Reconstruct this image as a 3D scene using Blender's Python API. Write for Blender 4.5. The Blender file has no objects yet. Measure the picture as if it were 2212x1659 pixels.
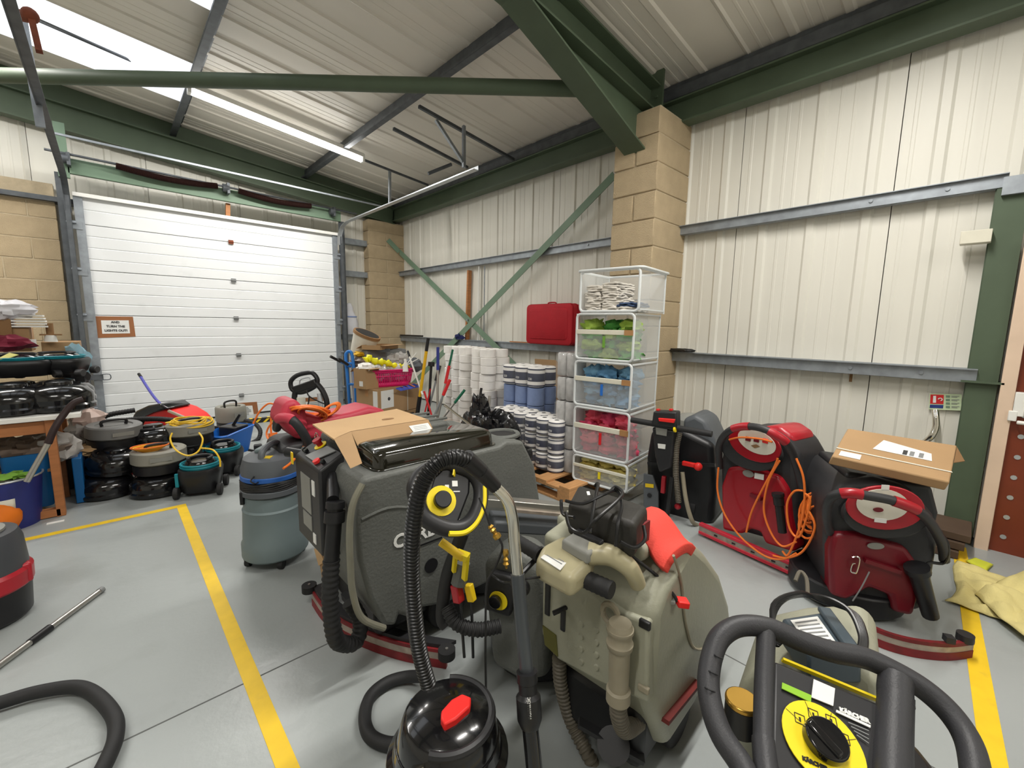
import bpy, bmesh, math, random
from mathutils import Vector, Matrix, noise
random.seed(7)
PI = math.pi
SC = bpy.context.scene
COL = SC.collection
# ---------------------------------------------------------------- camera
FPX, CX, CY = 929.7, 1106.0, 829.5
YA, PT, RO = .750074, .134770, .016152
CAM = Vector((0, 0, 1.326))
def _cam():
    cy, sy, cp, sp, cr, sr = math.cos(YA), math.sin(YA), math.cos(PT), math.sin(PT), math.cos(RO), math.sin(RO)
    f = Vector((sy*cp, cy*cp, -sp)); rt = Vector((cy, -sy, 0)); up = rt.cross(f)
    return cr*rt + sr*up, -sr*rt + cr*up, f
RT, UP, FW = _cam()
cd = bpy.data.cameras.new('camera'); cam = bpy.data.objects.new('camera', cd); COL.objects.link(cam)
cd.sensor_width = 36; cd.lens = 36*FPX/2212; cd.clip_start = .02; cd.clip_end = 100
mw = Matrix((RT, UP, -FW)).transposed().to_4x4(); mw.translation = CAM; cam.matrix_world = mw
SC.camera = cam
# ---------------------------------------------------------------- world, exposure
SC.view_settings.view_transform = 'Standard'
SC.view_settings.look = 'None'; SC.view_settings.gamma = 1; SC.view_settings.use_curve_mapping = False
SC.view_settings.exposure = 0.18
w = bpy.data.worlds.new('world'); SC.world = w; w.use_nodes = True
w.node_tree.nodes['Background'].inputs[0].default_value = (.75, .85, 1, 1)
w.node_tree.nodes['Background'].inputs[1].default_value = .6
try:
    SC.cycles.max_bounces = 6; SC.cycles.diffuse_bounces = 3; SC.cycles.glossy_bounces = 3
    SC.cycles.transmission_bounces = 4; SC.cycles.transparent_max_bounces = 10
    SC.cycles.sample_clamp_indirect = 4; SC.cycles.use_denoising = True
except Exception: pass
# ---------------------------------------------------------------- photo pixel -> point on a real plane (x, y or z = const)
def ray(px, py): return (px-CX)/FPX*RT - (py-CY)/FPX*UP + FW
def at(px, py, ax, v):
    d = ray(px, py); return CAM + d*((v-CAM[ax])/d[ax])
def onX(px, py, v): return at(px, py, 0, v)
def onY(px, py, v): return at(px, py, 1, v)
def onZ(px, py, v=0.): return at(px, py, 2, v)
def dep(px, py, d): return CAM + ray(px, py)*d
def pln(px, py, P, n):
    d = ray(px, py); n = Vector(n); P = Vector(P); return CAM + d*((n.dot(P-CAM))/n.dot(d))
# ---------------------------------------------------------------- materials
def lin(c):
    c = c/255.; return c/12.92 if c <= .04045 else ((c+.055)/1.055)**2.4
MATS = {}
def mat(name, rgb, rough=.5, metal=0., var=.06, scale=6., bump=0., bscale=60., coat=0., spec=.5, alpha=1., trans=0., emit=0., dirt=None, ior=1.45, detail=3., stretch=None):
    if name in MATS: return MATS[name]
    m = bpy.data.materials.new(name); m.use_nodes = True; nt = m.node_tree; N = nt.nodes; L = nt.links
    b = N['Principled BSDF']; c = tuple(lin(x) for x in rgb)
    b.inputs['Roughness'].default_value = rough; b.inputs['Metallic'].default_value = metal
    b.inputs['Specular IOR Level'].default_value = spec; b.inputs['Coat Weight'].default_value = coat
    b.inputs['Alpha'].default_value = alpha; b.inputs['Transmission Weight'].default_value = trans; b.inputs['IOR'].default_value = ior
    b.inputs['Base Color'].default_value = (*c, 1)
    tc = N.new('ShaderNodeTexCoord'); src = tc.outputs['Object']
    if stretch:
        mp = N.new('ShaderNodeMapping'); mp.inputs['Scale'].default_value = stretch; L.new(src, mp.inputs[0]); src = mp.outputs[0]
    if var > 0:
        n = N.new('ShaderNodeTexNoise'); n.inputs['Scale'].default_value = scale; n.inputs['Detail'].default_value = detail
        L.new(src, n.inputs['Vector'])
        r = N.new('ShaderNodeValToRGB'); r.color_ramp.elements[0].position = .3; r.color_ramp.elements[1].position = .7
        r.color_ramp.elements[0].color = (*(x*(1-var) for x in c), 1); r.color_ramp.elements[1].color = (*(min(1, x*(1+var)) for x in c), 1)
        L.new(n.outputs[0], r.inputs[0]); out = r.outputs[0]
        if dirt:
            n2 = N.new('ShaderNodeTexNoise'); n2.inputs['Scale'].default_value = dirt[1]; n2.inputs['Detail'].default_value = 6
            L.new(src, n2.inputs['Vector'])
            r2 = N.new('ShaderNodeValToRGB'); r2.color_ramp.elements[0].position = dirt[2]; r2.color_ramp.elements[1].position = dirt[2]+.2
            r2.color_ramp.elements[0].color = (0, 0, 0, 1); r2.color_ramp.elements[1].color = (dirt[3],)*3+(1,)
            L.new(n2.outputs[0], r2.inputs[0])
            mx = N.new('ShaderNodeMixRGB'); mx.inputs[2].default_value = (*(lin(x) for x in dirt[0]), 1)
            L.new(r2.outputs[0], mx.inputs[0]); L.new(out, mx.inputs[1]); out = mx.outputs[0]
        L.new(out, b.inputs['Base Color'])
    if bump > 0:
        n = N.new('ShaderNodeTexNoise'); n.inputs['Scale'].default_value = bscale; n.inputs['Detail'].default_value = 4
        L.new(src, n.inputs['Vector'])
        bp = N.new('ShaderNodeBump'); bp.inputs['Strength'].default_value = bump; bp.inputs['Distance'].default_value = .01
        L.new(n.outputs[0], bp.inputs['Height']); L.new(bp.outputs[0], b.inputs['Normal'])
    if emit > 0:
        b.inputs['Emission Color'].default_value = (*c, 1); b.inputs['Emission Strength'].default_value = emit
    MATS[name] = m; return m
# ---------------------------------------------------------------- geometry collector
def bez(pts, n=8, closed=False):
    """Catmull-Rom through points"""
    P = [Vector(p) for p in pts]; out = []; k = len(P)
    rng = k if closed else k-1
    for i in range(rng):
        if closed: a, b, c, d = P[(i-1) % k], P[i], P[(i+1) % k], P[(i+2) % k]
        else: a, b, c, d = P[max(i-1, 0)], P[i], P[i+1], P[min(i+2, k-1)]
        for j in range(n):
            t = j/n
            out.append(.5*((2*b)+(c-a)*t+(2*a-5*b+4*c-d)*t*t+(3*b-a-3*c+d)*t**3))
    if not closed: out.append(P[-1])
    return out
class G:
    def __init__(s): s.v = []; s.f = []; s.M = Matrix.Identity(4)
    def add(s, vs, fs):
        o = len(s.v); s.v += [s.M @ Vector(v) for v in vs]; s.f += [tuple(i+o for i in f) for f in fs]; return s
    def at(s, loc=(0, 0, 0), rot=(0, 0, 0), sc=(1, 1, 1)):
        from mathutils import Euler
        s.M = Matrix.Translation(Vector(loc)) @ Euler(rot).to_matrix().to_4x4() @ Matrix.Diagonal((*sc, 1)); return s
    def box(s, c, d):
        x, y, z = c; a, b, e = d[0]/2, d[1]/2, d[2]/2
        return s.add([(x+i*a, y+j*b, z+k*e) for i in (-1, 1) for j in (-1, 1) for k in (-1, 1)],
                     [(0, 1, 3, 2), (4, 6, 7, 5), (0, 4, 5, 1), (2, 3, 7, 6), (0, 2, 6, 4), (1, 5, 7, 3)])
    def bar(s, p, q, w, h, up=(0, 0, 1)):
        """box section from p to q; w sideways, h along up"""
        p, q = Vector(p), Vector(q); d = (q-p).normalized(); u = Vector(up); sd = d.cross(u)
        if sd.length < 1e-4: sd = d.cross(Vector((1, 0, 0)))
        sd.normalize(); u = sd.cross(d).normalized(); vs = []
        for e in (p, q):
            for i, j in ((-1, -1), (1, -1), (1, 1), (-1, 1)): vs.append(e+sd*i*w/2+u*j*h/2)
        return s.add(vs, [(3, 2, 1, 0), (4, 5, 6, 7), (0, 1, 5, 4), (1, 2, 6, 5), (2, 3, 7, 6), (3, 0, 4, 7)])
    def prism(s, prof, a, b, ax='y'):
        """profile polygon (2D) extruded a..b along axis ax. prof coords are the other two axes in order"""
        n = len(prof); vs = []
        for t in (a, b):
            for u, v in prof:
                vs.append({'x': (t, u, v), 'y': (u, t, v), 'z': (u, v, t)}[ax])
        fs = [tuple(range(n)), tuple(reversed(range(n, 2*n)))]+[(i, i+n, (i+1) % n+n, (i+1) % n) for i in range(n)]
        return s.add(vs, fs)
    def loft(s, loops, capa=True, capb=True, closed=True):
        n = len(loops[0]); vs = [p for l in loops for p in l]; fs = []
        for k in range(len(loops)-1):
            for i in range(n if closed else n-1):
                j = (i+1) % n; fs.append((k*n+i, k*n+j, (k+1)*n+j, (k+1)*n+i))
        if capa: fs.append(tuple(reversed(range(n))))
        if capb: fs.append(tuple(range((len(loops)-1)*n, len(loops)*n)))
        return s.add(vs, fs)
    def lathe(s, prof, n=24, c=(0, 0, 0), sx=1, sy=1, capa=True, capb=True):
        return s.loft([[(c[0]+r*sx*math.cos(2*PI*i/n), c[1]+r*sy*math.sin(2*PI*i/n), c[2]+z) for i in range(n)] for r, z in prof], capa, capb)
    def cyl(s, p, q, r, r2=None, n=16): return s.tube([p, q], [r, r if r2 is None else r2], n)
    def tube(s, pts, r, n=8, closed=False, cap=True):
        P = [Vector(p) for p in pts]; k = len(P); R = r if isinstance(r, (list, tuple)) else [r]*k
        T = []
        for i in range(k):
            if closed: t = P[(i+1) % k]-P[i-1]
            else: t = P[min(i+1, k-1)]-P[max(i-1, 0)]
            T.append(t.normalized() if t.length > 1e-9 else Vector((0, 0, 1)))
        u = T[0].orthogonal().normalized(); loops = []
        for i in range(k):
            if i: u = (u-T[i]*u.dot(T[i]));
            if u.length < 1e-6: u = T[i].orthogonal()
            u.normalize(); v = T[i].cross(u)
            loops.append([P[i]+(u*math.cos(2*PI*j/n)+v*math.sin(2*PI*j/n))*R[i] for j in range(n)])
        if closed:
            loops.append(loops[0]); return s.loft(loops, False, False)
        return s.loft(loops, cap, cap)
    def hose(s, pts, r, n=10, pitch=.012, amp=.12, res=30, closed=False):
        """ribbed hose: resample the curve and modulate the radius"""
        C = bez(pts, res, closed); L = [0]
        for i in range(1, len(C)): L.append(L[-1]+(C[i]-C[i-1]).length)
        m = max(4, int(L[-1]/pitch*4)); out = []; j = 0; RR = []
        for i in range(m+1):
            t = L[-1]*i/m
            while j < len(L)-2 and L[j+1] < t: j += 1
            k = (t-L[j])/max(1e-9, L[j+1]-L[j]); out.append(C[j].lerp(C[j+1], min(1, k)))
            RR.append(r*(1+amp*(1 if i % 4 in (0, 1) else -1)))
        return s.tube(out, RR, n)
    def sphere(s, c, r, n=14, m=8, sc=(1, 1, 1)):
        return s.loft([[(c[0]+sc[0]*r*max(1e-3, math.sin(PI*k/m))*math.cos(2*PI*i/n), c[1]+sc[1]*r*max(1e-3, math.sin(PI*k/m))*math.sin(2*PI*i/n), c[2]+sc[2]*r*-math.cos(PI*k/m)) for i in range(n)] for k in range(m+1)], True, True)
    def sheet(s, grid):
        """grid of points rows x cols"""
        n = len(grid[0]); return s.add([p for r in grid for p in r], [(i*n+j, i*n+j+1, (i+1)*n+j+1, (i+1)*n+j) for i in range(len(grid)-1) for j in range(n-1)])
    def quad(s, a, b, c, d): return s.add([a, b, c, d], [(0, 1, 2, 3)])
    def build(s, name, m, parent=None, bevel=0, seg=2, ang=35, sub=0, solid=0, world=False, label=None, flat=False, kind=None):
        vs = s.v
        if parent is not None and world:
            inv = WM(parent).inverted(); vs = [inv @ v for v in vs]
        me = bpy.data.meshes.new(name); me.from_pydata([tuple(v) for v in vs], [], s.f); 
        bm = bmesh.new(); bm.from_mesh(me); bmesh.ops.recalc_face_normals(bm, faces=bm.faces); bm.to_mesh(me); bm.free()
        me.materials.append(m if isinstance(m, bpy.types.Material) else MATS[m])
        if not flat:
            me.shade_smooth()
            me.set_sharp_from_angle(angle=math.radians(ang))
        o = bpy.data.objects.new(name, me); COL.objects.link(o)
        if parent is not None: o.parent = parent
        if solid: q = o.modifiers.new('s', 'SOLIDIFY'); q.thickness = solid; q.offset = 0
        if bevel: q = o.modifiers.new('b', 'BEVEL'); q.width = bevel; q.segments = seg; q.limit_method = 'ANGLE'; q.angle_limit = math.radians(30)
        if sub: q = o.modifiers.new('u', 'SUBSURF'); q.levels = sub; q.render_levels = sub
        if label: o['label'] = label
        if kind: o['kind'] = kind
        return o
def WM(o):
    m = Matrix.LocRotScale(o.location, o.rotation_euler, o.scale)
    return WM(o.parent) @ m if o.parent else m
def tag(o, label=None, cat=None, group=None, kind=None):
    if label: o['label'] = label
    if cat: o['category'] = cat
    if group: o['group'] = group
    if kind: o['kind'] = kind
    return o
def thing(name, label, cat, loc=(0, 0, 0), rz=0, group=None, rot=None):
    o = bpy.data.objects.new(name, None); COL.objects.link(o); o.location = loc; o.rotation_euler = rot or (0, 0, rz)
    o.empty_display_size = .05
    return tag(o, label, cat, group)
KIDS = {}
def copy_tree(o, parent=None, loc=None, rz=None, label=None, group=None, m=None):
    c = o.copy(); COL.objects.link(c); c.parent = parent
    if loc is not None: c.location = loc
    if rz is not None: c.rotation_euler = (0, 0, rz) if not isinstance(rz, tuple) else rz
    if label: c['label'] = label
    if group: c['group'] = group
    for ch in list(o.children): copy_tree(ch, c)
    return c
def struct(o, label=None): o['kind'] = 'structure'; 
def text(name, s, size, m, parent, loc, xdir, ydir, depth=.0008, world=True, bold=0, align='CENTER'):
    cu = bpy.data.curves.new(name, 'FONT'); cu.body = s; cu.size = size; cu.extrude = depth; cu.offset = bold; cu.align_x = align; cu.align_y = 'CENTER'; cu.resolution_u = 3
    ob = bpy.data.objects.new('t', cu); COL.objects.link(ob)
    bpy.context.view_layer.update()
    me = bpy.data.meshes.new_from_object(ob.evaluated_get(bpy.context.evaluated_depsgraph_get()))
    bpy.data.objects.remove(ob); bpy.data.curves.remove(cu)
    x = Vector(xdir).normalized(); y = Vector(ydir); y = (y-x*y.dot(x)).normalized(); z = x.cross(y)
    T = Matrix((x, y, z)).transposed().to_4x4(); T.translation = Vector(loc)+z*depth
    if world and parent is not None: T = WM(parent).inverted() @ T
    me.transform(T); me.materials.clear(); me.materials.append(MATS[m] if isinstance(m, str) else m); me.name = name
    o = bpy.data.objects.new(name, me); COL.objects.link(o); o.parent = parent
    return o
# ================================================================ SETTING
XW = 3.98; XG = 3.90; YD = 7.0; YG = 7.35; XL = -4.5; YB = -3.5
def roof(x): return 3.48+.105*(3.92-x)
mat('cladding', (224, 221, 210), .45, var=.03, scale=2, dirt=((176, 168, 148), 1.6, .60, .12), stretch=(3, 3, .35))
mat('liner', (228, 222, 210), .45, var=.04, scale=1.5)
mat('floor_paint', (160, 165, 164), .3, var=.05, scale=1.2, bump=.12, bscale=25, dirt=((128, 132, 128), 2.2, .56, .5))
mat('tape', (236, 196, 40), .5, var=.06, scale=12, dirt=((190, 160, 70), 14, .6, .5))
mat('galv', (150, 156, 162), .45, .55, var=.15, scale=14)
mat('galv_dark', (92, 96, 100), .5, .5, var=.2, scale=12)
mat('green_steel', (78, 92, 72), .55, var=.08, scale=4)
mat('green_light', (112, 136, 114), .5, var=.06, scale=4)
mat('block', (180, 161, 130), .9, var=.07, scale=7, bump=.5, bscale=120)
mat('mortar', (186, 170, 142), .95, var=.08, scale=20, bump=.4, bscale=150)
mat('white_door', (226, 228, 228), .4, var=.02, scale=3, dirt=((196, 198, 196), 5, .6, .35))
mat('black', (26, 26, 28), .4, var=.15, scale=8)
mat('white', (235, 234, 228), .5, var=.03)
mat('brown_tape', (150, 98, 62), .35, var=.08)
mat('wood', (176, 118, 70), .6, var=.16, scale=9, stretch=(1, 1, 8))
mat('rust', (120, 62, 40), .8, var=.2, scale=20)
mat('grey_mid', (128, 130, 130), .5)
mat('print', (60, 60, 62), .6, var=0)

fl = G(); fl.quad((XL, YB, 0), (4.3, YB, 0), (4.3, 7.6, 0), (XL, 7.6, 0)); flo = fl.build('floor', 'floor_paint'); flo['kind'] = 'structure'
def strip(name, p, q, wd, z, m, par):
    g = G(); p, q = Vector((*p, z/2)), Vector((*q, z/2)); g.bar(p, q, wd, z); return g.build(name, m, par)
strip('floor_tape', (.279, 3.80), (.30, -2.5), .055, .0016, 'tape', flo)
strip('floor_tape', (-3.5, 3.775), (.30, 3.775), .05, .0018, 'tape', flo)
strip('floor_tape', (3.80, -.06), (-.5, -.33), .062, .0016, 'tape', flo)
g = G(); g.box((0, 1.705, .0003), (7.4, .006, .0006)); g.box((1.75, 2, .0003), (.006, 10, .0006)); mat('joint', (96, 98, 96), .8); g.build('floor_joint', 'joint', flo)

def ribs(y0, y1, first, step=.333):
    """cladding profile along y: list of (y, out) with out = how far the sheet stands toward the room"""
    P = [(y0, 0)]; k = first
    while k < y0: k += step
    while k < y1:
        for d, o in ((-.038, 0), (-.022, .014), (.022, .014), (.038, 0), (.125, 0), (.13, .0025), (.145, .0025), (.15, 0), (.205, 0), (.21, .0025), (.225, .0025), (.23, 0)):
            if y0 < k+d < y1: P.append((k+d, o))
        k += step
    P.append((y1, 0)); return sorted(P)
# right wall
g = G(); g.box((XW+.16, 2, 1.8), (.2, 11.4, 3.7)); wr = g.build('wall_right', 'cladding'); wr['kind'] = 'structure'
y = -3.5
while y < 7.3:
    g = G(); P = ribs(y+.002, min(y+.997, 7.4), .30-4*.333-3)
    g.sheet([[(XW-o, yy, z) for yy, o in P] for z in (0.02, 3.5)]); g.build('cladding_sheet', 'cladding', wr, solid=.004, flat=True); y += 1.0
# gable wall behind the door
g = G(); g.box((-.3, YG+.16, 1.95), (8.8, .2, 4.0)); wg = g.build('wall_back', 'cladding'); wg['kind'] = 'structure'
x = XL
while x < 3.9:
    g = G(); P = ribs(x+.002, min(x+.997, 4.0), -.33*16+.1)
    g.sheet([[(xx, YG-o, z) for xx, o in P] for z in (0.02, 4.2)]); g.build('cladding_sheet', 'cladding', wg, solid=.004, flat=True); x += 1.0
g = G(); g.box((XL-.1, 2, 2.2), (.2, 11.4, 4.6)); o = g.build('wall_left', 'cladding'); o['kind'] = 'structure'
g = G(); g.box((-.3, YB-.1, 2.2), (8.8, .2, 4.6)); o = g.build('wall_front', 'cladding'); o['kind'] = 'structure'
# ceiling liner with ribs running down the slope (along x), skylights left open
g = G(); ev = roof(4.3); lv = roof(XL)
g.add([(XL, YB, lv+.05), (4.3, YB, ev+.05), (4.3, 7.7, ev+.05), (XL, 7.7, lv+.05)], [(0, 1, 2, 3)])
SKY = [(-1.6, .83, 5.42, 6.30), (-1.2, .80, 1.9, 4.40-1.35)]
def liner(y0, y1, x0, x1, par):
    P = ribs(y0+.001, y1-.001, 1.83-.333*18)
    g = G(); g.sheet([[(xx, yy, roof(xx)-o) for yy, o in P] for xx in (x0, x1)]); return g.build('liner_sheet', 'liner', par, solid=.004, flat=True)
g = G(); g.bar((XL, 2, lv+.3), (4.4, 2, roof(4.4)+.3), 12, .05); ce = g.build('ceiling', 'liner'); ce['kind'] = 'structure'
y = -3.5
SKYS = [(5.36, 6.36, -1.7, .86), (3.36, 4.36, -1.7, .80)]
while y < 7.5:
    y1 = y+1.0
    liner(y, y1, XL, -1.7, ce) if any(abs(s[0]-y) < .2 for s in SKYS) else None
    hit = [s for s in SKYS if abs(s[0]-y) < .2]
    if hit: liner(y, y1, hit[0][3], 4.3, ce)
    else: liner(y, y1, XL, 4.3, ce)
    y += 1.0
mat('skylight', (238, 242, 248), .4, var=.02, scale=3, emit=1.25)
for k, s in enumerate(SKYS):
    y0 = round(s[0]+3.5)-3.5; P = ribs(y0+.001, y0+.999, 1.83-.333*18); g = G(); g.sheet([[(xx, yy, roof(xx)-o) for yy, o in P] for xx in (-1.7, s[3])])
    g.build('rooflight_panel', 'skylight', ce, solid=.004, ang=20)
# steel purlins (Z sections) under the liner, along y
for n, (px, sz) in enumerate(((-2.3, .14), (-.74, .14), (.82, .14), (2.38, .14), (3.86, .15))):
    g = G(); z = roof(px)-.012; h = sz
    g.box((px, 2, z-h/2), (.006, 11, h)); g.box((px+.03, 2, z-.005), (.06, 11, .005)); g.box((px-.03, 2, z-h), (.06, 11, .005)); g.box((px-.06, 2, z-h+.01), (.004, 11, .02))
    g.box((px, 2, z-h*.5), (.012, 11, .03))
    o = g.build('trim_%d' % (n+1), 'galv_dark'); o['kind'] = 'structure'
# right wall girts
for n, (zt, h) in enumerate(((1.108, .085), (2.245, .075))):
    for (a, b) in ((-.02, 1.95), (2.37, 7.2)):
        g = G(); g.box(((XG+XW)/2-.02, (a+b)/2, zt-.004), (XW-XG+.06, b-a, .005)); g.box((XG-.03+.01, (a+b)/2, zt-h/2), (.005, b-a, h)); g.box((XG+.01, (a+b)/2, zt-h), (.05, b-a, .005))
        g.box((XG+.028, (a+b)/2, zt-h/2), (.006, b-a, h))
        for yy in (a+.25, a+.62): g.cyl((XG-.022, yy, zt-h*.5), (XG-.03, yy, zt-h*.5), .012, n=8)
        o = g.build('trim_%d' % (10+n*2+(a > 0)), 'galv'); o['kind'] = 'structure'
# eave beam
g = G(); g.box((XG-.06, 2, 3.20), (.012, 11, .20)); g.box((XG-.06, 2, 3.105), (.13, 11, .014)); g.box((XG-.06, 2, 3.30), (.13, 11, .014))
o = g.build('trim_20', 'green_steel'); o['kind'] = 'structure'
g = G(); g.box((XG-.02, 2, 3.375), (.14, 11, .10)); o = g.build('trim_21', 'galv_dark', bevel=.01); o['kind'] = 'structure'
# portal rafter at the near pier
def rafter(yy, x1, z_off, dp, wdt, name, hx=None):
    g = G(); zt = lambda x: roof(x)-z_off
    for x0, xx in ((XL, x1),):
        for dz, w_, t in ((0, wdt, .014), (-dp, wdt, .014), (-dp/2, .012, dp)):
            g.bar((x0, yy, zt(x0)+dz), (xx, yy, zt(xx)+dz), w_, t)
    return g
g = rafter(2.17, 3.6, .14, .22, .20, 'r')
hz = lambda x: 2.76+.355*(3.56-x)
P = [(3.60, hz(3.60)), (2.05, hz(2.05)), (2.05, roof(2.05)-.365), (3.60, roof(3.6)-.365)]
g.prism(P, 2.164, 2.176, 'y'); g.bar((3.62, 2.17, hz(3.62)), (1.9, 2.17, hz(1.9)), .20, .014)
g.box((3.63, 2.17, 3.12), (.025, .22, .84))
for zz in (2.85, 3.0, 3.15, 3.3):
    for yy in (2.11, 2.23): g.cyl((3.60, yy, zz), (3.618, yy, zz), .014, n=6)
o = g.build('trim_22', 'green_steel'); o['kind'] = 'structure'
g = G(); g.box((3.80, 2.17, 1.6), (.2, .2, 3.2)); o = g.build('trim_23', 'green_steel'); o['kind'] = 'structure'
# gable rafter above the door
g = G(); 
zt = lambda x: 3.66-.088*x-.0
for dz, w_, t in ((0, .14, .014), (-.27, .14, .014), (-.135, .012, .27)): g.bar((XL, 7.22, zt(XL)+dz), (3.8, 7.22, zt(3.8)+dz), w_, t)
g.bar((XL, 7.3, zt(XL)+.2), (3.9, 7.3, zt(3.9)+.2), .05, .4)
o = g.build('trim_24', 'green_steel'); o['kind'] = 'structure'
# roof brace tube from the near rafter to the far rafter
a = dep(1250, 192, 3.35); b = dep(0, 163, 3.55); b2 = a+(b-a)*1.22
g = G(); g.cyl(a, b2, .056, n=20); o = g.build('trim_25', 'green_steel'); o['kind'] = 'structure'
# piers in blockwork
def pier(name, x0, x1, y0, y1, zb, nz, top, split):
    base = G(); base.box(((x0+x1)/2+.008, (y0+y1)/2, top/2), (x1-x0-.012, y1-y0-.016, top)); o = base.build(name, 'mortar'); o['kind'] = 'structure'
    z = zb; k = 0
    cache = {}
    def blk(cx, cy, cz, dx, dy, dz):
        key = (round(dx, 3), round(dy, 3), round(dz, 3), random.randint(0, 1))
        if key not in cache:
            g = G(); g.box((0, 0, 0), (dx, dy, dz)); b = g.build('block', 'block', o, bevel=.006, seg=1); cache[key] = b
        else:
            b = cache[key].copy(); COL.objects.link(b); b.parent = o
        b.location = (cx+random.uniform(-.002, .002), cy+random.uniform(-.002, .002), cz)
    while z < top-.02:
        h = min(.215, top-z-.01)
        if h < .04: break
        xa, xb, ya, yb = x0, x1, y0, y1
        if k % 2 == 0:
            blk((xa+xb)/2, (ya+yb)/2, z+h/2, xb-xa, yb-ya, h)
        else:
            s = split
            if (y1-y0) > (x1-x0)*.7 and (y1-y0) < .5:
                blk((xa+xb)/2, ya+(yb-ya)*s/2-.003, z+h/2, xb-xa, (yb-ya)*s-.008, h); blk((xa+xb)/2, yb-(yb-ya)*(1-s)/2+.003, z+h/2, xb-xa, (yb-ya)*(1-s)-.008, h)
            else:
                blk(xa+(xb-xa)*s/2-.003, (ya+yb)/2, z+h/2, (xb-xa)*s-.008, yb-ya, h); blk(xb-(xb-xa)*(1-s)/2+.003, (ya+yb)/2, z+h/2, (xb-xa)*(1-s)-.008, yb-ya, h)
        z += .225; k += 1
    return o
pier('wall_pier_near', 3.407, XW, 1.948, 2.37, .217, 0, 3.12, .5)
pier('wall_pier_far', 3.31, XW, 7.16, 7.42, .178, 0, 3.06, .5)
# blockwork left of the door
bx1 = onY(150, 700, 7.1).x
base = G(); base.box(((XL+bx1)/2, 7.24, 1.40), (bx1-XL-.01, .15, 2.80)); bw = base.build('wall_block', 'mortar'); bw['kind'] = 'structure'
zt0 = onY(60, 430, 7.12).z
bz0 = onY(80, 603, 7.12).z - .225*8
sh = {}
for r in range(14):
    z = bz0+.225*r
    if z < .0: continue
    h = min(.215, zt0-z)
    if h < .05: break
    x = bx1; first = True
    while x > -1.6:
        L_ = .44 if not (first and r % 2) else .215
        key = (L_, round(h, 3))
        if key in sh: b = sh[key].copy(); COL.objects.link(b); b.parent = bw
        else:
            g = G(); g.box((0, 0, 0), (L_, .12, h)); b = g.build('block', 'block', bw, bevel=.005, seg=1); sh[key] = b
        b.location = (x-L_/2, 7.22+random.uniform(-.002, .002), z+h/2); x -= L_+.01; first = False
g = G(); P0 = onY(0, 418, 7.15); P1 = onY(135, 440, 7.15); g.box((-2.2, 7.2, P1.z+.03), (4.1, .2, .05)); o = g.build('trim_26', 'galv_dark'); o['kind'] = 'structure'
# ================================================================ SECTIONAL DOOR
xl = onY(184, 600, YD).x; xr = onY(727, 600, YD).x
zj = [0.02] + [ (onY(a[0], a[1], YD).z+onY(b[0], b[1], YD).z)/2 for a, b in (((222,869),(632,852)), ((217,776),(730,760)), ((200,682),(727,691)), ((190,586),(600,611)), ((174,483),(723,551)), ((148,414),(720,506)))]
door = bpy.data.objects.new('door_1', None); COL.objects.link(door); door['kind'] = 'structure'; door.location = ((xl+xr)/2, YD, 0)
for i in range(6):
    g = G(); z0, z1 = zj[i], zj[i+1]; h = z1-z0
    prof = [(YD, z0+.003), (YD, z1-.003), (YD-.002, z1-.006)]
    P = []
    zz = z0+.003
    ins = [(z0+.003, 0.004), (z0+.008, 0)]
    nr = 3 if h > .35 else 1
    for q in range(1, nr+1):
        c = z0+h*q/(nr+1); ins += [(c-.008, 0), (c, .005), (c+.008, 0)]
    ins += [(z1-.008, 0), (z1-.003, .004)]
    prof = [(YD+d, z) for z, d in ins]+[(YD+.04, z1-.003), (YD+.04, z0+.003)]
    g.prism(prof, xl, xr, 'x'); g.build('panel', 'white_door', door, world=True, ang=25)
    if 0 < i < 6:
        x0 = onY(510, 690, YD).x
        g = G(); g.box((x0+.0, YD-.012, z0), (.055, .02, .05)); g.cyl((x0-.03, YD-.024, z0), (x0+.03, YD-.024, z0), .008, n=8); g.build('hinge', 'grey_mid' if i < 5 else 'rust', door, world=True)
        for xx, s in ((xl-.02, -1), (xr+.01, 1)):
            g = G(); g.box((xx, YD-.02, z0-.02), (.09, .03, .09)); g.cyl((xx, YD-.05, z0), (xx+s*.08, YD-.05, z0), .012, n=8); g.build('edge_hinge', 'galv', door, world=True)
g = G(); g.box(((xl+xr)/2, YD-.03, zj[-1]-.01), (xr-xl+.05, .04, .04)); g.build('top_seal', 'white', door, world=True)
for s, xx in ((-1, xl), (1, xr)):
    g = G(); g.box((xx-s*.012, YD-.01, zj[-1]/2), (.075, .03, zj[-1])); g.build('end_cap', 'galv', door, world=True)
    # vertical tracks and angle frames
    g = G(); t = xx+s*.055
    g.box((t, YD-.05, 1.33), (.006, .06, 2.66)); g.box((t+s*.02, YD-.08, 1.33), (.04, .006, 2.66)); g.box((t+s*.045, YD-.01, 1.45), (.09, .006, 2.9)); g.box((t+s*.09, YD+.04, 1.45), (.006, .10, 2.9))
    g.build('track', 'galv_dark', door, world=True)
# door bolt on the left
p = onY(212, 815, YD-.06); g = G(); g.box((p.x-.03, p.y, p.z), (.15, .02, .06)); g.tube(bez([(p.x+.02, p.y-.01, p.z+.03), (p.x+.10, p.y-.01, p.z+.03), (p.x+.10, p.y-.01, p.z-.03), (p.x+.02, p.y-.01, p.z-.03)], 3), .005, 6); g.build('bolt_latch', 'galv_dark', door, world=True)
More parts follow.
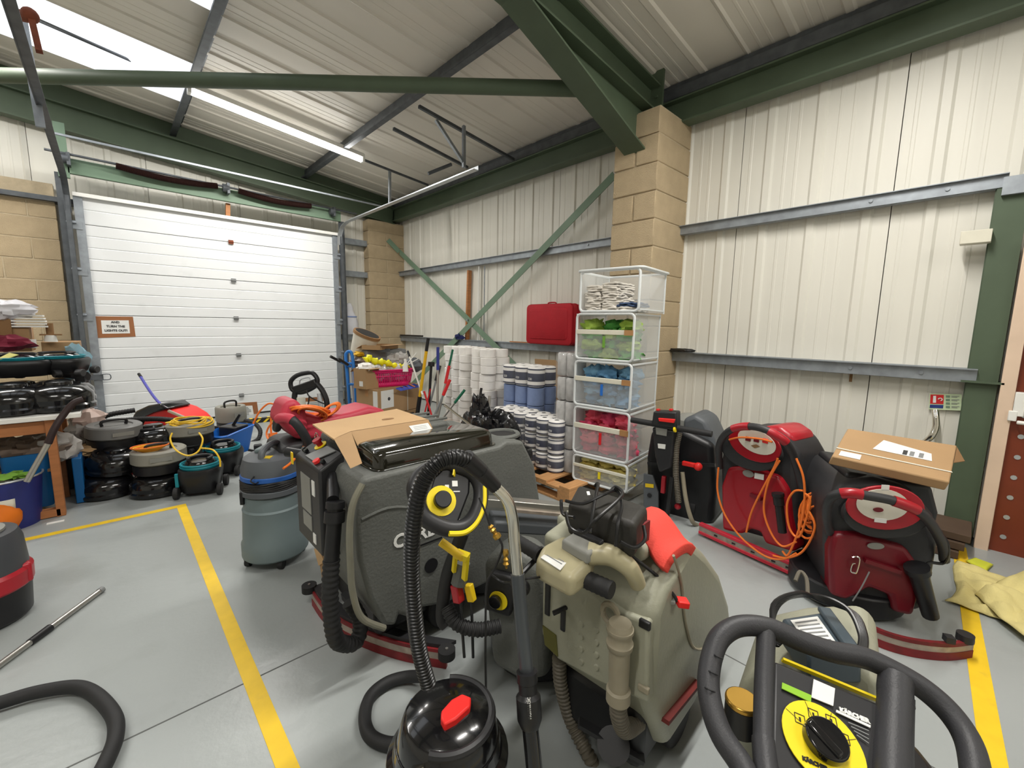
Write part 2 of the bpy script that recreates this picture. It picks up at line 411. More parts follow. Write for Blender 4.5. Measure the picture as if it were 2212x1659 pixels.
# lintel channel, torsion shaft and springs
def Y(px, py, y=YD): return onY(px, py, y)
g = G(); a, b = Y(145, 358, 6.98), Y(735, 468, 6.98); g.bar(a, b, .05, .16); g.build('lintel', 'green_light', door, world=True, bevel=.004)
g = G(); a, b = Y(95, 322, 6.88), Y(770, 462, 6.88); g.cyl(a, b, .013, n=10)
for px, py in ((148, 345), (720, 458), (492, 408)): p = Y(px, py, 6.90); g.box(p, (.03, .12, .13)); g.cyl(p-Vector((.06, 0.02, 0)), p+Vector((.0, -.02, 0)), .05, n=16)
g.build('torsion_shaft', 'galv_dark', door, world=True)
mat('spring', (70, 46, 42), .5, .4, var=.1)
for A, B in (((250, 358), (470, 402)), ((515, 412), (672, 445))):
    a, b = Y(*A, 6.88), Y(*B, 6.88); g = G(); n = 260; d = (b-a); u = Vector((0, 1, 0)); v = d.normalized().cross(u)
    R = .035; pts = [a+d*i/n for i in range(n+1)]; sag = lambda t: Vector((0, 0, -.035*math.sin(PI*t)))
    g.tube([p+sag(i/n) for i, p in enumerate(pts)], [R*(1+(.1 if i % 2 else -.1)) for i in range(n+1)], 12); g.build('torsion_spring', 'spring', door, world=True)
g = G(); a, b = Y(492, 440, 7.05), Y(492, 470, 7.05); g.bar(a, b, .05, .05, (0, 1, 0)); g.build('spring_bracket', 'wood', door, world=True)
g = G(); a = Y(125, 262, 6.95); g.box((a.x, 6.98, 3.13), (.09, .05, .56)); g.build('bracket_post', 'green_light', door, world=True)
# overhead tracks
mat('galv_bright', (188, 192, 196), .35, .6, var=.08, scale=20)
trk = [(xr+.07, YD-.06, 2.55), (xr+.07, YD-.08, 2.68), (xr+.07, YD-.2, 2.80), (xr+.07, YD-.4, 2.845), (xr+.07, 3.5, 2.845)]
g = G()
c = bez(trk[:4], 6)+[Vector(trk[4])]
for i in range(len(c)-1):
    for dx in (-.02, .02): g.bar(c[i], c[i+1], .004, .045, (0, 0, 1)) if dx > 0 else g.bar(c[i]+Vector((-.03, 0, -.02)), c[i+1]+Vector((-.03, 0, -.02)), .06, .004)
g.build('overhead_track', 'galv_bright', door, world=True)
g = G(); trl = [(-.25, YD-.06, 2.5), (-.25, YD-.08, 2.68), (-.25, YD-.2, 2.80), (-.25, YD-.4, 2.84), (-.25, 3.0, 2.84)]
c = bez(trl[:4], 6)+[Vector(trl[4])]
for i in range(len(c)-1): g.bar(c[i], c[i+1], .006, .055); g.bar(c[i]+Vector((.025, 0, -.02)), c[i+1]+Vector((.025, 0, -.02)), .05, .004)
g.build('overhead_track', 'galv_dark', door, world=True)
g = G(); a, b = Y(118, 288, 6.55), Y(835, 448, 6.55); g.bar(a, b, .02, .02); g.build('cross_rail', 'galv', door, world=True)
# hangers and perforated angles
hang = thing('track_hanger', 'perforated grey angle frame hanging from the roof above the right door track', 'bracket', (3.0, 4.0, 3.3))
RN = (.105, 0, 1); RP = (3.92, 0, 3.48-.17)
R_ = lambda px, py: pln(px, py, RP, RN)
g = G(); g.bar(R_(905, 230), R_(1110, 345), .03, .03); g.build('angle_bar', 'galv_dark', hang, world=True)
g = G(); g.bar(R_(850, 278), R_(1010, 362), .03, .03); g.build('angle_bar', 'galv_dark', hang, world=True)
e = Vector((xr+.07, 3.9, 2.86))
g = G(); t1 = R_(1002, 272); g.bar(t1, dep(1002, 362, (t1-CAM).dot(FW)), .03, .03, (0, 1, 0)); g.build('hanger_post', 'galv', hang, world=True)
g = G(); t0 = R_(942, 260); g.bar(t0, dep(1000, 350, (t1-CAM).dot(FW)), .03, .03, (0, 1, 0)); g.build('diagonal_stay', 'galv', hang, world=True)
g = G(); q = R_(980, 352); g.cyl(dep(925, 375, 4.6), dep(975, 355, 4.7), .018, n=10); g.build('stub_tube', 'galv_dark', hang, world=True)
hang2 = thing('track_hanger', 'small grey hanger between the end of the strip light and the door track', 'bracket', (2.9, 5.6, 3.3))
g = G(); g.bar(R_(785, 345), R_(925, 400), .025, .025); g.build('angle_bar', 'galv_dark', hang2, world=True)
g = G(); t = R_(842, 368); g.bar(t, dep(842, 440, (t-CAM).dot(FW)), .03, .03, (0, 1, 0)); g.build('hanger_post', 'galv', hang2, world=True)
hang3 = thing('track_hanger', 'grey hanger post and rusty clamp on the left door track by the rooflight', 'bracket', (-.2, 4.2, 3.2))
g = G(); d_ = 2.9; g.bar(dep(48, 40, 3.0), dep(88, 275, 3.05), .05, .02, (0, 1, 0)); g.build('hanger_post', 'galv', hang3, world=True)
g = G(); g.cyl(dep(30, 30, 2.5), dep(68, 38, 2.5), .03, n=10); g.sphere(dep(65, 33, 2.5), .04); g.bar(dep(68, 40, 2.5), dep(85, 112, 2.5), .03, .03, (0, 1, 0)); g.build('clamp', 'rust', hang3, world=True)
g = G(); g.cyl(dep(75, 40, 3.2), dep(385, 176, 5.1), .014, n=8); g.build('tie_rod', 'galv_dark', hang3, world=True)
# hazard bar on the floor in front of the door
hb = thing('floor_bar', 'yellow and black striped timber bar on the floor along the foot of the white door', 'bar', (1.6, 6.2, 0))
a = onZ(528, 916, 0); b = onZ(735, 893, 0); a.z = b.z = .03
mat('yellow', (232, 196, 30), .5, var=.05)
g = G(); g.bar(a, b, .06, .06); g.build('bar', 'black', hb, world=True)
g = G()
for i in range(12):
    p = a.lerp(b, (i+.3)/12); q = a.lerp(b, (i+.65)/12)
    s = Vector((0, -.0315, 0)); u = Vector((0, 0, .028)); k = Vector((.03, 0, 0)); g.quad(p+s-u-k, q+s-u-k, q+s+u+k, p+s+u+k); g.quad(p+u*1.12+s+k, q+u*1.12+s+k, q+u*1.12-s+k, p+u*1.12-s+k)
g.build('yellow_stripes', 'yellow', hb, world=True)
# green cross brace on the right wall
cb = thing('cross_brace', 'pale green steel cross brace bolted flat against the far white wall', 'brace', (3.85, 4.8, 1))
XB = 3.84
P1, P2 = onX(1327, 378, XB), onX(930, 790, XB); P3, P4 = onX(838, 520, XB), onX(1200, 878, XB)
def ext(a, b, t): return a+(b-a)*t
def flat(a, b, wd, x):
    g = G(); d = (b-a).normalized(); s = Vector((1, 0, 0)).cross(d).normalized()*wd/2; t = Vector((.004, 0, 0))
    vs = [p+s*i+t*j for p in (a, b) for i, j in ((-1, -1), (1, -1), (1, 1), (-1, 1))]
    g.add(vs, [(0, 1, 2, 3), (4, 5, 6, 7), (0, 1, 5, 4), (1, 2, 6, 5), (2, 3, 7, 6), (3, 0, 4, 7)]); return g
PE = ext(P1, P2, (6.9-P1.y)/(P2.y-P1.y))
flat(P1, PE, .085, 0).build('flat_bar', 'green_light', cb, world=True)
P3 = ext(P4, P3, (7.08-P4.y)/(P3.y-P4.y))
flat(P3+Vector((.01, 0, 0)), ext(P3, P4, 1.03)+Vector((.01, 0, 0)), .085, 0).build('flat_bar', 'green_light', cb, world=True)
g = G(); g.bar(P3, onY(838, 518, 7.145), .01, .085, (1, 0, .6)); g.build('end_plate', 'green_light', cb, world=True)
p = onX(1011, 691, XB); g = G(); g.cyl(p-Vector((.02, 0, 0)), p, .014, n=6); g.build('bolt', 'galv', cb, world=True)
# steel column and door frame at the right
g = G(); g.box((XG-.01, -.045, 1.1), (.014, .13, 2.25)); g.box((XG+.05, .02, 1.1), (.1, .012, 2.25)); g.box((XG+.05, -.105, 1.1), (.1, .012, 2.25)); g.box((XG+.03, -.045, 1.03), (.16, .18, .012))
o = g.build('trim_30', 'green_steel'); o['kind'] = 'structure'
g = G(); g.bar((XG, .0, 2.17), (XG, -2.5, 2.17), .1, .1); o = g.build('trim_31', 'galv'); o['kind'] = 'structure'
mat('cream_paint', (222, 196, 172), .5, var=.05)
mat('brown_door', (118, 52, 30), .35, var=.08, dirt=((92, 40, 26), 3, .55, .5))
d2 = bpy.data.objects.new('door_2', None); COL.objects.link(d2); d2['kind'] = 'structure'; d2.location = (XG, -.5, 0)
g = G(); g.box((XG-.01, -.152, .85), (.08, .062, 1.9)); g.box((XG-.01, -.7, 1.82), (.08, 1.16, .06)); g.build('frame', 'cream_paint', d2, world=True, bevel=.003)
g = G(); g.box((XG+.01, -.68, .90), (.04, .99, 1.8)); leaf = g.build('leaf', 'brown_door', d2, world=True)
g = G()
for i in range(14): g.cyl((XG-.012, -.235, .1+.125*i), (XG-.014, -.235, .1+.125*i), .014, n=10)
g.build('rivets', 'galv_bright', d2, world=True)
p = onX(2190, 880, XG-.05); g = G(); g.box((XG-.035, p.y-.02, p.z+.02), (.05, .045, .14)); g.box((XG-.035, p.y-.0, p.z-.05), (.06, .035, .06)); g.cyl((XG-.06, p.y-.02, p.z-.085), (XG-.06, p.y-.8, p.z-.085), .012, n=8); g.build('panic_bar', 'white', d2, world=True, bevel=.004)
g = G(); g.box((XW-.02, .9, .03), (.03, 2.0, .06)); g.build('baseboard_right', 'galv_dark')['kind'] = 'structure'
# ================================================================ LIGHTS
mat('tube_glow', (255, 253, 248), .4, var=0, emit=15)
def strip_light(name, a, b, label, power=90):
    a, b = Vector(a), Vector(b); t = thing(name, label, 'light', (a+b)/2); d = (b-a).normalized()
    up = Vector((0, 1, 0)).cross(d)*-1
    if up.z < 0: up = -up
    g = G(); g.bar(a+up*.05, b+up*.05, .09, .05); g.build('housing', 'white', t, world=True, bevel=.005)
    g = G(); g.bar(a-up*.0+d*.01, b-d*.01, .075, .05); g.build('tube_diffuser', 'tube_glow', t, world=True, bevel=.015)
    for e, s in ((a, -1), (b, 1)):
        g = G(); g.box(e+up*.02, (.03, .08, .09)); g.build('end_cap', 'white', t, world=True)
    ld = bpy.data.lights.new('lamp', 'AREA'); ld.shape = 'RECTANGLE'; ld.size = (b-a).length; ld.size_y = .08; ld.energy = power; ld.color = (1, .97, .92)
    lo = bpy.data.objects.new('lamp', ld); COL.objects.link(lo); lo.parent = t
    z = up; x = d; y = z.cross(x); R = Matrix((x, y, z)).transposed().to_4x4(); R.translation = (a+b)/2-up*.06
    lo.matrix_parent_inverse = Matrix.Identity(4); lo.matrix_basis = WM(t).inverted() @ R
    return t
RL = lambda px, py: pln(px, py, (3.92, 0, 3.48-.2), RN)
LA, LB = RL(408, 196), RL(783, 346)
strip_light('strip_light', LA, LB, 'long glowing fluorescent strip light on the ceiling by the rooflight', 60)
for k, (dx, dy, pw) in enumerate(((.35, -5.15, 72), (-3.1, -5.35, 55), (-3.1, -.1, 55), (0, -8.2, 30))):
    strip_light('strip_light', LA+Vector((dx, dy, -.105*dx)), LB+Vector((dx, dy, -.105*dx)), 'fluorescent strip light %s, out of the picture' % ('above the camera', 'above and left of the camera', 'over the left bay by the shutter', 'behind the camera')[k], pw)
# ================================================================ OBJECT HELPERS
class Fr:
    """local frame of a thing: x forward, y left, z up"""
    def __init__(s, x, y, rz=0.):
        s.O = Vector((x, y, 0)); s.rz = rz; s.a = Vector((math.cos(rz), math.sin(rz), 0)); s.b = Vector((-s.a.y, s.a.x, 0))
    def l(s, P): d = Vector(P)-s.O; return Vector((d.dot(s.a), d.dot(s.b), d.z))
    def side(s, px, py, lat): v = s.l(pln(px, py, s.O+s.b*lat, s.b)); return (v.x, v.z)
    def rear(s, px, py, fwd): v = s.l(pln(px, py, s.O+s.a*fwd, s.a)); return (v.y, v.z)
    def S(s, pts, lat): return [s.side(x, y, lat) for x, y in pts]
    def Rr(s, pts, fwd): return [s.rear(x, y, fwd) for x, y in pts]
    def S3(s, px, py, lat): v = s.side(px, py, lat); return Vector((v[0], lat, v[1]))
    def R3(s, px, py, fwd): v = s.rear(px, py, fwd); return Vector((fwd, v[0], v[1]))
    def Z3(s, px, py, z): return s.l(onZ(px, py, z))
    def D3(s, px, py, d): return s.l(dep(px, py, d))
    def thing(s, name, label, cat, group=None): return thing(name, label, cat, s.O, s.rz, group)
def ring(c, r, n=24, sx=1, sy=1): return [(c[0]+r*sx*math.cos(2*PI*i/n), c[1]+r*sy*math.sin(2*PI*i/n), c[2]) for i in range(n)]
def ribbon(pts, h, t, n=6):
    """upright strip along pts (bottom line), height h and thickness t"""
    C = bez(pts, n); g = G(); L = []
    for i, p in enumerate(C):
        d = (C[min(i+1, len(C)-1)]-C[max(i-1, 0)]); s = Vector((d.y, -d.x, 0)).normalized()*t/2; u = Vector((0, 0, h))
        L.append([p-s, p+s, p+s+u, p-s+u])
    return g.loft(L)
def slab(P, t, d=(0, 0, -1)):
    """polygon of 3D points given thickness t along d"""
    g = G(); n = len(P); d = Vector(d)*t; P = [Vector(p) for p in P]
    g.add(P+[p+d for p in P], [tuple(range(n)), tuple(reversed(range(n, 2*n)))]+[(i, i+n, (i+1) % n+n, (i+1) % n) for i in range(n)]); return g
def rrect(x0, x1, y0, y1, r, n=4):
    out = []
    for cx, cy, a in ((x1-r, y1-r, 0), (x0+r, y1-r, 90), (x0+r, y0+r, 180), (x1-r, y0+r, 270)):
        for k in range(n+1): t = math.radians(a+90*k/n); out.append((cx+r*math.cos(t), cy+r*math.sin(t)))
    return out
def crumple(c, rx, ry, rz_, seed, amp=.25, n=22, m=14, freq=3., flat=True):
    """lumpy closed heap"""
    g = G(); L = []; o = Vector((seed*3.1, seed*7.7, seed))
    for k in range(m+1):
        th = PI*k/m; row = []
        for i in range(n):
            ph = 2*PI*i/n; d = Vector((math.sin(th)*math.cos(ph), math.sin(th)*math.sin(ph), -math.cos(th)))
            q = 1+amp*2*(noise.noise(d*freq+o))+amp*abs(noise.noise(d*freq*2.7+o))
            p = Vector((d.x*rx*q, d.y*ry*q, d.z*rz_*q))
            if flat: p.z = max(p.z, -rz_*.75)
            row.append(p+Vector(c))
        L.append(row)
    return g.loft(L, True, True)
def carton(name, label, w_, d_, h, loc, rz, m='card', cat='box', group=None, tape=True, open_=False, world=True):
    t = thing(name, label, cat, loc, rz, group)
    g = G()
    if open_:
        k = .004
        for c, s in (((0, -d_/2, h/2), (w_, k, h)), ((0, d_/2, h/2), (w_, k, h)), ((-w_/2, 0, h/2), (k, d_, h)), ((w_/2, 0, h/2), (k, d_, h)), ((0, 0, k), (w_, d_, k))): g.box(c, s)
        g.build('walls', m, t)
        for s in (-1, 1):
            g = G(); g.bar((-w_/2, s*d_/2, h), (w_/2, s*d_/2, h), .003, .003); g.v = []; g.f = []
            a = [(-w_/2, s*d_/2, h), (w_/2, s*d_/2, h), (w_/2-.01, s*(d_/2+d_*.35), h-.02*s-.02), (-w_/2+.01, s*(d_/2+d_*.35), h-.02*s-.02)]
            slab(a, .003).build('flap', m, t)
    else:
        g.box((0, 0, h/2), (w_, d_, h)); g.build('body', m, t, bevel=.004)
        g = G(); g.box((0, 0, h+.001), (w_*.98, .004, .002)); g.build('seam', 'card_dark', t)
        if tape: g = G(); g.box((0, 0, h+.002), (w_*1.003, .045, .001)); g.box((w_/2+.001, 0, h-.04), (.001, .045, .08)); g.box((-w_/2-.001, 0, h-.04), (.001, .045, .08)); g.build('packing_tape', 'tape_brown', t)
    return t
mat('card', (166, 134, 96), .8, var=.05, scale=5, bump=.08, bscale=200)
mat('card_light', (192, 158, 116), .8, var=.05, scale=5, bump=.08, bscale=200)
mat('card_dark', (140, 106, 70), .8, var=.08)
mat('tape_brown', (172, 128, 84), .3, var=.05)
mat('grey_tank', (96, 98, 94), .55, var=.07, scale=4, bump=.25, bscale=90, dirt=((70, 70, 66), 3, .58, .4))
mat('dark_plastic', (38, 38, 40), .45, var=.15, scale=6)
mat('gloss_black', (18, 18, 20), .16, var=.1, coat=.4)
mat('lid_dark', (30, 29, 22), .10, var=.1, scale=2, coat=.6)
mat('rubber', (34, 34, 35), .65, var=.15, scale=12)
mat('hose_black', (24, 24, 25), .35, var=.1)
mat('hose_grey', (98, 92, 80), .5, var=.15, scale=20)
mat('red_plastic', (170, 26, 40), .38, var=.08, scale=4, coat=.15)
mat('red_faded', (190, 58, 76), .5, var=.08, scale=4)
mat('red_blade', (122, 30, 34), .55, var=.3, scale=9, dirt=((60, 34, 30), 14, .5, .6))
mat('strip_alu', (164, 152, 140), .45, .3, var=.25, scale=14, dirt=((96, 74, 62), 16, .55, .5))
mat('label_white', (226, 226, 222), .5, var=.02)
mat('label_grey', (136, 136, 130), .5, var=.05)
mat('orange_cable', (236, 120, 44), .45, var=.05)
mat('yellow_cable', (238, 196, 50), .45, var=.05)
mat('blue_vac', (40, 92, 168), .4, var=.05)
mat('vac_grey', (112, 126, 128), .5, var=.06, scale=4)
mat('vac_head', (88, 92, 96), .5, var=.06)
mat('yellow_bright', (240, 214, 30), .45, var=.04)
mat('tube_clear', (120, 118, 104), .3, var=.12, scale=12)
mat('led_red', (220, 40, 40), .4, var=0)
mat('chrome', (214, 210, 200), .16, 1., var=.04)
mat('pipe_grey', (84, 88, 92), .35, .6, var=.05)
mat('brass', (190, 150, 70), .3, .9, var=.1)
mat('bright_red', (236, 44, 40), .4, var=.03)
mat('beige', (156, 156, 138), .42, var=.05, scale=4, bump=.12, bscale=70, dirt=((122, 120, 102), 4, .6, .4))
mat('beige_warm', (172, 164, 132), .35, var=.05, scale=4)
mat('beige_dirty', (150, 142, 122), .55, var=.12, scale=9)
mat('coral', (222, 70, 58), .75, var=.05, scale=5, bump=.15, bscale=200)
mat('bag_black', (40, 38, 34), .6, var=.15, scale=7, bump=.3, bscale=25)
mat('squee_red', (206, 48, 66), .45, var=.1, scale=9)
mat('silver', (180, 178, 172), .3, .8, var=.08)
# ================================================================ GREY SCRUBBER
F = Fr(.75, 1.62, 0)
t = F.thing('floor_scrubber', 'large grey walk-behind floor scrubber with dark glossy tank lid and black console', 'scrubber')
LT = -.22
prof = F.S([(785,1034),(1079,964),(1095,953),(1131,953),(1156,1005),(1168,1083)], LT)
prof = prof+[(.84, .22), (.75, .16), (.20, .16)]+F.S([(910,1315),(883,1336),(863,1329),(856,1353),(829,1353),(799,1295),(775,1211),(768,1123),(770,1069)], LT)
g = G(); g.prism(prof, LT, .36, 'y'); g.build('tank', 'grey_tank', t, bevel=.03, seg=4, ang=50)
g = G(); g.tube(bez([F.S3(780, 1122, LT+.004), F.S3(835, 1098, LT+.004), F.S3(885, 1097, LT+.004), F.S3(930, 1112, LT+.004)], 5), .008, 8); g.build('moulded_rib', 'grey_tank', t)
g = G(); g.prism(rrect(-.09, .50, -.20, .04, .04), .79, .797, 'z'); g.build('lid_flange', 'lid_dark', t, bevel=.004)
g = G(); g.loft([[(x, y, z) for x, y in rrect(-.08+q, .49-q, -.19+q, .03-q, .04)] for q, z in ((0, .797), (.004, .84), (.012, .855), (.03, .862))]); g.build('tank_lid', 'lid_dark', t, ang=50)
g = G(); g.prism([(-.10, .79), (-.10, .84), (-.02, .87), (.40, .87), (.47, .79)], .06, .33, 'y'); g.build('rear_lid', 'grey_tank', t, bevel=.015, seg=3)
g = G()
for k in range(3): g.box((.18, .11+.08*k, .873), (.5, .012, .012))
g.build('lid_ribs', 'grey_tank', t, bevel=.004)
g = G(); g.tube([(.62+.085*math.cos(a/24*2*PI), -.08+.075*math.sin(a/24*2*PI), .797) for a in range(24)], .012, 8, closed=True); g.build('filler_ring', 'grey_tank', t)
g = G(); g.cyl((.62, -.08, .792), (.62, -.08, .798), .07, n=24); g.build('recess_shade', 'dark_plastic', t)  # dark disc inside the ring, painting the shade of the open recess
h = F.S3(931, 1221, LT-.001); g = G(); g.cyl(h+Vector((0, .03, 0)), h+Vector((0, -.004, 0)), .026, .03, n=20); g.build('hole_shade', 'black', t)  # black disc on the side panel, shade of a hole put into its colour
# console
g = G(); g.prism([(-.22, .43), (-.22, .775), (-.12, .83), (-.12, .43)], .0, .285, 'y'); con = g.build('console', 'dark_plastic', t, bevel=.01)
g = G(); g.box((-.145, .15, .55), (.10, .33, .26)); g.build('console_bracket', 'black', t, bevel=.02)
for (y0, y1, z0, z1, m) in ((.10, .21, .57, .72, 'label_grey'), (.10, .20, .50, .56, 'label_grey'), (.05, .08, .66, .72, 'label_white'), (.06, .09, .46, .50, 'label_white')):
    g = G(); g.box((-.2215, (y0+y1)/2, (z0+z1)/2), (.003, y1-y0, z1-z0)); g.build('rating_label', m, con)
def on_top(u, v): return Vector((-.22+.10*u, v, .775+.055*u+.003))
nrm = Vector((-.055, 0, .10)).normalized()
p = on_top(.75, .19); g = G(); g.cyl(p, p+nrm*.003, .026, n=20); g.build('stop_ring', 'yellow_bright', con)
g = G(); g.cyl(p, p+nrm*.022, .012, n=14); g.cyl(p+nrm*.022, p+nrm*.034, .018, n=14); g.build('stop_button', 'red_plastic', con)
g = G(); a = [on_top(.15, .10), on_top(.15, .19), on_top(.85, .14), on_top(.85, .05)]; slab(a, .004, nrm).build('key_pad', 'grey_mid', con)
p = on_top(.2, .07); g = G(); g.cyl(p, p+nrm*.012, .014, n=12); g.build('red_switch', 'led_red', con)
for v in (.03, .22, .25): p = on_top(.3, v); g = G(); g.cyl(p, p+nrm*.014, .009, n=10); g.build('knob', 'gloss_black', con)
p = on_top(.8, .25); g = G(); g.tube([p+Vector((0, .02*math.cos(i/10*2*PI), .02*math.sin(i/10*2*PI)+.02)) for i in range(10)], .002, 5, closed=True); g.build('key_ring', 'chrome', con)
g = G(); g.box((-.235, .27, .765), (.004, .022, .05)); g.build('key_tag', 'yellow', con)
a, b = F.S3(688, 1012, -.02), F.S3(722, 1043, -.14)
g = G(); g.cyl((-.17, 0, .745), (-.215, -.12, .70), .021, n=18); g.build('hand_grip', 'black', t)
g = G(); g.cyl((-.17, .29, .76), (-.23, .36, .77), .021, n=18); g.build('hand_grip', 'black', t)
# drain hose
hx = [F.S3(725, 1083, -.14), F.S3(722, 1130, -.15), F.S3(716, 1210, -.16), F.S3(713, 1290, -.17), F.S3(722, 1370, -.18)]
g = G(); g.tube(bez(hx[:3], 6), .026, 14); g.cyl(hx[0], hx[0]+(hx[1]-hx[0])*.3, .032, n=16); g.cyl(hx[0]+(hx[1]-hx[0])*.45, hx[0]+(hx[1]-hx[0])*.95, .035, n=16); g.build('hose_cuff', 'black', t)
g = G(); g.hose([hx[2], hx[3], hx[4], F.S3(740, 1390, -.16), F.S3(770, 1385, -.14), F.S3(778, 1340, -.12), F.S3(755, 1300, -.10)], .028, 12, .02, .05); g.build('drain_hose', 'rubber', t)
g = G(); g.tube(bez([F.S3(783, 1045, -.235), F.S3(762, 1090, -.24), F.S3(755, 1150, -.24), F.S3(757, 1220, -.24), F.S3(762, 1280, -.24), F.S3(782, 1335, -.24), F.S3(830, 1357, -.24)], 6), .012, 10); g.build('level_tube', 'tube_clear', t)
# squeegee
sq = [F.Z3(677, 1292, .035), F.Z3(705, 1330, .035), F.Z3(760, 1368, .035), F.Z3(860, 1405, .035), F.Z3(965, 1425, .035)]
g = ribbon(sq, .03, .012); squ = g.build('squeegee', 'strip_alu', t)
for dz, m in ((-.034, 'red_blade'), (.03, 'red_blade')): ribbon([p+Vector((0, 0, dz)) for p in sq], .034 if dz < 0 else .014, .016).build('blade', m, squ)
g = G(); g.loft([[p+Vector((.0, 0, .045)), p+Vector((.045, 0, .045)), p+Vector((.045, 0, .06)), p+Vector((0, 0, .06))] for p in bez(sq, 5)]); g.build('squeegee_frame', 'dark_plastic', squ)
for px, py in ((668, 1268), (965, 1408)):
    p = F.Z3(px, py, .09); g = G(); g.cyl(p-Vector((0, 0, .02)), p+Vector((0, 0, .012)), .033, n=20); g.build('bumper_wheel', 'rubber', t)
    g = G(); g.cyl(p+Vector((0, 0, .012)), p+Vector((0, 0, .016)), .006, n=8); g.build('wheel_bolt', 'silver', t)
g = G(); g.box((.30, .07, .16), (.75, .42, .14)); g.build('chassis', 'black', t, bevel=.03)
for y in (-.13, .27):
    g = G(); g.cyl((.25, y-.03, .1), (.25, y+.03, .1), .1, n=24); g.build('drive_wheel', 'rubber', t, bevel=.008)
g = G(); g.cyl((.62, .07, .03), (.62, .07, .12), .24, n=32); g.build('brush_deck', 'dark_plastic', t, bevel=.01)
g = G(); g.bar((-.1, .1, .14), (.05, .1, .16), .1, .03); g.build('squeegee_arm', 'dark_plastic', t)
pc = F.S3(926, 1147, LT-.002)
text('side_lettering', 'CARBON', .074, 'label_white', t, F.O+pc, (1, 0, 0), (0, 0, 1), bold=.002)
p2 = F.S3(925, 1172, LT-.002); g = G(); g.box(p2, (.13, .002, .006)); g.build('side_strip', 'black', t)
# opened carton lying over the lid
t = thing('cardboard_box', 'flattened tan cardboard box with drooping flap lying over the dark tank lid', 'box', (.9, 1.6, .87))
zc = .885
A = [onZ(675, 916, zc+.01), onZ(857, 883, zc), onZ(925, 906, zc), onZ(758, 932, zc), onZ(721, 948, zc)]
slab(A, .006).build('top_sheet', 'card_light', t, world=True)
B = [onZ(758, 932, zc), onZ(925, 906, zc), onZ(938, 932, .845), onZ(773, 964, .845)]
slab(B, .005, (0, 1, 0)).build('front_lip', 'card', t, world=True)
Cc = [onZ(721, 948, zc), onZ(758, 932, zc), onZ(782, 1001, .845), onZ(757, 1012, .835)]
slab(Cc, .005, (.5, 1, 0)).build('side_flap', 'card', t, world=True)
B = [p+Vector((.03, .03, -.02)) for p in B]; slab([B[0], B[1], B[2], B[3]], .005, (0, 1, 0)).build('inner_flap', 'card', t, world=True)
q = lambda u, v: B0[0].lerp(B0[1], u).lerp(B0[3].lerp(B0[2], u), v)+Vector((-.001, -.003, 0))
B0 = [onZ(758, 932, zc), onZ(925, 906, zc), onZ(938, 932, .845), onZ(773, 964, .845)]
slab([q(.70, .25), q(.97, .25), q(.985, .75), q(.72, .75)], .001, (0, -1, 0)).build('address_label', 'label_white', t, world=True)
for k in range(3): slab([q(.75, .38+.11*k), q(.93, .38+.11*k), q(.93, .41+.11*k), q(.75, .41+.11*k)], .0015, (0, -1, 0)).build('label_print', 'grey_mid', t, world=True)
p0 = onZ(838, 905, zc+.001); g = G(); g.lathe([(.03, 0), (.03, .001)], 18, p0, 1, .5); g.build('printed_mark', 'card_dark', t, world=True)
# torn card under the console
t = thing('cardboard_piece', 'torn strip of tan cardboard standing under the black console of the grey scrubber', 'cardboard', F.O+Vector((-.12, .02, 0)))
a = [F.O+F.R3(x, y, -.10) for x, y in ((678, 1185), (712, 1200), (722, 1225), (712, 1300), (700, 1278), (690, 1215))]
slab(a, .004, (1, 0, 0)).build('sheet', 'card', t, world=True)
slab([F.O+F.R3(x, y, -.105) for x, y in ((678, 1185), (690, 1190), (700, 1215), (688, 1222))], .003, (1, 0, 0)).build('torn_flap', 'card_light', t, world=True)
# ================================================================ GREY WET VACUUM
def base(px, py, r, z=0.):
    p = onZ(px, py, z); d = Vector((p.x, p.y, 0)).normalized(); return p+d*r
c = base(600, 1236, .165); t = thing('wet_vacuum', 'pale grey tub wet vacuum with blue ring and dark head', 'vacuum', c, .9)
g = G(); g.lathe([(.158, .05), (.166, .06), (.166, .13), (.158, .145), (.150, .31), (.152, .32), (.145, .33), (.143, .40)], 36); g.build('tub', 'vac_grey', t, ang=30)
g = G(); g.lathe([(.14, .40), (.155, .41), (.155, .435), (.148, .44)], 36); g.build('tub_rim', 'vac_head', t)
g = G()
for k in range(5): g.tube([(.147*math.cos(a/28*2*PI), .147*math.sin(a/28*2*PI), .446+.009*k+.004*math.sin(a+k)) for a in range(28)], .007, 6, closed=True)
g.build('wound_cable', 'black', t)
g = G(); g.lathe([(.14, .44), (.14, .49)], 30); g.build('cable_core', 'black', t)
g = G(); g.lathe([(.146, .488), (.15, .492), (.15, .512), (.146, .516)], 36); g.build('blue_ring', 'blue_vac', t)
g = G(); g.lathe([(.146, .515), (.146, .55), (.132, .60), (.11, .615), (.0, .62)], 36, capb=False); g.build('motor_head', 'vac_head', t, ang=40)
g = G(); g.tube(bez([(-.10, 0, .60), (-.085, 0, .645), (0, 0, .66), (.085, 0, .645), (.10, 0, .60)], 6), .017, 10); g.build('carry_handle', 'vac_head', t)
g = G(); g.box((.03, .055, .625), (.09, .05, .025)); g.build('switch_block', 'vac_grey', t, bevel=.008)
g = G(); g.box((-.085, -.02, .615), (.04, .05, .006)); g.build('warning_sticker', 'yellow', t)
g = G(); g.tube(bez([(-.145, .0, .50), (-.18, .0, .505), (-.18, .02, .52), (-.145, .02, .53)], 5), .004, 6); g.build('cable_hook', 'black', t)
g = G(); g.tube(bez([(.10, -.08, .56), (.16, -.15, .56), (.19, -.19, .55)], 5), .022, 12); g.build('suction_cuff', 'black', t)
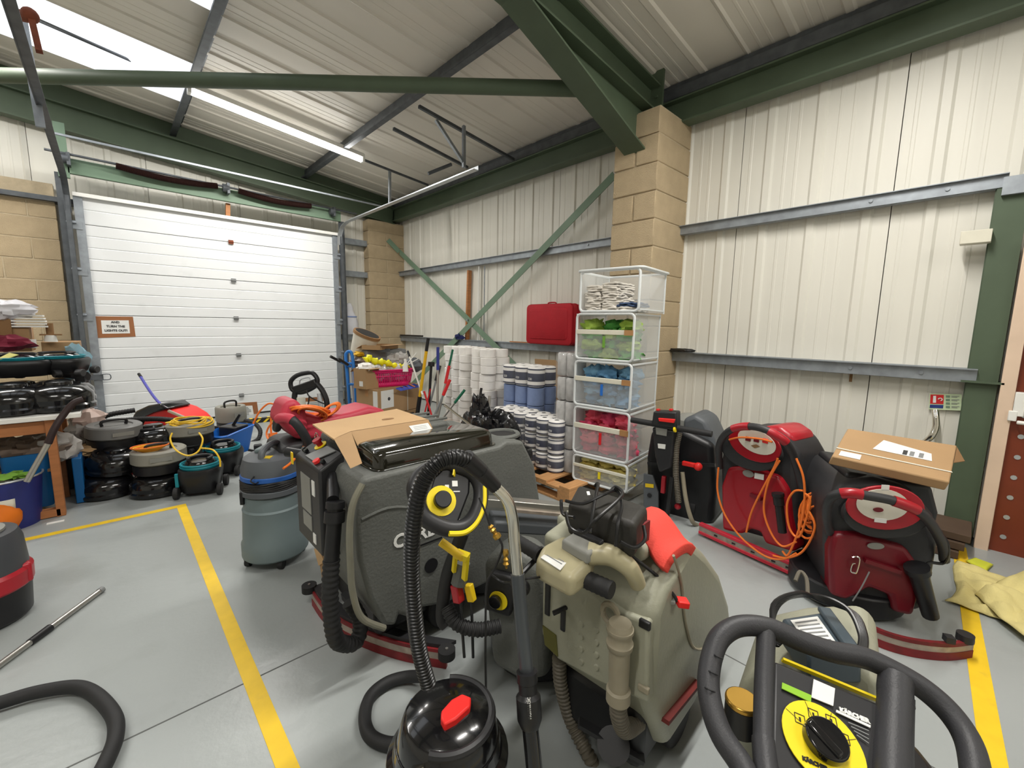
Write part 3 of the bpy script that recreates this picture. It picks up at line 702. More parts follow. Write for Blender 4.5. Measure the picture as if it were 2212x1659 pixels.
for k in range(4):
    a = k*PI/2+.6; p = (.135*math.cos(a), .135*math.sin(a)); g = G(); g.cyl((p[0], p[1]-.012, .028), (p[0], p[1]+.012, .028), .028, n=16); g.box((p[0], p[1], .055), (.03, .04, .03)); g.build('castor', 'rubber', t)
for s in (-1, 1): g = G(); g.box((s*.15*.7, -s*.15*.7, .40), (.03, .02, .07)); g.build('latch', 'black', t, bevel=.004)
# ================================================================ BLACK CYLINDER VACUUM WITH WAND (foreground)
c = base(960, 1730, .155, .0); c = onZ(965, 1640, .15); 
Fv = Fr(*dep(968, 1560, 1.02).xy, 1.1)
ztop = dep(968, 1560, 1.02).z
t = Fv.thing('cylinder_vacuum', 'glossy black cylinder vacuum cleaner with red switch cap in the foreground', 'vacuum')
R0 = .132
zt = ztop
g = G(); g.lathe([(.12, .02), (.135, .03), (R0+.004, zt-.11), (R0, zt-.10)], 40); g.build('drum', 'gloss_black', t)
g = G(); g.lathe([(R0, zt-.10), (R0+.012, zt-.09), (R0+.012, zt-.075), (R0-.004, zt-.06), (R0-.01, zt-.03)], 40); g.build('drum_rim', 'gloss_black', t, bevel=.002)
g = G(); g.lathe([(R0-.012, zt-.06), (R0-.014, zt-.02), (.105, zt+.02), (.095, zt+.03), (.03, zt+.037), (.001, zt+.038)], 40, capb=False); g.build('dome_head', 'gloss_black', t, ang=40)
g = G(); g.tube([(.103*math.cos(a), .103*math.sin(a), zt+.022) for a in [math.radians(150+200*i/26) for i in range(27)]], .010, 8); g.build('carry_handle', 'dark_plastic', t)
L = Fv.l
def vt(px, py): return Fv.Z3(px, py, zt+.040)
a = [vt(953, 1545), vt(975, 1520), vt(998, 1507), vt(1018, 1515), vt(1015, 1535), vt(985, 1562), vt(960, 1575), vt(952, 1560)]
slab([p+Vector((0, 0, .012)) for p in a], .025).build('red_switch', 'bright_red', t, bevel=.004)
p = vt(930, 1475); text('switch_mark', 'ESS', .012, 'label_white', t, Fv.O+Fv.a*p.x+Fv.b*p.y+Vector((0, 0, zt+.03)), -Fv.b, Fv.a)
p = vt(892, 1492); g = G(); g.box((p.x, p.y, zt-.0), (.02, .01, .02)); g.build('blue_clip', 'blue_vac', t)
g = G(); g.tube(bez([(-.10, .06, zt), (-.09, .12, zt-.03), (-.09, .15, zt-.06)], 4), .012, 8); g.build('latch', 'chrome', t)
for k in range(4):
    a = k*PI/2+.4; g = G(); g.cyl((.12*math.cos(a), .12*math.sin(a)-.012, .022), (.12*math.cos(a), .12*math.sin(a)+.012, .022), .022, n=14); g.build('castor', 'rubber', t)
# hose from the head, up and over
hp = [(925, 1478, .98), (905, 1400, .96), (893, 1300, .94), (889, 1200, .92), (896, 1110, .90), (912, 1045, .89), (945, 1000, .89), (985, 988, .91), (1018, 1000, .94)]
t2 = thing('vacuum_hose', 'black ribbed vacuum hose arching up from the glossy black vacuum to a chrome bent wand', 'hose', dep(925, 1478, 1.0))
g = G(); g.hose([dep(*p) for p in hp], .0165, 14, .0082, .09); g.build('ribbed_hose', 'hose_black', t2, world=True)
g = G(); g.cyl(dep(1005, 990, .93), dep(1040, 1020, .965), .021, .019, n=18); g.cyl(dep(1038, 1018, .96), dep(1070, 1052, .99), .018, .016, n=18); g.build('hose_end_cuff', 'black', t2, world=True)
wand = [dep(1065, 1048, .985), dep(1095, 1080, 1.0), dep(1107, 1120, 1.01), dep(1112, 1180, 1.01), dep(1118, 1240, 1.01)]
g = G(); g.tube(bez(wand, 8), .0135, 16); g.build('bent_chrome_tube', 'chrome', t2, world=True)
g = G(); g.tube([dep(1118, 1240, 1.01), dep(1128, 1350, 1.0), dep(1138, 1455, .99)], .0165, 18); g.build('straight_tube', 'pipe_grey', t2, world=True)
g = G(); a, b = dep(1138, 1450, .985), dep(1145, 1570, .97); g.tube([a, a.lerp(b, .18), a.lerp(b, .2), a.lerp(b, .38), a.lerp(b, .45), a.lerp(b, .85), b], [.024, .024, .021, .021, .028, .028, .021], 20); g.build('swivel_collar', 'black', t2, world=True)
g = G(); g.tube([b, dep(1160, 1720, .95)], .0185, 18); g.build('lower_tube', 'gloss_black', t2, world=True)
d = (b-a).normalized(); vw = (CAM-a).normalized(); sd = d.cross(vw).normalized()
text('collar_lettering', 'numatic', .014, 'label_white', t2, a.lerp(b, .65)+vw*.0292, d*-1, vw.cross(d*-1))
# loop of hose lying to the left of the black vacuum
t3 = thing('floor_hose', 'thick black hose looped on the floor left of the glossy black vacuum', 'hose', onZ(850, 1540, 0))
zz = .022
pts = [onZ(x, y, z) for x, y, z in ((925, 1462, .06), (880, 1462, .03), (835, 1475, zz), (800, 1505, zz), (788, 1550, zz), (800, 1590, zz), (840, 1608, zz), (880, 1600, .04))]
g = G(); g.tube(bez(pts, 8), .021, 14); g.build('hose_loop', 'rubber', t3, world=True)
# black hose on the floor at the left front
t3 = thing('floor_hose', 'smooth black hose curving over the floor at the left front corner', 'hose', onZ(200, 1500, 0))
pts = [onZ(x, y, .03) for x, y in ((-140, 1560), (0, 1518), (80, 1495), (160, 1484), (205, 1500), (245, 1545), (250, 1590), (232, 1640), (200, 1700), (170, 1760))]
g = G(); g.tube(bez(pts, 8), .022, 16); g.build('hose', 'rubber', t3, world=True)
t3 = thing('telescopic_pole', 'aluminium telescopic pole with black joint lying on the floor at the left', 'pole', onZ(100, 1360, 0))
a, b = onZ(214, 1278, .014), onZ(-60, 1480, .014)
g = G(); g.cyl(a, b, .0125, n=14); g.build('tube', 'silver', t3, world=True)
g = G(); g.cyl(a.lerp(b, .46), a.lerp(b, .62), .0165, .015, n=14); g.build('joint_sleeve', 'black', t3, world=True)
g = G(); g.cyl(a, a+(a-b).normalized()*.02, .0145, n=14); g.build('end_cap', 'grey_mid', t3, world=True)
# red and black vacuum at the left edge
c = base(-30, 1375, .14); t = thing('tub_vacuum', 'black and red tub vacuum with grey top at the left edge', 'vacuum', c, .3)
mat('head_grey', (70, 72, 76), .4, var=.05)
g = G(); g.lathe([(.13, .0), (.15, .02), (.157, .14), (.157, .15)], 32); g.build('tub', 'black', t)
g = G(); g.lathe([(.158, .15), (.166, .16), (.168, .22), (.158, .235)], 32); g.build('red_band', 'red_plastic', t)
g = G(); g.lathe([(.156, .235), (.148, .36), (.135, .40), (.06, .405), (.001, .405)], 32, capb=False); g.build('head', 'head_grey', t, ang=40)
g = G(); g.lathe([(.10, .404), (.10, .415), (.001, .418)], 24, capb=False); g.build('top_cap', 'label_grey', t)
g = G(); g.box((.12, -.08, .20), (.05, .05, .09)); g.build('red_latch', 'red_plastic', t, bevel=.01)
# ================================================================ BEIGE SCRUBBER
P0 = dep(1300, 1400, 1.20); an = math.radians(4)
O = Vector((P0.x, P0.y, 0)); F = Fr(O.x, O.y, an)
t = F.thing('floor_scrubber', 'beige walk-behind floor scrubber with coral red lid panel and black ribbed grips', 'scrubber')
yl = F.rear(1165, 1250, 0)[0]; yr = F.rear(1408, 1450, 0)[0]
zb = F.rear(1403, 1520, 0)[1]; zt = F.rear(1405, 1330, 0)[1]
BZ = lambda px, py, f=0: F.rear(px, py, f)
# tank: side silhouette taken on the right side plane
sp = [F.side(x, y, yr) for x, y in ((1420,1270),(1500,1165),(1530,1195),(1560,1240),(1578,1300),(1582,1345),(1545,1440),(1500,1530),(1440,1625))]
prof = [(0.0, zb), (0.0, zt-.02), (.05, zt+.055), (.10, zt+.10)]
top = max(z for x, z in sp); 0 and print('beige', yl, yr, zb, zt, [tuple(round(v, 2) for v in q) for q in sp])
prof = [(0.0, zb), (0.0, zt), (.06, zt+.06)]+sp[1:]
# close sensibly
g = G(); g.prism(prof, yr, yl, 'y'); g.build('tank', 'beige', t, bevel=.035, seg=4, ang=50)
BEI = F; BE = t
# raised rear panel with a grid of bosses
pp = F.Rr([(1172, 1245), (1170, 1370), (1205, 1425), (1300, 1478), (1400, 1520), (1402, 1345), (1345, 1322), (1240, 1250)], -.012)
g = G(); g.add([(-.014, y, z) for y, z in pp]+[(.02, y, z) for y, z in pp], [tuple(range(8)), tuple(reversed(range(8, 16)))]+[(i, i+8, (i+1) % 8+8, (i+1) % 8) for i in range(8)]); pan = g.build('rear_panel', 'beige', t, bevel=.010, seg=3)
for r in range(4):
    for q in range(3):
        if q == 2 and r > 2: continue
        y, z = F.rear(1256+33*q, 1348+27*r+12*q, -.014); g = G(); g.cyl((-.012, y, z), (-.019, y, z), .010, .007, n=14); g.build('boss', 'beige', pan)
for px, py, wd, h in ((1183, 1290, .02, .12), (1216, 1340, .018, .07)):
    y, z = F.rear(px, py, -.015); g = G(); g.box((-.012, y, z), (.012, wd, h)); g.build('slot', 'black', pan, bevel=.004)
y, z = F.rear(1216, 1318, -.03); g = G(); g.cyl((-.01, y, z), (-.05, y+.02, z-.01), .007, n=8); g.build('lever', 'black', t)
y, z = F.rear(1392, 1350, -.015); g = G(); g.box((-.012, y, z), (.012, .03, .022)); g.build('socket', 'black', pan, bevel=.003)
y, z = F.rear(1390, 1488, -.015); g = G(); g.box((-.014, y, z), (.012, .03, .018)); g.build('latch_recess', 'beige_dirty', pan, bevel=.003)
mat('olive_label', (96, 94, 40), .6)
a = [F.R3(x, y, -.014) for x, y in ((1173, 1350), (1202, 1372), (1206, 1418), (1178, 1392))]; slab(a, .003, (-1, 0, 0)).build('warning_label', 'olive_label', t)
# drain tube hanging on the panel
g = G()
a, b = F.R3(1340, 1345, -.06), F.R3(1335, 1515, -.055)
ax = [a.lerp(b, k) for k in (0, .06, .06, .10, .12, .22, .24, .30, .32, .82, .84, .98, 1.0)]
rr = [.028, .031, .034, .034, .030, .030, .034, .032, .027, .025, .031, .031, .020]
g.tube(ax, rr, 22); g.build('drain_tube', 'beige_dirty', t, ang=45)
g = G(); g.hose([b, b+Vector((.01, 0, -.05)), b+Vector((.05, 0, -.12)), b+Vector((.14, 0, -.16))], .022, 12, .012, .06); g.build('drain_hose', 'hose_grey', t)
g = G(); c_ = F.R3(1318, 1325, -.035); g.tube([c_+Vector((0, .022*math.cos(i/14*2*PI), .026*math.sin(i/14*2*PI))) for i in range(14)], .008, 8, closed=True); g.build('cap_strap', 'beige_dirty', t)
g = G(); g.hose([F.R3(1208, 1420, .03), F.R3(1212, 1480, .04), F.R3(1235, 1560, .06), F.R3(1275, 1640, .05), F.R3(1300, 1700, .08)], .021, 12, .014, .09); g.build('suction_hose', 'hose_grey', t)
# control head with handlebar
HZ = F.D3(1235, 1215, 1.16)
gl = [F.D3(1110, 1162, 1.22), F.D3(1172, 1198, 1.19)]; gr = [F.D3(1245, 1238, 1.11), F.D3(1325, 1280, 1.06)]
hb = [F.D3(1155, 1208, 1.19), F.D3(1185, 1165, 1.25), F.D3(1265, 1195, 1.20), F.D3(1235, 1250, 1.12)]
def zs(P, z): return [Vector((p.x, p.y, z)) for p in P]
zz = .70
head = [F.Z3(1155, 1208, zz+.02), F.Z3(1170, 1178, zz+.03), F.Z3(1215, 1150, zz+.06), F.Z3(1290, 1180, zz+.06), F.Z3(1275, 1222, zz+.03), F.Z3(1235, 1250, zz+.02)]
slab(head, .06).build('control_head', 'beige_warm', t, bevel=.018, seg=4, ang=50)
g = G(); arch = [F.Z3(1275, 1195, zz+.05), F.Z3(1320, 1200, zz+.055), F.Z3(1360, 1228, zz+.03), F.Z3(1378, 1262, zz-.02)]
g.tube(bez(arch, 6), [.030-.010*k/18 for k in range(19)], 14); g.build('side_arm', 'beige_warm', t)
sh_ = [F.Z3(x, y, top+.012) for x, y in ((1172, 1150), (1225, 1112), (1290, 1098), (1310, 1150), (1240, 1178))]
slab(sh_, .06).build('lid_shoulder', 'beige', t, bevel=.018, seg=4, ang=50)
kp = [F.Z3(1212, 1165, zz+.065), F.Z3(1245, 1145, zz+.085), F.Z3(1303, 1172, zz+.085), F.Z3(1270, 1198, zz+.065)]
slab(kp, .03).build('key_pad', 'label_grey', t, bevel=.006)
kp2 = [F.Z3(1238, 1147, zz+.086), F.Z3(1250, 1139, zz+.094), F.Z3(1306, 1166, zz+.094), F.Z3(1296, 1174, zz+.086)]; slab(kp2, .01).build('switch_bar', 'black', t, bevel=.003)
nt = [F.Z3(1168, 1205, zz+.0235), F.Z3(1200, 1176, zz+.034), F.Z3(1240, 1197, zz+.034), F.Z3(1210, 1232, zz+.0235)]; slab([p+Vector((0, 0, .001)) for p in nt], .002).build('notice_label', 'label_white', t)
for k in range(4):
    u0, u1 = .30+.14*k, .33+.14*k; A_ = [nt[0].lerp(nt[3], .1).lerp(nt[1].lerp(nt[2], .1), 1-u0), nt[0].lerp(nt[3], .9).lerp(nt[1].lerp(nt[2], .9), 1-u0), nt[0].lerp(nt[3], .9).lerp(nt[1].lerp(nt[2], .9), 1-u1), nt[0].lerp(nt[3], .1).lerp(nt[1].lerp(nt[2], .1), 1-u1)]
    slab([p+Vector((0, 0, .002)) for p in A_], .002).build('print_line', 'grey_mid', t)
def grip(parent, a, b, r=.019, w=True):
    g = G(); n = 16; d = b-a
    g.tube([a.lerp(b, k/n) for k in range(n+1)], [r*(1.05 if k % 2 else .97) for k in range(n+1)], 14); g.build('grip', 'rubber', parent)
    g = G(); g.cyl(a-d.normalized()*.004, a+d.normalized()*.006, r*1.25, n=14); g.build('grip_collar', 'black', parent)
a1, b1 = F.Z3(1168, 1200, zz+.0), F.Z3(1108, 1163, zz+.0); grip(t, a1, b1)
a1, b1 = F.Z3(1240, 1240, zz-.01), F.Z3(1322, 1276, zz-.01); grip(t, a1, b1, .022)
g = G(); m_ = F.Z3(1165, 1200, zz-.02); g.cyl(m_, F.D3(1105, 1262, 1.12), .007, n=8); g.sphere(F.D3(1128, 1270, 1.14), .022); g.build('brake_lever', 'black', t)
# coral lid panel (saddle shaped)
gr_ = []
zc = top
for i in range(9):
    row = []
    for j in range(9):
        u, v = i/8, j/8
        A1 = F.Z3(1365, 1140, zc+.03).lerp(F.Z3(1415, 1100, zc+.03), u); A2 = F.Z3(1440, 1198, zc+.012).lerp(F.Z3(1502, 1160, zc+.012), u)
        p = A1.lerp(A2, v); p.z += .02*math.sin(v*PI*1.5+.6)-.03*(abs(u-.5)*2)**3; row.append(p)
    gr_.append(row)
g = G(); g.sheet(gr_); g.build('lid_panel', 'coral', t, solid=.03, bevel=.004, ang=60)
hump = [F.Z3(1260, 1105, top-.0), F.Z3(1400, 1090, top-.0)]
g = G(); g.box((.17, (yl+yr)/2+.03, top-.01), (.22, (yl-yr)*.8, .05)); g.build('rear_lid', 'beige', t, bevel=.02, seg=4)
mat('bumper_red', (104, 34, 30), .6, var=.2)
# undercarriage
g = G(); g.box((.30, (yl+yr)/2, .17), (.5, (yl-yr)*.8, .2)); g.build('chassis', 'black', t, bevel=.03)
for y in (yr+.05, yl-.05): g = G(); g.cyl((.30, y-.03, .1), (.30, y+.03, .1), .1, n=24); g.build('drive_wheel', 'rubber', t, bevel=.008)
for p in ((1290, 1560), (1330, 1600)): pass
g = G(); a, b = F.Z3(1250, 1560, .20), F.Z3(1390, 1640, .12); g.bar(a, b, .03, .012); g.cyl(F.Z3(1325, 1610, .14), F.Z3(1325, 1610, .17), .045, n=20); g.build('squeegee_link', 'dark_plastic', t)
g = G(); a, b = F.side(1510, 1475, yr-.012), F.side(1440, 1560, yr-.012); g.bar((a[0], yr-.004, a[1]), (b[0], yr-.004, b[1]), .012, .03, (0, 1, 0)); g.build('side_bumper', 'red_blade' if 0 else 'bumper_red', t)
g = G(); g.tube(bez([F.side(1455, 1200, yr-.0)[0:1]+(yr+.0,)+F.side(1455, 1200, yr)[1:2] if 0 else F.S3(1455, 1200, yr-.003), F.S3(1472, 1260, yr-.003), F.S3(1480, 1340, yr-.003), F.S3(1500, 1400, yr-.003), F.S3(1540, 1390, yr-.003), F.S3(1575, 1345, yr-.003)], 6), .004, 6); g.build('moulding_line', 'beige_dirty', t)
# connector lead
t2 = thing('battery_lead', 'short black lead ending in a red plug hanging over the side of the beige scrubber', 'cable', dep(1440, 1260, 1.2))
g = G(); g.tube(bez([dep(1330, 1170, 1.18), dep(1370, 1205, 1.15), dep(1420, 1245, 1.15), dep(1455, 1285, 1.15), dep(1462, 1298, 1.15)], 6), .0045, 8); g.build('cable', 'rubber', t2, world=True)
g = G(); a = dep(1462, 1300, 1.15); g.bar(a, dep(1486, 1303, 1.15), .03, .018); g.build('red_plug', 'bright_red', t2, world=True, bevel=.003)
g = G(); g.bar(dep(1430, 1298, 1.17), dep(1460, 1300, 1.15), .018, .012); g.build('plug_tail', 'label_grey', t2, world=True, bevel=.003)
# charger in a black cover with looped lead
ch = thing('battery_charger', 'black covered charger wrapped in its own cable resting on the beige scrubber', 'charger', dep(1310, 1120, 1.28))
zb_ = top+.03
fp = [onZ(x, y, zb_) for x, y in ((1232, 1112), (1262, 1075), (1400, 1112), (1375, 1165))]
tp = [onZ(*q, top+.125) for q in ((1228, 1085), (1250, 1045), (1400, 1092), (1372, 1132))]
bt = [Vector((q.x, q.y, q.z-.095)) for q in tp]
g = G(); g.loft([bt, [q.lerp(w_, .5)+(q-tp[0].lerp(tp[2], .5)).normalized()*.006 for q, w_ in zip(bt, tp)], tp]); g.build('cover', 'bag_black', ch, world=True, bevel=.014, seg=3, ang=50)
g = G(); m_ = tp[2].lerp(tp[3], .5); 
sd = (tp[3]-tp[2]).normalized(); 
g.bar(m_+Vector((0, 0, -.03)), m_+Vector((0, 0, -.085)), .09, .006, (tp[2]-tp[1])); g.build('red_end', 'red_blade', ch, world=True)
for q in (((1222, 1105, 1.26), (1232, 1140, 1.24), (1262, 1150, 1.22), (1290, 1120, 1.2), (1330, 1085, 1.25), (1345, 1065, 1.3), (1330, 1052, 1.34), (1318, 1062, 1.33)), ((1285, 1050, 1.4), (1292, 1045, 1.38), (1286, 1075, 1.3), (1280, 1110, 1.24), (1275, 1150, 1.2)), ((1222, 1082, 1.31), (1260, 1088, 1.28), (1300, 1070, 1.3), (1332, 1060, 1.34), (1343, 1090, 1.26), (1335, 1130, 1.2), (1330, 1180, 1.19)), ((1212, 1080, 1.33), (1216, 1110, 1.3), (1240, 1118, 1.25)), ((1340, 1170, 1.19), (1370, 1183, 1.19), (1393, 1165, 1.22), (1390, 1135, 1.24))):
    g = G(); g.tube(bez([dep(k[0], k[1], k[2]*.875) for k in q], 7), .0045, 8); g.build('charger_lead', 'hose_black', ch, world=True)
g = G(); g.bar(dep(1270, 1062, 1.19), dep(1272, 1070, 1.18), .008, .003); g.build('tag', 'label_white', ch, world=True)
# silver rail of the squeegee behind
t = thing('squeegee_rail', 'worn silver squeegee rail lying between the small dial-handled scrubber and the beige one', 'rail', dep(1160, 1100, 1.9))
g = G(); g.bar(dep(1045, 1082, 1.75), dep(1232, 1098, 1.85), .05, .035); g.build('upper_rail', 'silver', t, world=True, bevel=.003)
g = G(); g.bar(dep(1100, 1100, 1.75), dep(1232, 1112, 1.83), .03, .012); g.build('lower_rail', 'strip_alu', t, world=True)
g = G(); g.bar(dep(1060, 1125, 1.8), dep(1210, 1135, 1.88), .12, .05); g.build('backing', 'vac_head', t, world=True, bevel=.01)
# ================================================================ SMALL DIAL SCRUBBER (yellow trimmed loop handle)
t = thing('compact_scrubber', 'compact dark grey scrubber with yellow-trimmed loop handle and yellow dial', 'scrubber', (dep(1080, 1400, 1.45).x, dep(1080, 1400, 1.45).y, 0))
def dq(l): return [dep(*p) for p in l]
def Dd(px, py, c=(975, 1090), d0=1.26, gx=.0006, gy=-.0006): return dep(px, py, d0+(px-c[0])*gx+(py-c[1])*gy)
loop = [Dd(x, y) for x, y in ((985, 1006), (1018, 1020), (1036, 1046), (1038, 1080), (1026, 1115), (1003, 1138), (970, 1142), (935, 1130), (912, 1112), (900, 1078), (896, 1050), (910, 1025), (940, 1006), (965, 1000))]
g = G(); g.tube(bez(loop, 5, True), .0235, 14, closed=True); hd = g.build('loop_handle', 'dark_plastic', t, world=True)
pan = [Dd(x, y) for x, y in ((938, 1030), (965, 1004), (1016, 1030), (1014, 1065), (988, 1134), (945, 1134), (916, 1110))]
vw = (CAM-pan[0]).normalized()
slab(pan, .03, -vw).build('dial_panel', 'black', t, world=True, bevel=.006)
def disc(c, r, th, n=(0, 0, 1), seg=28, inner=None):
    n = Vector(n).normalized(); u = n.orthogonal().normalized(); v = n.cross(u); g = G()
    g.loft([[Vector(c)+n*k+(u*math.cos(2*PI*i/seg)+v*math.sin(2*PI*i/seg))*r for i in range(seg)] for k in (0, th)]); return g
pn = (pan[2]-pan[0]).cross(pan[5]-pan[0]).normalized(); pn = pn if pn.dot(vw) > 0 else -pn
c_ = Dd(953, 1082)+pn*.001
disc(c_, .044, .003, pn).build('dial_plate', 'yellow_bright', t, world=True); disc(c_+pn*.003, .025, .022, pn).build('dial_knob', 'black', t, world=True, bevel=.003)
X_ = (pan[2]-pan[0]).normalized()
for (px, py, wd, h, m) in ((982, 1045, .017, .017, 'label_white'), (965, 1052, .012, .012, 'label_white'), (986, 1062, .02, .003, 'label_white')):
    c2 = Dd(px, py)+pn*.001; Y_ = pn.cross(X_); slab([c2-X_*wd/2-Y_*h/2, c2+X_*wd/2-Y_*h/2, c2+X_*wd/2+Y_*h/2, c2-X_*wd/2+Y_*h/2], .002, pn).build('sticker', m, t, world=True)
g = G(); g.tube(bez([Dd(1046, 1050)-ray(1046, 1050)*.02, Dd(1045, 1090)-ray(1045, 1090)*.02, Dd(1030, 1128)-ray(1030, 1128)*.02, Dd(1005, 1150)-ray(1005, 1150)*.02, Dd(970, 1153)-ray(970, 1153)*.02], 5), .0075, 8); g.build('yellow_trim', 'yellow_bright', t, world=True)
g = G(); g.bar(Dd(980, 1018)+pn*.01, Dd(978, 1030)+pn*.01, .004, .02); g.build('yellow_tab', 'yellow_bright', t, world=True)
# body behind the handle
b0 = dep(1100, 1390, 1.50)
Fk = Fr(b0.x, b0.y, .45)
def kb(pts, f): return [Fk.rear(x, y, f) for x, y in pts]
bd = kb([(1040, 1215), (1080, 1190), (1130, 1200), (1170, 1240), (1180, 1330), (1185, 1470), (1130, 1480), (1060, 1440), (1045, 1290)], 0)
g = G(); g.prism([(y, z) for y, z in bd], .0, .16, 'x'); Tt = G(); Tt.add([Fk.O+Fk.a*v.x+Fk.b*v.y+Vector((0, 0, v.z)) for v in g.v], g.f); Tt.build('tank', 'grey_tank', t, world=True, bevel=.035, seg=4, ang=50)
kn = [Fk.O+Fk.a*-.03+Fk.b*y+Vector((0, 0, z)) for y, z in kb([(1055, 1250), (1060, 1238), (1115, 1250), (1118, 1268), (1100, 1335), (1045, 1318), (1043, 1300)], -.03)]
slab(kn, .05, Fk.a).build('dial_box', 'dark_plastic', t, world=True, bevel=.008)
y, z = Fk.rear(1077, 1297, -.033); c_ = Fk.O+Fk.a*-.033+Fk.b*y+Vector((0, 0, z)); disc(c_, .033, .003, -Fk.a).build('dial_plate', 'yellow_bright', t, world=True); disc(c_-Fk.a*.003+Fk.b*.008, .022, .016, -Fk.a).build('dial_knob', 'gloss_black', t, world=True, bevel=.002)
g = G(); g.hose([dep(965, 1310, 1.42), dep(985, 1345, 1.40), dep(1030, 1360, 1.40), dep(1080, 1352, 1.42)], .022, 12, .012, .06); g.build('suction_hose', 'rubber', t, world=True)
g = G(); g.tube(bez(dq([(1000, 1150, 1.42), (985, 1190, 1.42), (965, 1250, 1.42), (955, 1330, 1.44), (965, 1350, 1.44)]), 6), .022, 12); g.build('riser_hose', 'rubber', t, world=True)
g = G(); g.cyl((b0.x+.15, b0.y+.05, .09), (b0.x+.15, b0.y+.11, .09), .09, n=24); g.build('drive_wheel', 'rubber', t, world=True)
g = G(); g.cyl((b0.x+.25, b0.y+.1, .02), (b0.x+.25, b0.y+.1, .18), .19, n=28); g.build('brush_deck', 'black', t, world=True, bevel=.02)
# yellow bracket lever
t2 = thing('bracket_lever', 'yellow hooked lever bracket hanging below the dial handle on the grey tank side', 'bracket', dep(985, 1230, 1.35))
g = G(); g.cyl(dep(952, 1170, 1.33), dep(1000, 1205, 1.33), .013, n=14); g.build('rod', 'tape', t2, world=True)
g = G(); g.bar(dep(985, 1195, 1.34), dep(1012, 1205, 1.33), .03, .02); g.bar(dep(1008, 1200, 1.34), dep(1003, 1252, 1.36), .012, .02); g.bar(dep(984, 1198, 1.36), dep(980, 1235, 1.38), .012, .015); g.build('fork', 'yellow_bright', t2, world=True, bevel=.002)
g = G(); g.tube(bez(dq([(1000, 1215, 1.4), (995, 1240, 1.4), (990, 1262, 1.4)]), 4), .025, 10); g.build('tank_neck', 'grey_tank', t2, world=True)
t2 = thing('battery_connector', 'red and yellow battery plugs dangling under the yellow hooked lever', 'connector', dep(1000, 1280, 1.4))
g = G(); g.bar(dep(985, 1262, 1.4), dep(992, 1300, 1.4), .03, .03); g.build('red_plug', 'red_plastic', t2, world=True, bevel=.004)
g = G(); g.bar(dep(1012, 1262, 1.4), dep(1020, 1298, 1.4), .022, .025); g.build('yellow_plug', 'yellow', t2, world=True, bevel=.003)
for q in (((995, 1295, 1.4), (998, 1350, 1.4), (1003, 1420, 1.4)), ((1018, 1295, 1.4), (1020, 1350, 1.4), (1022, 1420, 1.42))):
    g = G(); g.tube(bez(dq(q), 5), .005, 6); g.build('lead', 'black', t2, world=True)
# thin cables with brass couplings
t2 = thing('brass_coupling', 'brass hose couplings on thin black leads dangling beside the chrome bent tube', 'coupling', dep(1075, 1150, 1.2))
g = G(); g.tube(bez(dq([(1035, 1075, 1.2), (1050, 1110, 1.2), (1058, 1135, 1.2)]), 6), .003, 6); g.build('lead', 'black', t2, world=True)
g = G(); a, b = dep(1058, 1135, 1.2), dep(1076, 1162, 1.2); g.tube([a.lerp(b, k/8) for k in range(9)], [.006, .009, .006, .01, .007, .006, .012, .012, .011], 8); g.build('steel_coupling', 'brass', t2, world=True)
g = G(); g.tube(bez(dq([(1078, 1162, 1.2), (1085, 1185, 1.2), (1070, 1225, 1.2), (1052, 1260, 1.2), (1049, 1330, 1.2), (1049, 1420, 1.2), (1050, 1500, 1.2)]), 6), .0035, 6); g.build('lead', 'black', t2, world=True)
g = G(); a, b = dep(1092, 1188, 1.2), dep(1094, 1228, 1.2); g.tube([a.lerp(b, k/8) for k in range(9)], [.008, .009, .009, .005, .009, .006, .010, .004, .003], 8); g.build('brass_coupling_end', 'brass', t2, world=True)
g = G(); g.tube(bez(dq([(1060, 1240, 1.22), (1090, 1258, 1.2), (1140, 1250, 1.1), (1180, 1245, 1.15)]), 6), .003, 6); g.build('lead', 'black', t2, world=True)
# ================================================================ LARGE DIAL HANDLE SCRUBBER (front right)
c0 = dep(1780, 1560, .80)
t = thing('compact_scrubber', 'dark grey scrubber with broad black loop handle and large yellow dial at the front right', 'scrubber', (c0.x+.25, c0.y-.0, 0))
mat('handle_grey', (50, 50, 53), .5, var=.05, scale=8, bump=.1, bscale=300)
KD = lambda px, py, o=0: dep(px, py, .74+(1640-py)*.0006+o)
loop = [KD(x, y) for x, y in ((1560, 1372), (1600, 1352), (1660, 1356), (1730, 1385), (1800, 1408), (1870, 1422), (1950, 1460), (2010, 1500), (2060, 1550), (2095, 1610), (2110, 1690), (2115, 1780), (2000, 1900), (1800, 1850), (1640, 1720), (1600, 1650), (1560, 1590), (1538, 1530), (1530, 1470), (1540, 1410))]
g = G(); g.tube(bez(loop, 6, True), .0205, 16, closed=True); g.build('loop_handle', 'handle_grey', t, world=True)
for A_, B_, r in (((1655, 1365), (1650, 1600), .018), ((1650, 1600), (1665, 1720), .02), ((1935, 1465), (1935, 1520), .028), ((1935, 1500), (1928, 1700), .028)):
    g = G(); g.tube(bez([KD(*A_), KD((A_[0]+B_[0])/2-2, (A_[1]+B_[1])/2), KD(*B_)], 5), r, 12); g.build('handle_post', 'handle_grey', t, world=True)
for px, py in ((1548, 1415), (1537, 1450), (1531, 1487)):
    a = KD(px-16, py-5, -.003); b = KD(px+14, py+8, -.016); g = G(); g.tube(bez([a, a.lerp(b, .5)+(CAM-a).normalized()*.014, b], 4), .0015, 5); g.build('grip_line', 'dark_plastic', t, world=True)
pan = [KD(x, y, .0) for x, y in ((1672, 1425), (1905, 1520), (1905, 1760), (1665, 1760))]
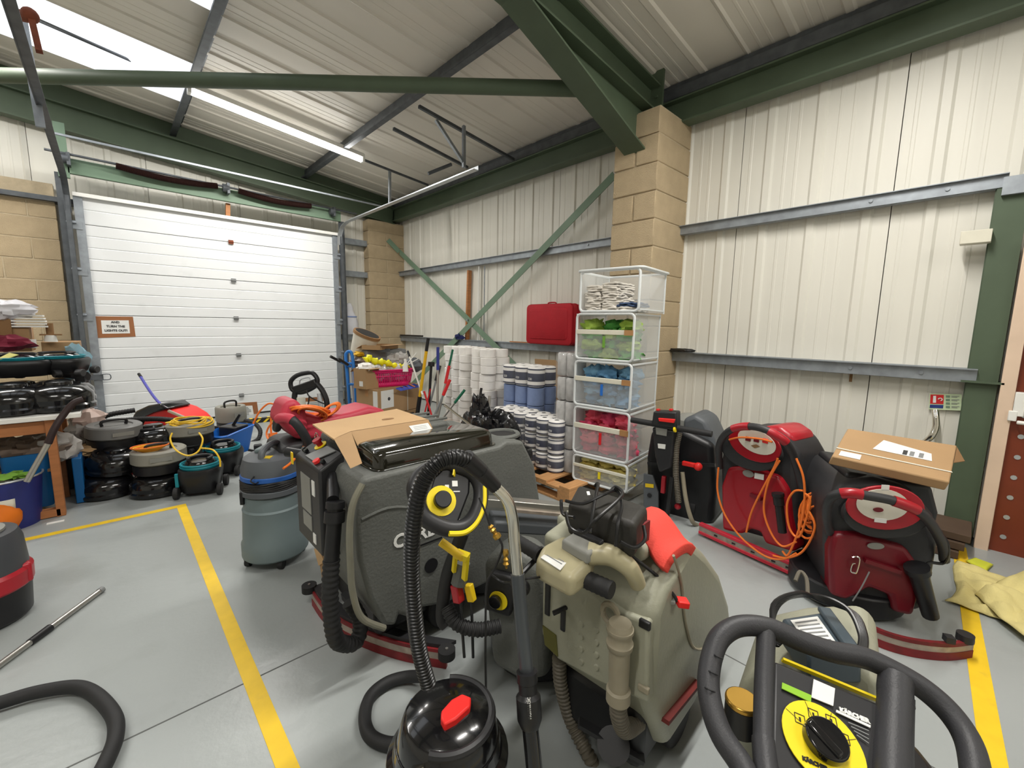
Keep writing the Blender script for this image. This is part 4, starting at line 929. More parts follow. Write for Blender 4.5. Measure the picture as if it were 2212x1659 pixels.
vw = (CAM-pan[0]).normalized(); pn = (pan[1]-pan[0]).cross(pan[3]-pan[0]).normalized(); pn = pn if pn.dot(vw) > 0 else -pn
pan = [pln(x, y, pan[0], pn) for x, y in ((1672, 1425), (1905, 1520), (1905, 1760), (1665, 1760))]
slab([p-pn*.002 for p in pan], .05, -pn).build('control_panel', 'dark_plastic', t, world=True, bevel=.006)
PL = lambda px, py, o=.001: pln(px, py, pan[0]+pn*o, pn)
ud = (PL(1780, 1500)-PL(1780, 1600)).normalized(); rd = ud.cross(pn).normalized()
ax_t = (PL(1905, 1512)-PL(1672, 1420)).normalized(); ay_t = pn.cross(ax_t)
dc = PL(1777, 1605); rad = (PL(1698, 1600)-dc).length
disc(dc, rad, .002, pn, 40).build('dial_plate', 'yellow_bright', t, world=True)
kr = rad*.52; disc(dc+pn*.002, kr, .020, pn, 32).build('dial_knob', 'gloss_black', t, world=True, bevel=.003)
a = PL(1742, 1560, .016); b = PL(1815, 1640, .016); 
g = G(); g.bar(a, b, .016, .024, pn); g.build('pointer', 'gloss_black', t, world=True, bevel=.004)
for k, (px, py) in enumerate(((1728, 1553), (1757, 1543), (1796, 1557), (1823, 1595))):
    c2 = PL(px, py, .0035); s = .008
    g = G()
    for q in range(4):
        e0 = c2+(ax_t*(-s if q in (0, 3) else s)+ay_t*(-s if q < 2 else s)); q2 = (q+1) % 4; e1 = c2+(ax_t*(-s if q2 in (0, 3) else s)+ay_t*(-s if q2 < 2 else s)); g.bar(e0, e1, .0012, .0008, pn)
    g.bar(c2-ay_t*.004, c2+ay_t*.003, .003, .0008, pn); g.build('dial_symbol', 'black', t, world=True)
for ang_ in (28, 68, 108, 150):
    d_ = ax_t*math.cos(math.radians(ang_))+ay_t*math.sin(math.radians(ang_)); g = G(); g.bar(dc+d_*kr*1.1+pn*.0025, dc+d_*rad*.98+pn*.0025, .0009, .0006, pn); g.build('dial_line', 'olive_label', t, world=True)
mat('lime', (140, 190, 50), .4)
slab([PL(1689, 1475), PL(1752, 1503), PL(1751, 1518), PL(1688, 1488)], .002, pn).build('green_strip', 'lime', t, world=True)
slab([PL(1757, 1468), PL(1803, 1488), PL(1799, 1526), PL(1752, 1507)], .002, pn).build('white_sticker', 'label_white', t, world=True)
text('maker_lettering', 'KÄRCHER', .0105, 'label_white', t, PL(1845, 1546, .002), ax_t, ay_t, bold=.0008)
slab([PL(1806, 1534), PL(1880, 1568), PL(1879, 1573), PL(1805, 1539)], .002, pn).build('underline', 'label_white', t, world=True)
for k in range(4):
    y0 = 1560+9*k; slab([PL(1832+6*k, y0+0), PL(1876, y0+18), PL(1876, y0+20), PL(1832+6*k, y0+2)], .0015, pn).build('small_print', 'grey_mid', t, world=True)
text('dial_lettering', 'KÄRCHER', .0085, 'black', t, PL(1760, 1650, .003), ax_t, ay_t, bold=.0006)
g = G(); g.bar(PL(1690, 1425, -.01), PL(1905, 1515, -.02), .005, .01, pn); g.build('yellow_edge', 'yellow_bright', t, world=True)
# tank behind
tk = [dep(*q) for q in ((1590, 1500, 1.05), (1640, 1380, 1.15), (1800, 1340, 1.35), (1890, 1400, 1.30), (1900, 1560, 1.05), (1880, 1700, 1.0), (1560, 1700, .98))]
Fq = Fr(c0.x+.28, c0.y-.02, .15)
bd = [Fq.rear(x, y, -.02) for x, y in ((1572, 1700), (1575, 1560), (1590, 1500), (1625, 1462), (1720, 1448), (1860, 1452), (1900, 1490), (1915, 1620), (1925, 1700))]
g = G(); g.prism(bd, .0, .30, 'x'); T_ = G(); T_.add([Fq.O+Fq.a*v.x+Fq.b*v.y+Vector((0, 0, v.z)) for v in g.v], g.f); T_.build('tank', 'beige_dirty' if 0 else 'grey_mid2' if 0 else 'beige', t, world=True, bevel=.04, seg=4, ang=50)
MATS['beige']
c2 = dep(1603, 1520, .93); g = G(); g.cyl(c2-Vector((0, 0, .06)), c2, .033, n=24); g.build('filler_neck', 'black', t, world=True); g = G(); g.cyl(c2, c2+Vector((0, 0, .012)), .034, n=24); g.build('brass_cap', 'brass', t, world=True, bevel=.003)
g = G(); g.bar(Fq.O+Fq.a*-.05+Fq.b*.1+Vector((0, 0, .1)), KD(1790, 1650, .06), .2, .08); g.build('handle_neck', 'dark_plastic', t, world=True, bevel=.02)
g = G(); o_ = Fq.O+Fq.a*.2; g.cyl((o_.x, o_.y, .02), (o_.x, o_.y, .2), .2, n=28); g.build('brush_deck', 'black', t, world=True, bevel=.02)
# on-board charger with coiled lead
cc = thing('battery_charger', 'blue-grey battery charger with ratings plate under a coil of black lead', 'charger', dep(1770, 1380, 1.15))
q4 = [dep(*q) for q in ((1688, 1335, 1.13), (1795, 1318, 1.17), (1862, 1412, 1.02), (1745, 1412, .98))]
n4 = (q4[1]-q4[0]).cross(q4[3]-q4[0]).normalized(); n4 = n4 if n4.dot(CAM-q4[0]) > 0 else -n4
q4[2] = pln(1862, 1412, q4[0], n4)
mat('charger_blue', (66, 78, 86), .4, var=.05)
slab(q4, .07, -n4).build('case', 'charger_blue', cc, world=True, bevel=.008)
Q = lambda u, v, o=.001: q4[0].lerp(q4[1], u).lerp(q4[3].lerp(q4[2], u), v)+n4*o
slab([Q(.12, .12), Q(.66, .12), Q(.66, .85), Q(.12, .85)], .001, n4).build('ratings_plate', 'label_white', cc, world=True)
for k in range(6): slab([Q(.17, .2+.1*k, .002), Q(.6, .2+.1*k, .002), Q(.6, .235+.1*k, .002), Q(.17, .235+.1*k, .002)], .0008, n4).build('print_line', 'grey_mid', cc, world=True)
g = G(); g.bar(Q(.85, 0, .006), Q(.85, 1, .006), .03, .014, n4); g.build('side_rib', 'charger_blue', cc, world=True, bevel=.004)
for k in range(5):
    o = k*7; g = G(); pts = [(1690-o*.4, 1385+o*.4, .98), (1670, 1335-o, 1.05), (1700+o, 1292-o*.4, 1.10), (1770, 1288+o*.3, 1.12), (1830+o*.5, 1315+o*.3, 1.08), (1858+o*.4, 1370, 1.02), (1855+o*.5, 1410, .97)]
    g.tube(bez(dq(pts), 6), .0055, 8); g.build('coiled_lead', 'hose_black', cc, world=True)
g = G(); g.tube(bez(dq([(1718, 1255, 1.4), (1728, 1235, 1.42), (1742, 1250, 1.4), (1745, 1290, 1.35)]), 5), .006, 8); g.build('coiled_lead', 'hose_grey', cc, world=True)
# ================================================================ BLACK SCRUBBER BY THE DRAWERS
F = Fr(2.98, 1.35, math.radians(15))
F = Fr(*dep(1450, 1120, 3.05).xy, math.radians(8))
t = F.thing('compact_scrubber', 'black and grey compact scrubber with T-bar handle standing beside the coloured drawer stack', 'scrubber')
B = lambda px, py, f=0: F.R3(px, py, f)
g = G(); g.prism(F.Rr([(1398, 1130), (1395, 990), (1405, 930), (1470, 925), (1540, 960), (1546, 1060), (1540, 1130), (1500, 1150)], .05), .05, .42, 'x'); g.build('lower_tank', 'black', t, bevel=.04, seg=4, ang=50)
g = G(); g.prism(F.Rr([(1470, 990), (1475, 905), (1500, 895), (1525, 910), (1543, 950), (1547, 985), (1520, 995)], .09), .09, .40, 'x'); g.build('upper_tank', 'vac_head', t, bevel=.03, seg=4, ang=50)
g = G(); g.loft([ring(B(1495, 905, .22)+Vector((0, 0, dz)), r, 20) for dz, r in ((-.04, .12), (0, .115), (.03, .08), (.04, .03))]); g.build('clear_dome', 'label_grey', t)
a, b = B(1364, 907, -.12), B(1538, 938, -.12); g = G(); g.cyl(a, b, .02, n=14); g.build('t_bar', 'rubber', t)
g = G(); g.prism(F.Rr([(1412, 888), (1462, 890), (1462, 925), (1408, 918)], -.14), -.15, -.06, 'x'); g.build('control_head', 'dark_plastic', t, bevel=.01)
g = G(); g.prism(F.Rr([(1422, 903), (1458, 906), (1456, 914), (1424, 910)], -.16), -.165, -.14, 'x'); g.build('red_trigger', 'bright_red', t, bevel=.003)
for px in (1422, 1450): g = G(); p = B(px, 885, -.11); g.box(p, (.03, .018, .01)); g.build('red_switch', 'led_red', t)
g = G(); g.prism(F.Rr([(1410, 922), (1460, 928), (1452, 1010), (1425, 1020), (1416, 985)], -.10), -.12, .04, 'x'); g.build('steering_column', 'dark_plastic', t, bevel=.015)
for pts, m in ((((1416, 918), (1442, 922), (1440, 942), (1418, 938)), 'label_grey'), (((1421, 958), (1438, 960), (1437, 970), (1422, 968)), 'label_white')):
    slab([B(x, y, -.122) for x, y in pts], .003, (-1, 0, 0)).build('label', m, t)
g = G(); g.cyl(B(1456, 928, -.145), B(1460, 928, -.145), .018, n=10); g.build('yellow_badge', 'yellow_bright', t)
g = G(); g.hose([B(1468, 935, -.06), B(1461, 970, -.08), B(1460, 1030, -.08), B(1466, 1085, -.06)], .019, 12, .012, .07); g.build('suction_hose', 'hose_grey', t)
g = G(); g.tube(bez([B(1474, 1020, -.05), B(1482, 1080, -.07), B(1495, 1125, -.06), B(1508, 1135, 0)], 6), .014, 10); g.build('drain_hose', 'beige_dirty', t)
g = G(); g.tube(bez([B(1452, 1030, -.09), B(1446, 1080, -.09), B(1440, 1120, -.05)], 6), .016, 10); g.build('lower_hose', 'hose_black', t)
slab([B(x, y, -.02) for x, y in ((1392, 1022), (1412, 1026), (1424, 1062), (1424, 1115), (1392, 1100))], .02, (-1, 0, 0)).build('side_plate', 'vac_head', t, bevel=.004)
slab([B(x, y, -.042) for x, y in ((1394, 1044), (1412, 1046), (1412, 1054), (1394, 1052))], .002, (-1, 0, 0)).build('yellow_sticker', 'yellow', t)
g = G(); p = B(1403, 1070, -.045); g.cyl(p, p-Vector((.004, 0, 0)), .016, n=14); g.build('plate_bolt', 'black', t)
g = G(); g.bar(B(1435, 1028, -.04), B(1432, 1065, -.04), .03, .03, (0, 1, 0)); g.build('red_lever', 'red_plastic', t, bevel=.006)
g = G(); g.bar(B(1474, 1000, -.02), B(1515, 1008, -.02), .03, .03); g.sphere(B(1508, 1008, -.03), .028); g.build('red_latch', 'bright_red', t, bevel=.006)
g = G(); g.bar(B(1400, 1000, -.0), B(1545, 1005, .0), .03, .02); g.build('tank_band', 'black', t)
g = G(); g.sphere(B(1464, 1094, -.05), .022); g.build('red_knob', 'red_plastic', t)
for y in (-.12, .14): g = G(); g.cyl((.12, y-.02, .08), (.12, y+.02, .08), .08, n=20); g.build('wheel', 'rubber', t)
g = G(); g.cyl((.28, 0, .02), (.28, 0, .14), .2, n=28); g.build('brush_deck', 'black', t, bevel=.01)
# ================================================================ RED SCRUBBERS ON THE RIGHT
mat('red_gloss', (160, 20, 34), .3, var=.08, scale=4, coat=.2)
mat('red_dark', (112, 16, 30), .38, var=.15, scale=5)
mat('charcoal', (46, 46, 48), .5, var=.1, scale=6)
mat('off_white', (214, 210, 196), .5, var=.06, scale=12)
def red_scrubber(F, dx, dy, sc, lab, dirty=False):
    """rear faces the camera; pixel outline of the first machine shifted by dx, dy and scaled"""
    t = F.thing('floor_scrubber', lab, 'scrubber')
    return t
FA = Fr(2.62, .79, math.radians(-12.5)); t = FA.thing('floor_scrubber', 'red floor scrubber with oval white dial by the right wall, draped with orange cable', 'scrubber')
R_A = lambda pts, f: FA.Rr(pts, f)
g = G(); g.prism(R_A([(1552, 1140), (1548, 1000), (1560, 945), (1600, 925), (1660, 925), (1700, 950), (1722, 990), (1722, 1100), (1715, 1190), (1640, 1165)], .05), .07, .38, 'x'); g.build('body', 'charcoal', t, bevel=.045, seg=4, ang=50)
g = G(); g.prism(R_A([(1630, 924), (1668, 922), (1700, 945), (1700, 965), (1670, 965), (1640, 950)], .04), .10, .34, 'x'); g.build('red_cover', 'red_faded' if 0 else 'red_plastic', t, bevel=.03, seg=3, ang=50)
g = G(); g.prism(R_A([(1558, 1145), (1556, 1050), (1570, 1010), (1620, 1008), (1680, 1030), (1700, 1060), (1705, 1120), (1715, 1195), (1650, 1175), (1640, 1150), (1618, 1143), (1600, 1155)], .03), .035, .2, 'x'); g.build('lower_panel', 'red_gloss', t, bevel=.02, seg=3, ang=50)
def oval(F, cx, cy, rx, ry, f, th, px2m, tilt=0):
    c = F.R3(cx, cy, f); k = px2m
    g = G(); L = []
    for d in (0, -th):
        L.append([(c.x+d, c.y+rx*k*math.cos(a)*math.cos(tilt)-ry*k*math.sin(a)*math.sin(tilt), c.z+rx*k*math.cos(a)*math.sin(tilt)+ry*k*math.sin(a)*math.cos(tilt)) for a in [2*PI*i/32 for i in range(32)]])
    return g.loft(L)
k = (FA.R3(1600, 960, .0)-FA.R3(1700, 960, 0)).length/100
oval(FA, 1626, 970, 68, 44, .04, .05, k, .0).build('dial_surround', 'charcoal', t, bevel=.008)
oval(FA, 1630, 958, 58, 38, -.01, .012, k, .1).build('red_dial', 'red_gloss', t, bevel=.003)
oval(FA, 1634, 954, 42, 25, -.022, .004, k, .15).build('white_dial', 'off_white', t)
for px in (1616, 1634, 1653): p = FA.R3(px, 948+(px-1616)*.12, -.03); g = G(); g.box(p, (.008, .03, .026)); g.build('red_rocker_switch', 'led_red' if px > 1650 else 'red_dark', t, bevel=.003)
ld_ = FA.Rr([(1622, 962), (1634, 960), (1642, 965), (1630, 968)], -.028); slab([( -.028, y, z) for y, z in ld_], .002, (-1, 0, 0)).build('emblem', 'card_dark', t)
hh = [FA.R3(x, y, f) for x, y, f in ((1555, 1010, .02), (1553, 965, -.04), (1570, 935, -.09), (1600, 922, -.10), (1640, 924, -.10), (1680, 942, -.08), (1705, 965, -.03), (1722, 1010, .03), (1735, 1060, .05))]
hc = bez(hh, 6); g = G(); g.tube(hc, .02, 12); g.build('loop_handle', 'charcoal', t)
g = G(); g.tube(hc[15:22], .0225, 12); g.build('red_grip', 'red_plastic', t); g = G(); g.tube(hc[27:35], .0225, 12); g.build('red_grip', 'red_plastic', t)
oval(FA, 1617, 1023, 13, 8, .03, .004, k, -.1).build('round_sticker', 'label_grey', t)
slab([FA.R3(x, y, .03) for x, y in ((1631, 1021), (1651, 1025), (1650, 1037), (1630, 1033))], .004, (-1, 0, 0)).build('label', 'label_white', t)
g = G(); a = FA.R3(1680, 1065, -.02); b = FA.R3(1690, 1150, -.01); g.tube([a, a.lerp(b, .08), a.lerp(b, .1), a.lerp(b, .3), a.lerp(b, .32), b], [.03, .03, .026, .026, .021, .021], 14); g.build('drain_cuff', 'black', t)
g = G(); a, b = FA.R3(1622, 1068, .03), FA.R3(1645, 1078, .02); g.bar(a, b, .02, .02); g.build('panel_catch', 'red_dark', t)
# squeegee: straight red bar
a, b = onZ(1512, 1140, .05), onZ(1720, 1232, .05)
q_ = thing('squeegee', 'long straight squeegee with pinkish red edges on the floor before the cable-draped red scrubber', 'squeegee', a.lerp(b, .5)*Vector((1, 1, 0)) if 0 else (a.lerp(b, .5).x, a.lerp(b, .5).y, 0))
g = G(); g.bar(a, b, .02, .045); g.build('rail', 'strip_alu', q_, world=True)
for dz in (-.025, .028): g = G(); g.bar(a+Vector((0, 0, dz)), b+Vector((0, 0, dz)), .03, .02); g.build('red_edge', 'squee_red', q_, world=True, bevel=.003)
for k_ in (.2, .4, .6, .8, .93): p = a.lerp(b, k_)+Vector((-.011, 0, 0)); g = G(); g.box(p, (.006, .02, .008)); g.build('fixing', 'dark_plastic', q_, world=True)
# orange cable over it
oc = thing('power_cable', 'orange power cable looped down the front of the red scrubber to the floor', 'cable', onZ(1650, 1200, 0))
def Ac(px, py, f=-.03): p = FA.R3(px, py, f); return FA.O+FA.a*p.x+FA.b*p.y+Vector((0, 0, p.z))
runs = [[(1552, 1010), (1550, 1060), (1565, 1110), (1600, 1160), (1650, 1200), (1690, 1208), (1720, 1195)],
        [(1680, 990), (1672, 1010), (1640, 1070), (1622, 1110), (1612, 1150)], [(1684, 995), (1660, 1040), (1650, 1100), (1665, 1150), (1690, 1180), (1720, 1170)],
        [(1720, 990), (1735, 1030), (1738, 1080), (1730, 1130), (1712, 1180), (1700, 1200), (1690, 1190)],
        [(1735, 1060), (1715, 1062), (1700, 1090), (1705, 1140), (1725, 1160), (1742, 1120), (1750, 1080), (1738, 1065)],
        [(1745, 1100), (1760, 1140), (1735, 1190), (1700, 1205), (1670, 1200)], [(1575, 950), (1600, 945), (1640, 948), (1668, 955)]]
for r in runs:
    g = G(); g.tube(bez([Ac(x, y, -.045) for x, y in r], 7), .0055, 7); g.build('cable_run', 'orange_cable', oc, world=True)
for k_ in range(12):
    g = G(); p = Ac(1755+random.uniform(-8, 14), 1110+random.uniform(-25, 25), .02+random.uniform(-.02, .02)); r_ = random.uniform(.05, .09); tl = random.uniform(-.4, .4)
    g.tube([p+FA.b*(r_*math.cos(i/20*2*PI)*.6)+Vector((0, 0, r_*math.sin(i/20*2*PI)))+FA.a*(tl*r_*math.sin(i/20*2*PI)) for i in range(20)], .0055, 6, closed=True); g.build('coil', 'orange_cable', oc, world=True)
# second red scrubber
FB = Fr(2.42, .10, math.radians(28)); t = FB.thing('floor_scrubber', 'dark red floor scrubber with handle over a white dial, carrying a cardboard carton on top', 'scrubber')
R_B = lambda pts, f: FB.Rr(pts, f)
k = (FB.R3(1850, 1160, .0)-FB.R3(1950, 1160, 0)).length/100
g = G(); g.prism(R_B([(1792, 1290), (1786, 1180), (1790, 1090), (1830, 1045), (1900, 1040), (1980, 1060), (2030, 1120), (2040, 1180), (2020, 1300), (2000, 1335), (1900, 1320)], .08), .10, .60, 'x'); g.build('body', 'charcoal', t, bevel=.045, seg=4, ang=50)
g = G(); g.prism(R_B([(1825, 1045), (1830, 1020), (2015, 1050), (2030, 1110), (2020, 1150), (1900, 1080)], .16), .16, .56, 'x'); g.build('rear_tank', 'dark_plastic', t, bevel=.02, seg=3, ang=50)
g = G(); g.prism(R_B([(1795, 1288), (1792, 1190), (1802, 1155), (1850, 1155), (1960, 1185), (1985, 1220), (1985, 1300), (1975, 1335), (1930, 1325), (1925, 1290), (1880, 1272), (1850, 1290), (1830, 1300)], .06), .065, .22, 'x'); g.build('lower_panel', 'red_dark', t, bevel=.02, seg=3, ang=50)
oval(FB, 1902, 1108, 92, 62, .07, .045, k, -.12).build('dial_surround', 'charcoal', t, bevel=.008)
oval(FB, 1908, 1095, 84, 60, .02, .014, k, -.12).build('red_dial', 'red_plastic', t, bevel=.003)
oval(FB, 1905, 1090, 56, 42, .004, .004, k, -.12).build('white_dial', 'off_white', t)
oval(FB, 1897, 1101, 11, 6, -.001, .003, k, -.12).build('emblem', 'red_dark', t)
slab([FB.R3(x, y, .001) for x, y in ((1889, 1118), (1915, 1121), (1914, 1130), (1888, 1127))], .003, (-1, 0, 0)).build('label', 'label_white', t)
slab([FB.R3(x, y, .003) for x, y in ((1904, 1047), (1921, 1048), (1920, 1060), (1903, 1059))], .003, (-1, 0, 0)).build('label', 'label_white', t)
for q in range(4): p = FB.R3(1892+9*q, 1069+q, -.001); g = G(); g.box(p, (.004, .012, .008)); g.build('indicator', 'grey_mid', t)
hh = [FB.R3(x, y, f) for x, y, f in ((1792, 1150, .10), (1785, 1110, .02), (1795, 1075, -.05), (1830, 1065, -.08), (1880, 1072, -.09), (1930, 1082, -.09), (1980, 1102, -.08), (2010, 1130, -.03), (2035, 1175, .06), (2040, 1210, .12))]
hc = bez(hh, 6); g = G(); g.tube(hc, .019, 12); g.build('loop_handle', 'charcoal', t)
g = G(); g.tube(hc[16:23], .022, 12); g.build('red_grip', 'red_gloss', t); g = G(); g.tube(hc[30:37], .022, 12); g.build('red_grip', 'red_gloss', t)
oval(FB, 1891, 1179, 19, 9, .06, .004, k, -.15).build('oval_badge', 'label_grey', t)
g = G(); c_ = FB.R3(1847, 1220, .045); g.tube(bez([c_+Vector((0, y*k, z*k)) for y, z in ((8, 20), (0, 24), (-9, 18), (-6, -20), (0, -24), (8, -20), (6, 0), (0, 4))], 4), .0035, 6); g.build('wire_catch', 'chrome', t)
g = G(); a, b = FB.R3(1868, 1210, .05), FB.R3(1945, 1235, .05); g.bar(a, b, .02, .018); g.build('panel_bar', 'red_dark', t)
g = G(); g.tube(bez([FB.R3(1878, 1235, .04), FB.R3(1860, 1270, .02), FB.R3(1842, 1298, .03)], 5), .003, 6); g.build('lead', 'grey_mid', t)
g = G(); a = FB.R3(1980, 1225, .02); b = FB.R3(2010, 1330, .06); g.tube([a, a.lerp(b, .1), a.lerp(b, .12), b], [.045, .045, .035, .03], 14); g.build('drain_cuff', 'black', t)
g = G(); g.tube(bez([FB.R3(2000, 1120, .03), FB.R3(2045, 1170, .05), FB.R3(2040, 1215, .1), FB.R3(2000, 1220, .1), FB.R3(2015, 1290, .06)], 6), .007, 8); g.build('cable', 'hose_black', t)
sq = [FB.Z3(x, y, .035) for x, y in ((1850, 1345), (1890, 1375), (1960, 1398), (2040, 1408), (2098, 1402))]
squ = ribbon(sq, .026, .012).build('squeegee', 'strip_alu', t)
for dz in (-.034, .026): ribbon([p+Vector((0, 0, dz)) for p in sq], .034 if dz < 0 else .016, .016).build('blade', 'red_blade', squ)
g = G(); p = FB.Z3(2085, 1375, .09); g.cyl(p-Vector((0, 0, .018)), p+Vector((0, 0, .012)), .028, n=18); g.build('bumper_wheel', 'dark_plastic', t)
g = G(); p = FB.Z3(2050, 1380, .09); g.box(p, (.03, .03, .025)); g.build('squeegee_bracket', 'dark_plastic', t)
g = G(); g.cyl((.3, .1, .02), (.3, .1, .12), .24, n=28); g.build('brush_deck', 'black', t, bevel=.01)
# carton on top
Zt = [FB.R3(1795, 995, .0), FB.R3(2050, 1060, .0)]
T0 = [FB.O+FB.a*v.x+FB.b*v.y+Vector((0, 0, v.z)) for v in (FB.R3(1797, 985, .05), FB.R3(2052, 1042, .05), FB.R3(2068, 962, .36), FB.R3(1832, 925, .36))]
tc = thing('cardboard_box', 'flat brown shipping carton with white labels tilted on the dark red scrubber', 'box', T0[0].lerp(T0[2], .5)-Vector((0, 0, .03)))
nn = (T0[1]-T0[0]).cross(T0[3]-T0[0]).normalized(); nn = nn if nn.z > 0 else -nn
T0[2] = pln(2068, 962, T0[0], nn)
slab(T0, .045, -nn).build('body', 'card', tc, world=True, bevel=.006)
TT = lambda u, v, o=.001: T0[0].lerp(T0[1], u).lerp(T0[3].lerp(T0[2], u), v)+nn*o
slab([TT(.30, .45), TT(.82, .42), TT(.80, .62), TT(.36, .78)], .001, nn).build('shipping_label', 'label_white', tc, world=True)
for u in (.56, .62, .70): slab([TT(u, .45, .002), TT(u+.04, .45, .002), TT(u+.04, .58, .002), TT(u, .58, .002)], .0006, nn).build('barcode', 'grey_mid' if u > .6 else 'print', tc, world=True)
slab([TT(.05, .06), TT(.24, .06), TT(.235, .20), TT(.05, .2)], .001, nn).build('small_label', 'label_white', tc, world=True)
g = G(); g.bar(TT(-.0, .26, .002), TT(1.0, .24, .002), .008, .002, nn); g.build('strap', 'off_white', tc, world=True)
slab([TT(1.0, .5, 0), TT(1.0, .95, 0), TT(1.10, .70, -.02)], .003, -nn).build('torn_flap', 'card_dark', tc, world=True)
# ================================================================ YELLOW CLOTHS ON THE FLOOR
mat('cloth_yellow', (214, 200, 136), .95, var=.07, scale=6, bump=.3, bscale=160)
mat('lime_cloth', (206, 210, 60), .95, var=.06)
def cloth(name, quad, z, m, label, seed, grp=None, fold=.035, n=34):
    a, b, c, d = [Vector((p.x, p.y, 0)) for p in quad]; t = None; g = G(); rows = []
    for i in range(n+1):
        row = []
        for j in range(n+1):
            u, v = i/n, j/n; p = a.lerp(b, u).lerp(d.lerp(c, u), v); e = 1-max(abs(u-.5), abs(v-.5))*2
            q = Vector((p.x*4+seed, p.y*4, seed))
            h = abs(noise.noise(q))*1.2+abs(noise.noise(q*2.3+Vector((5, 0, 0))))*.7+.5*abs(noise.noise(Vector((p.x*2+p.y*9, seed, 0))))
            p = p+Vector((noise.noise(q*.7), noise.noise(q*.7+Vector((9, 9, 9))), 0))*.05
            p.z = z+fold*h*min(1, e*4+.25); row.append(p)
        rows.append(row)
    g.sheet(rows); o = g.build(name, m, None, solid=.004, ang=80); tag(o, label, 'cloth', grp); return o
cloth('floor_cloth', [onZ(2035, 1300), onZ(2200, 1360), onZ(2300, 1290), onZ(2080, 1218)], .004, 'cloth_yellow', 'pale yellow cloth crumpled on the floor at the foot of the brown door', 1.3, fold=.07)
cloth('floor_cloth', [onZ(2120, 1300), onZ(2230, 1400), onZ(2420, 1380), onZ(2250, 1240)], .03, 'cloth_yellow', 'second pale yellow cloth lying over the first at the right edge', 4.1, fold=.08)
cloth('floor_cloth', [onZ(2085, 1218), onZ(2125, 1238), onZ(2135, 1222), onZ(2100, 1208)], .006, 'lime_cloth', 'small lime green cloth tucked behind the pale yellow cloths by the door frame', 2.2, fold=.03, n=10)
# ================================================================ PALLET
mat('pallet_wood', (196, 146, 96), .75, var=.15, scale=7, bump=.2, bscale=60, stretch=(1, 8, 8))
pa = onZ(1255, 1058, .11); pt = thing('wooden_pallet', 'worn wooden pallet on the floor left of the coloured drawer stack', 'pallet', (2.95, 2.5, 0))
px0, px1, py0, py1 = 2.42, 3.35, 1.95, 3.05
for i in range(5):
    y = py0+.05+(py1-py0-.10)*i/4; g = G(); g.box(((px0+px1)/2, y, .115), (px1-px0, .10 if i % 2 == 0 else .13, .018)); g.build('deck_board', 'pallet_wood', pt, world=True, bevel=.002)
for i in range(3):
    x = px0+.05+(px1-px0-.10)*i/2; g = G(); g.box((x, (py0+py1)/2, .095), (.10, py1-py0, .02)); g.build('stringer_board', 'pallet_wood', pt, world=True, bevel=.002)
    g = G(); g.box((x, (py0+py1)/2, .009), (.10, py1-py0, .018)); g.build('bottom_board', 'pallet_wood', pt, world=True, bevel=.002)
    for j in range(3): g = G(); g.box((x, py0+.06+(py1-py0-.12)*j/2, .052), (.10, .12, .07)); g.build('block', 'pallet_wood', pt, world=True, bevel=.003)
# ================================================================ DRAWER STACK
mat('clear_plastic', (226, 230, 230), .25, var=.02, alpha=.26, coat=.2)
mat('clear_rim', (232, 236, 236), .3, var=.02, alpha=.75)
mat('clear_front', (232, 234, 232), .3, var=.02, alpha=.16)
mat('ledge', (226, 222, 204), .45, var=.04, scale=12, alpha=.92)
F = Fr(*onZ(1355, 1078, .0).xy, math.radians(7.3)); F = Fr(2.70, 1.62, math.radians(7.3))
SQ = [ (((1240, 975), (1357, 1008), (1355, 1070), (1237, 1032))), (((1241, 868), (1362, 900), (1358, 975), (1240, 948))), (((1243, 776), (1368, 786), (1362, 874), (1241, 846))), (((1247, 674), (1374, 678), (1368, 770), (1244, 760))), (((1256, 590), (1388, 572), (1380, 672), (1252, 668)))]
cols = [('yellow', (206, 186, 96), (226, 214, 140), 'pale yellow'), ('pink', (214, 70, 104), (232, 90, 110), 'pink'), ('blue', (92, 140, 178), (120, 168, 200), 'light blue'), ('green', (84, 160, 72), (160, 190, 80), 'green'), ('white', (214, 208, 198), (224, 220, 212), 'white')]
strips = [(236, 214, 30), (214, 34, 40), (40, 110, 200), (110, 160, 60), None]
for k in range(5):
    pts = [F.rear(x, y, 0) for x, y in SQ[k]]
    ys = [p[0] for p in pts]; zs_ = [p[1] for p in pts]
    yl_ = (pts[0][0]+pts[3][0])/2; yr_ = (pts[1][0]+pts[2][0])/2; z1 = (pts[0][1]+pts[1][1])/2; z0 = (pts[3][1]+pts[2][1])/2
    SQ[k] = (yl_, yr_, z0, z1)
nm = ['bottom drawer of the tall clear plastic stack, filled with pale yellow cloths', 'clear plastic drawer with pink cloths, second from the bottom of the stack', 'clear plastic drawer with blue cloths, in the middle of the stack', 'clear plastic drawer with green cloths, second from the top of the stack', 'open clear plastic tub of folded white cloths crowning the drawer stack']
zz = None
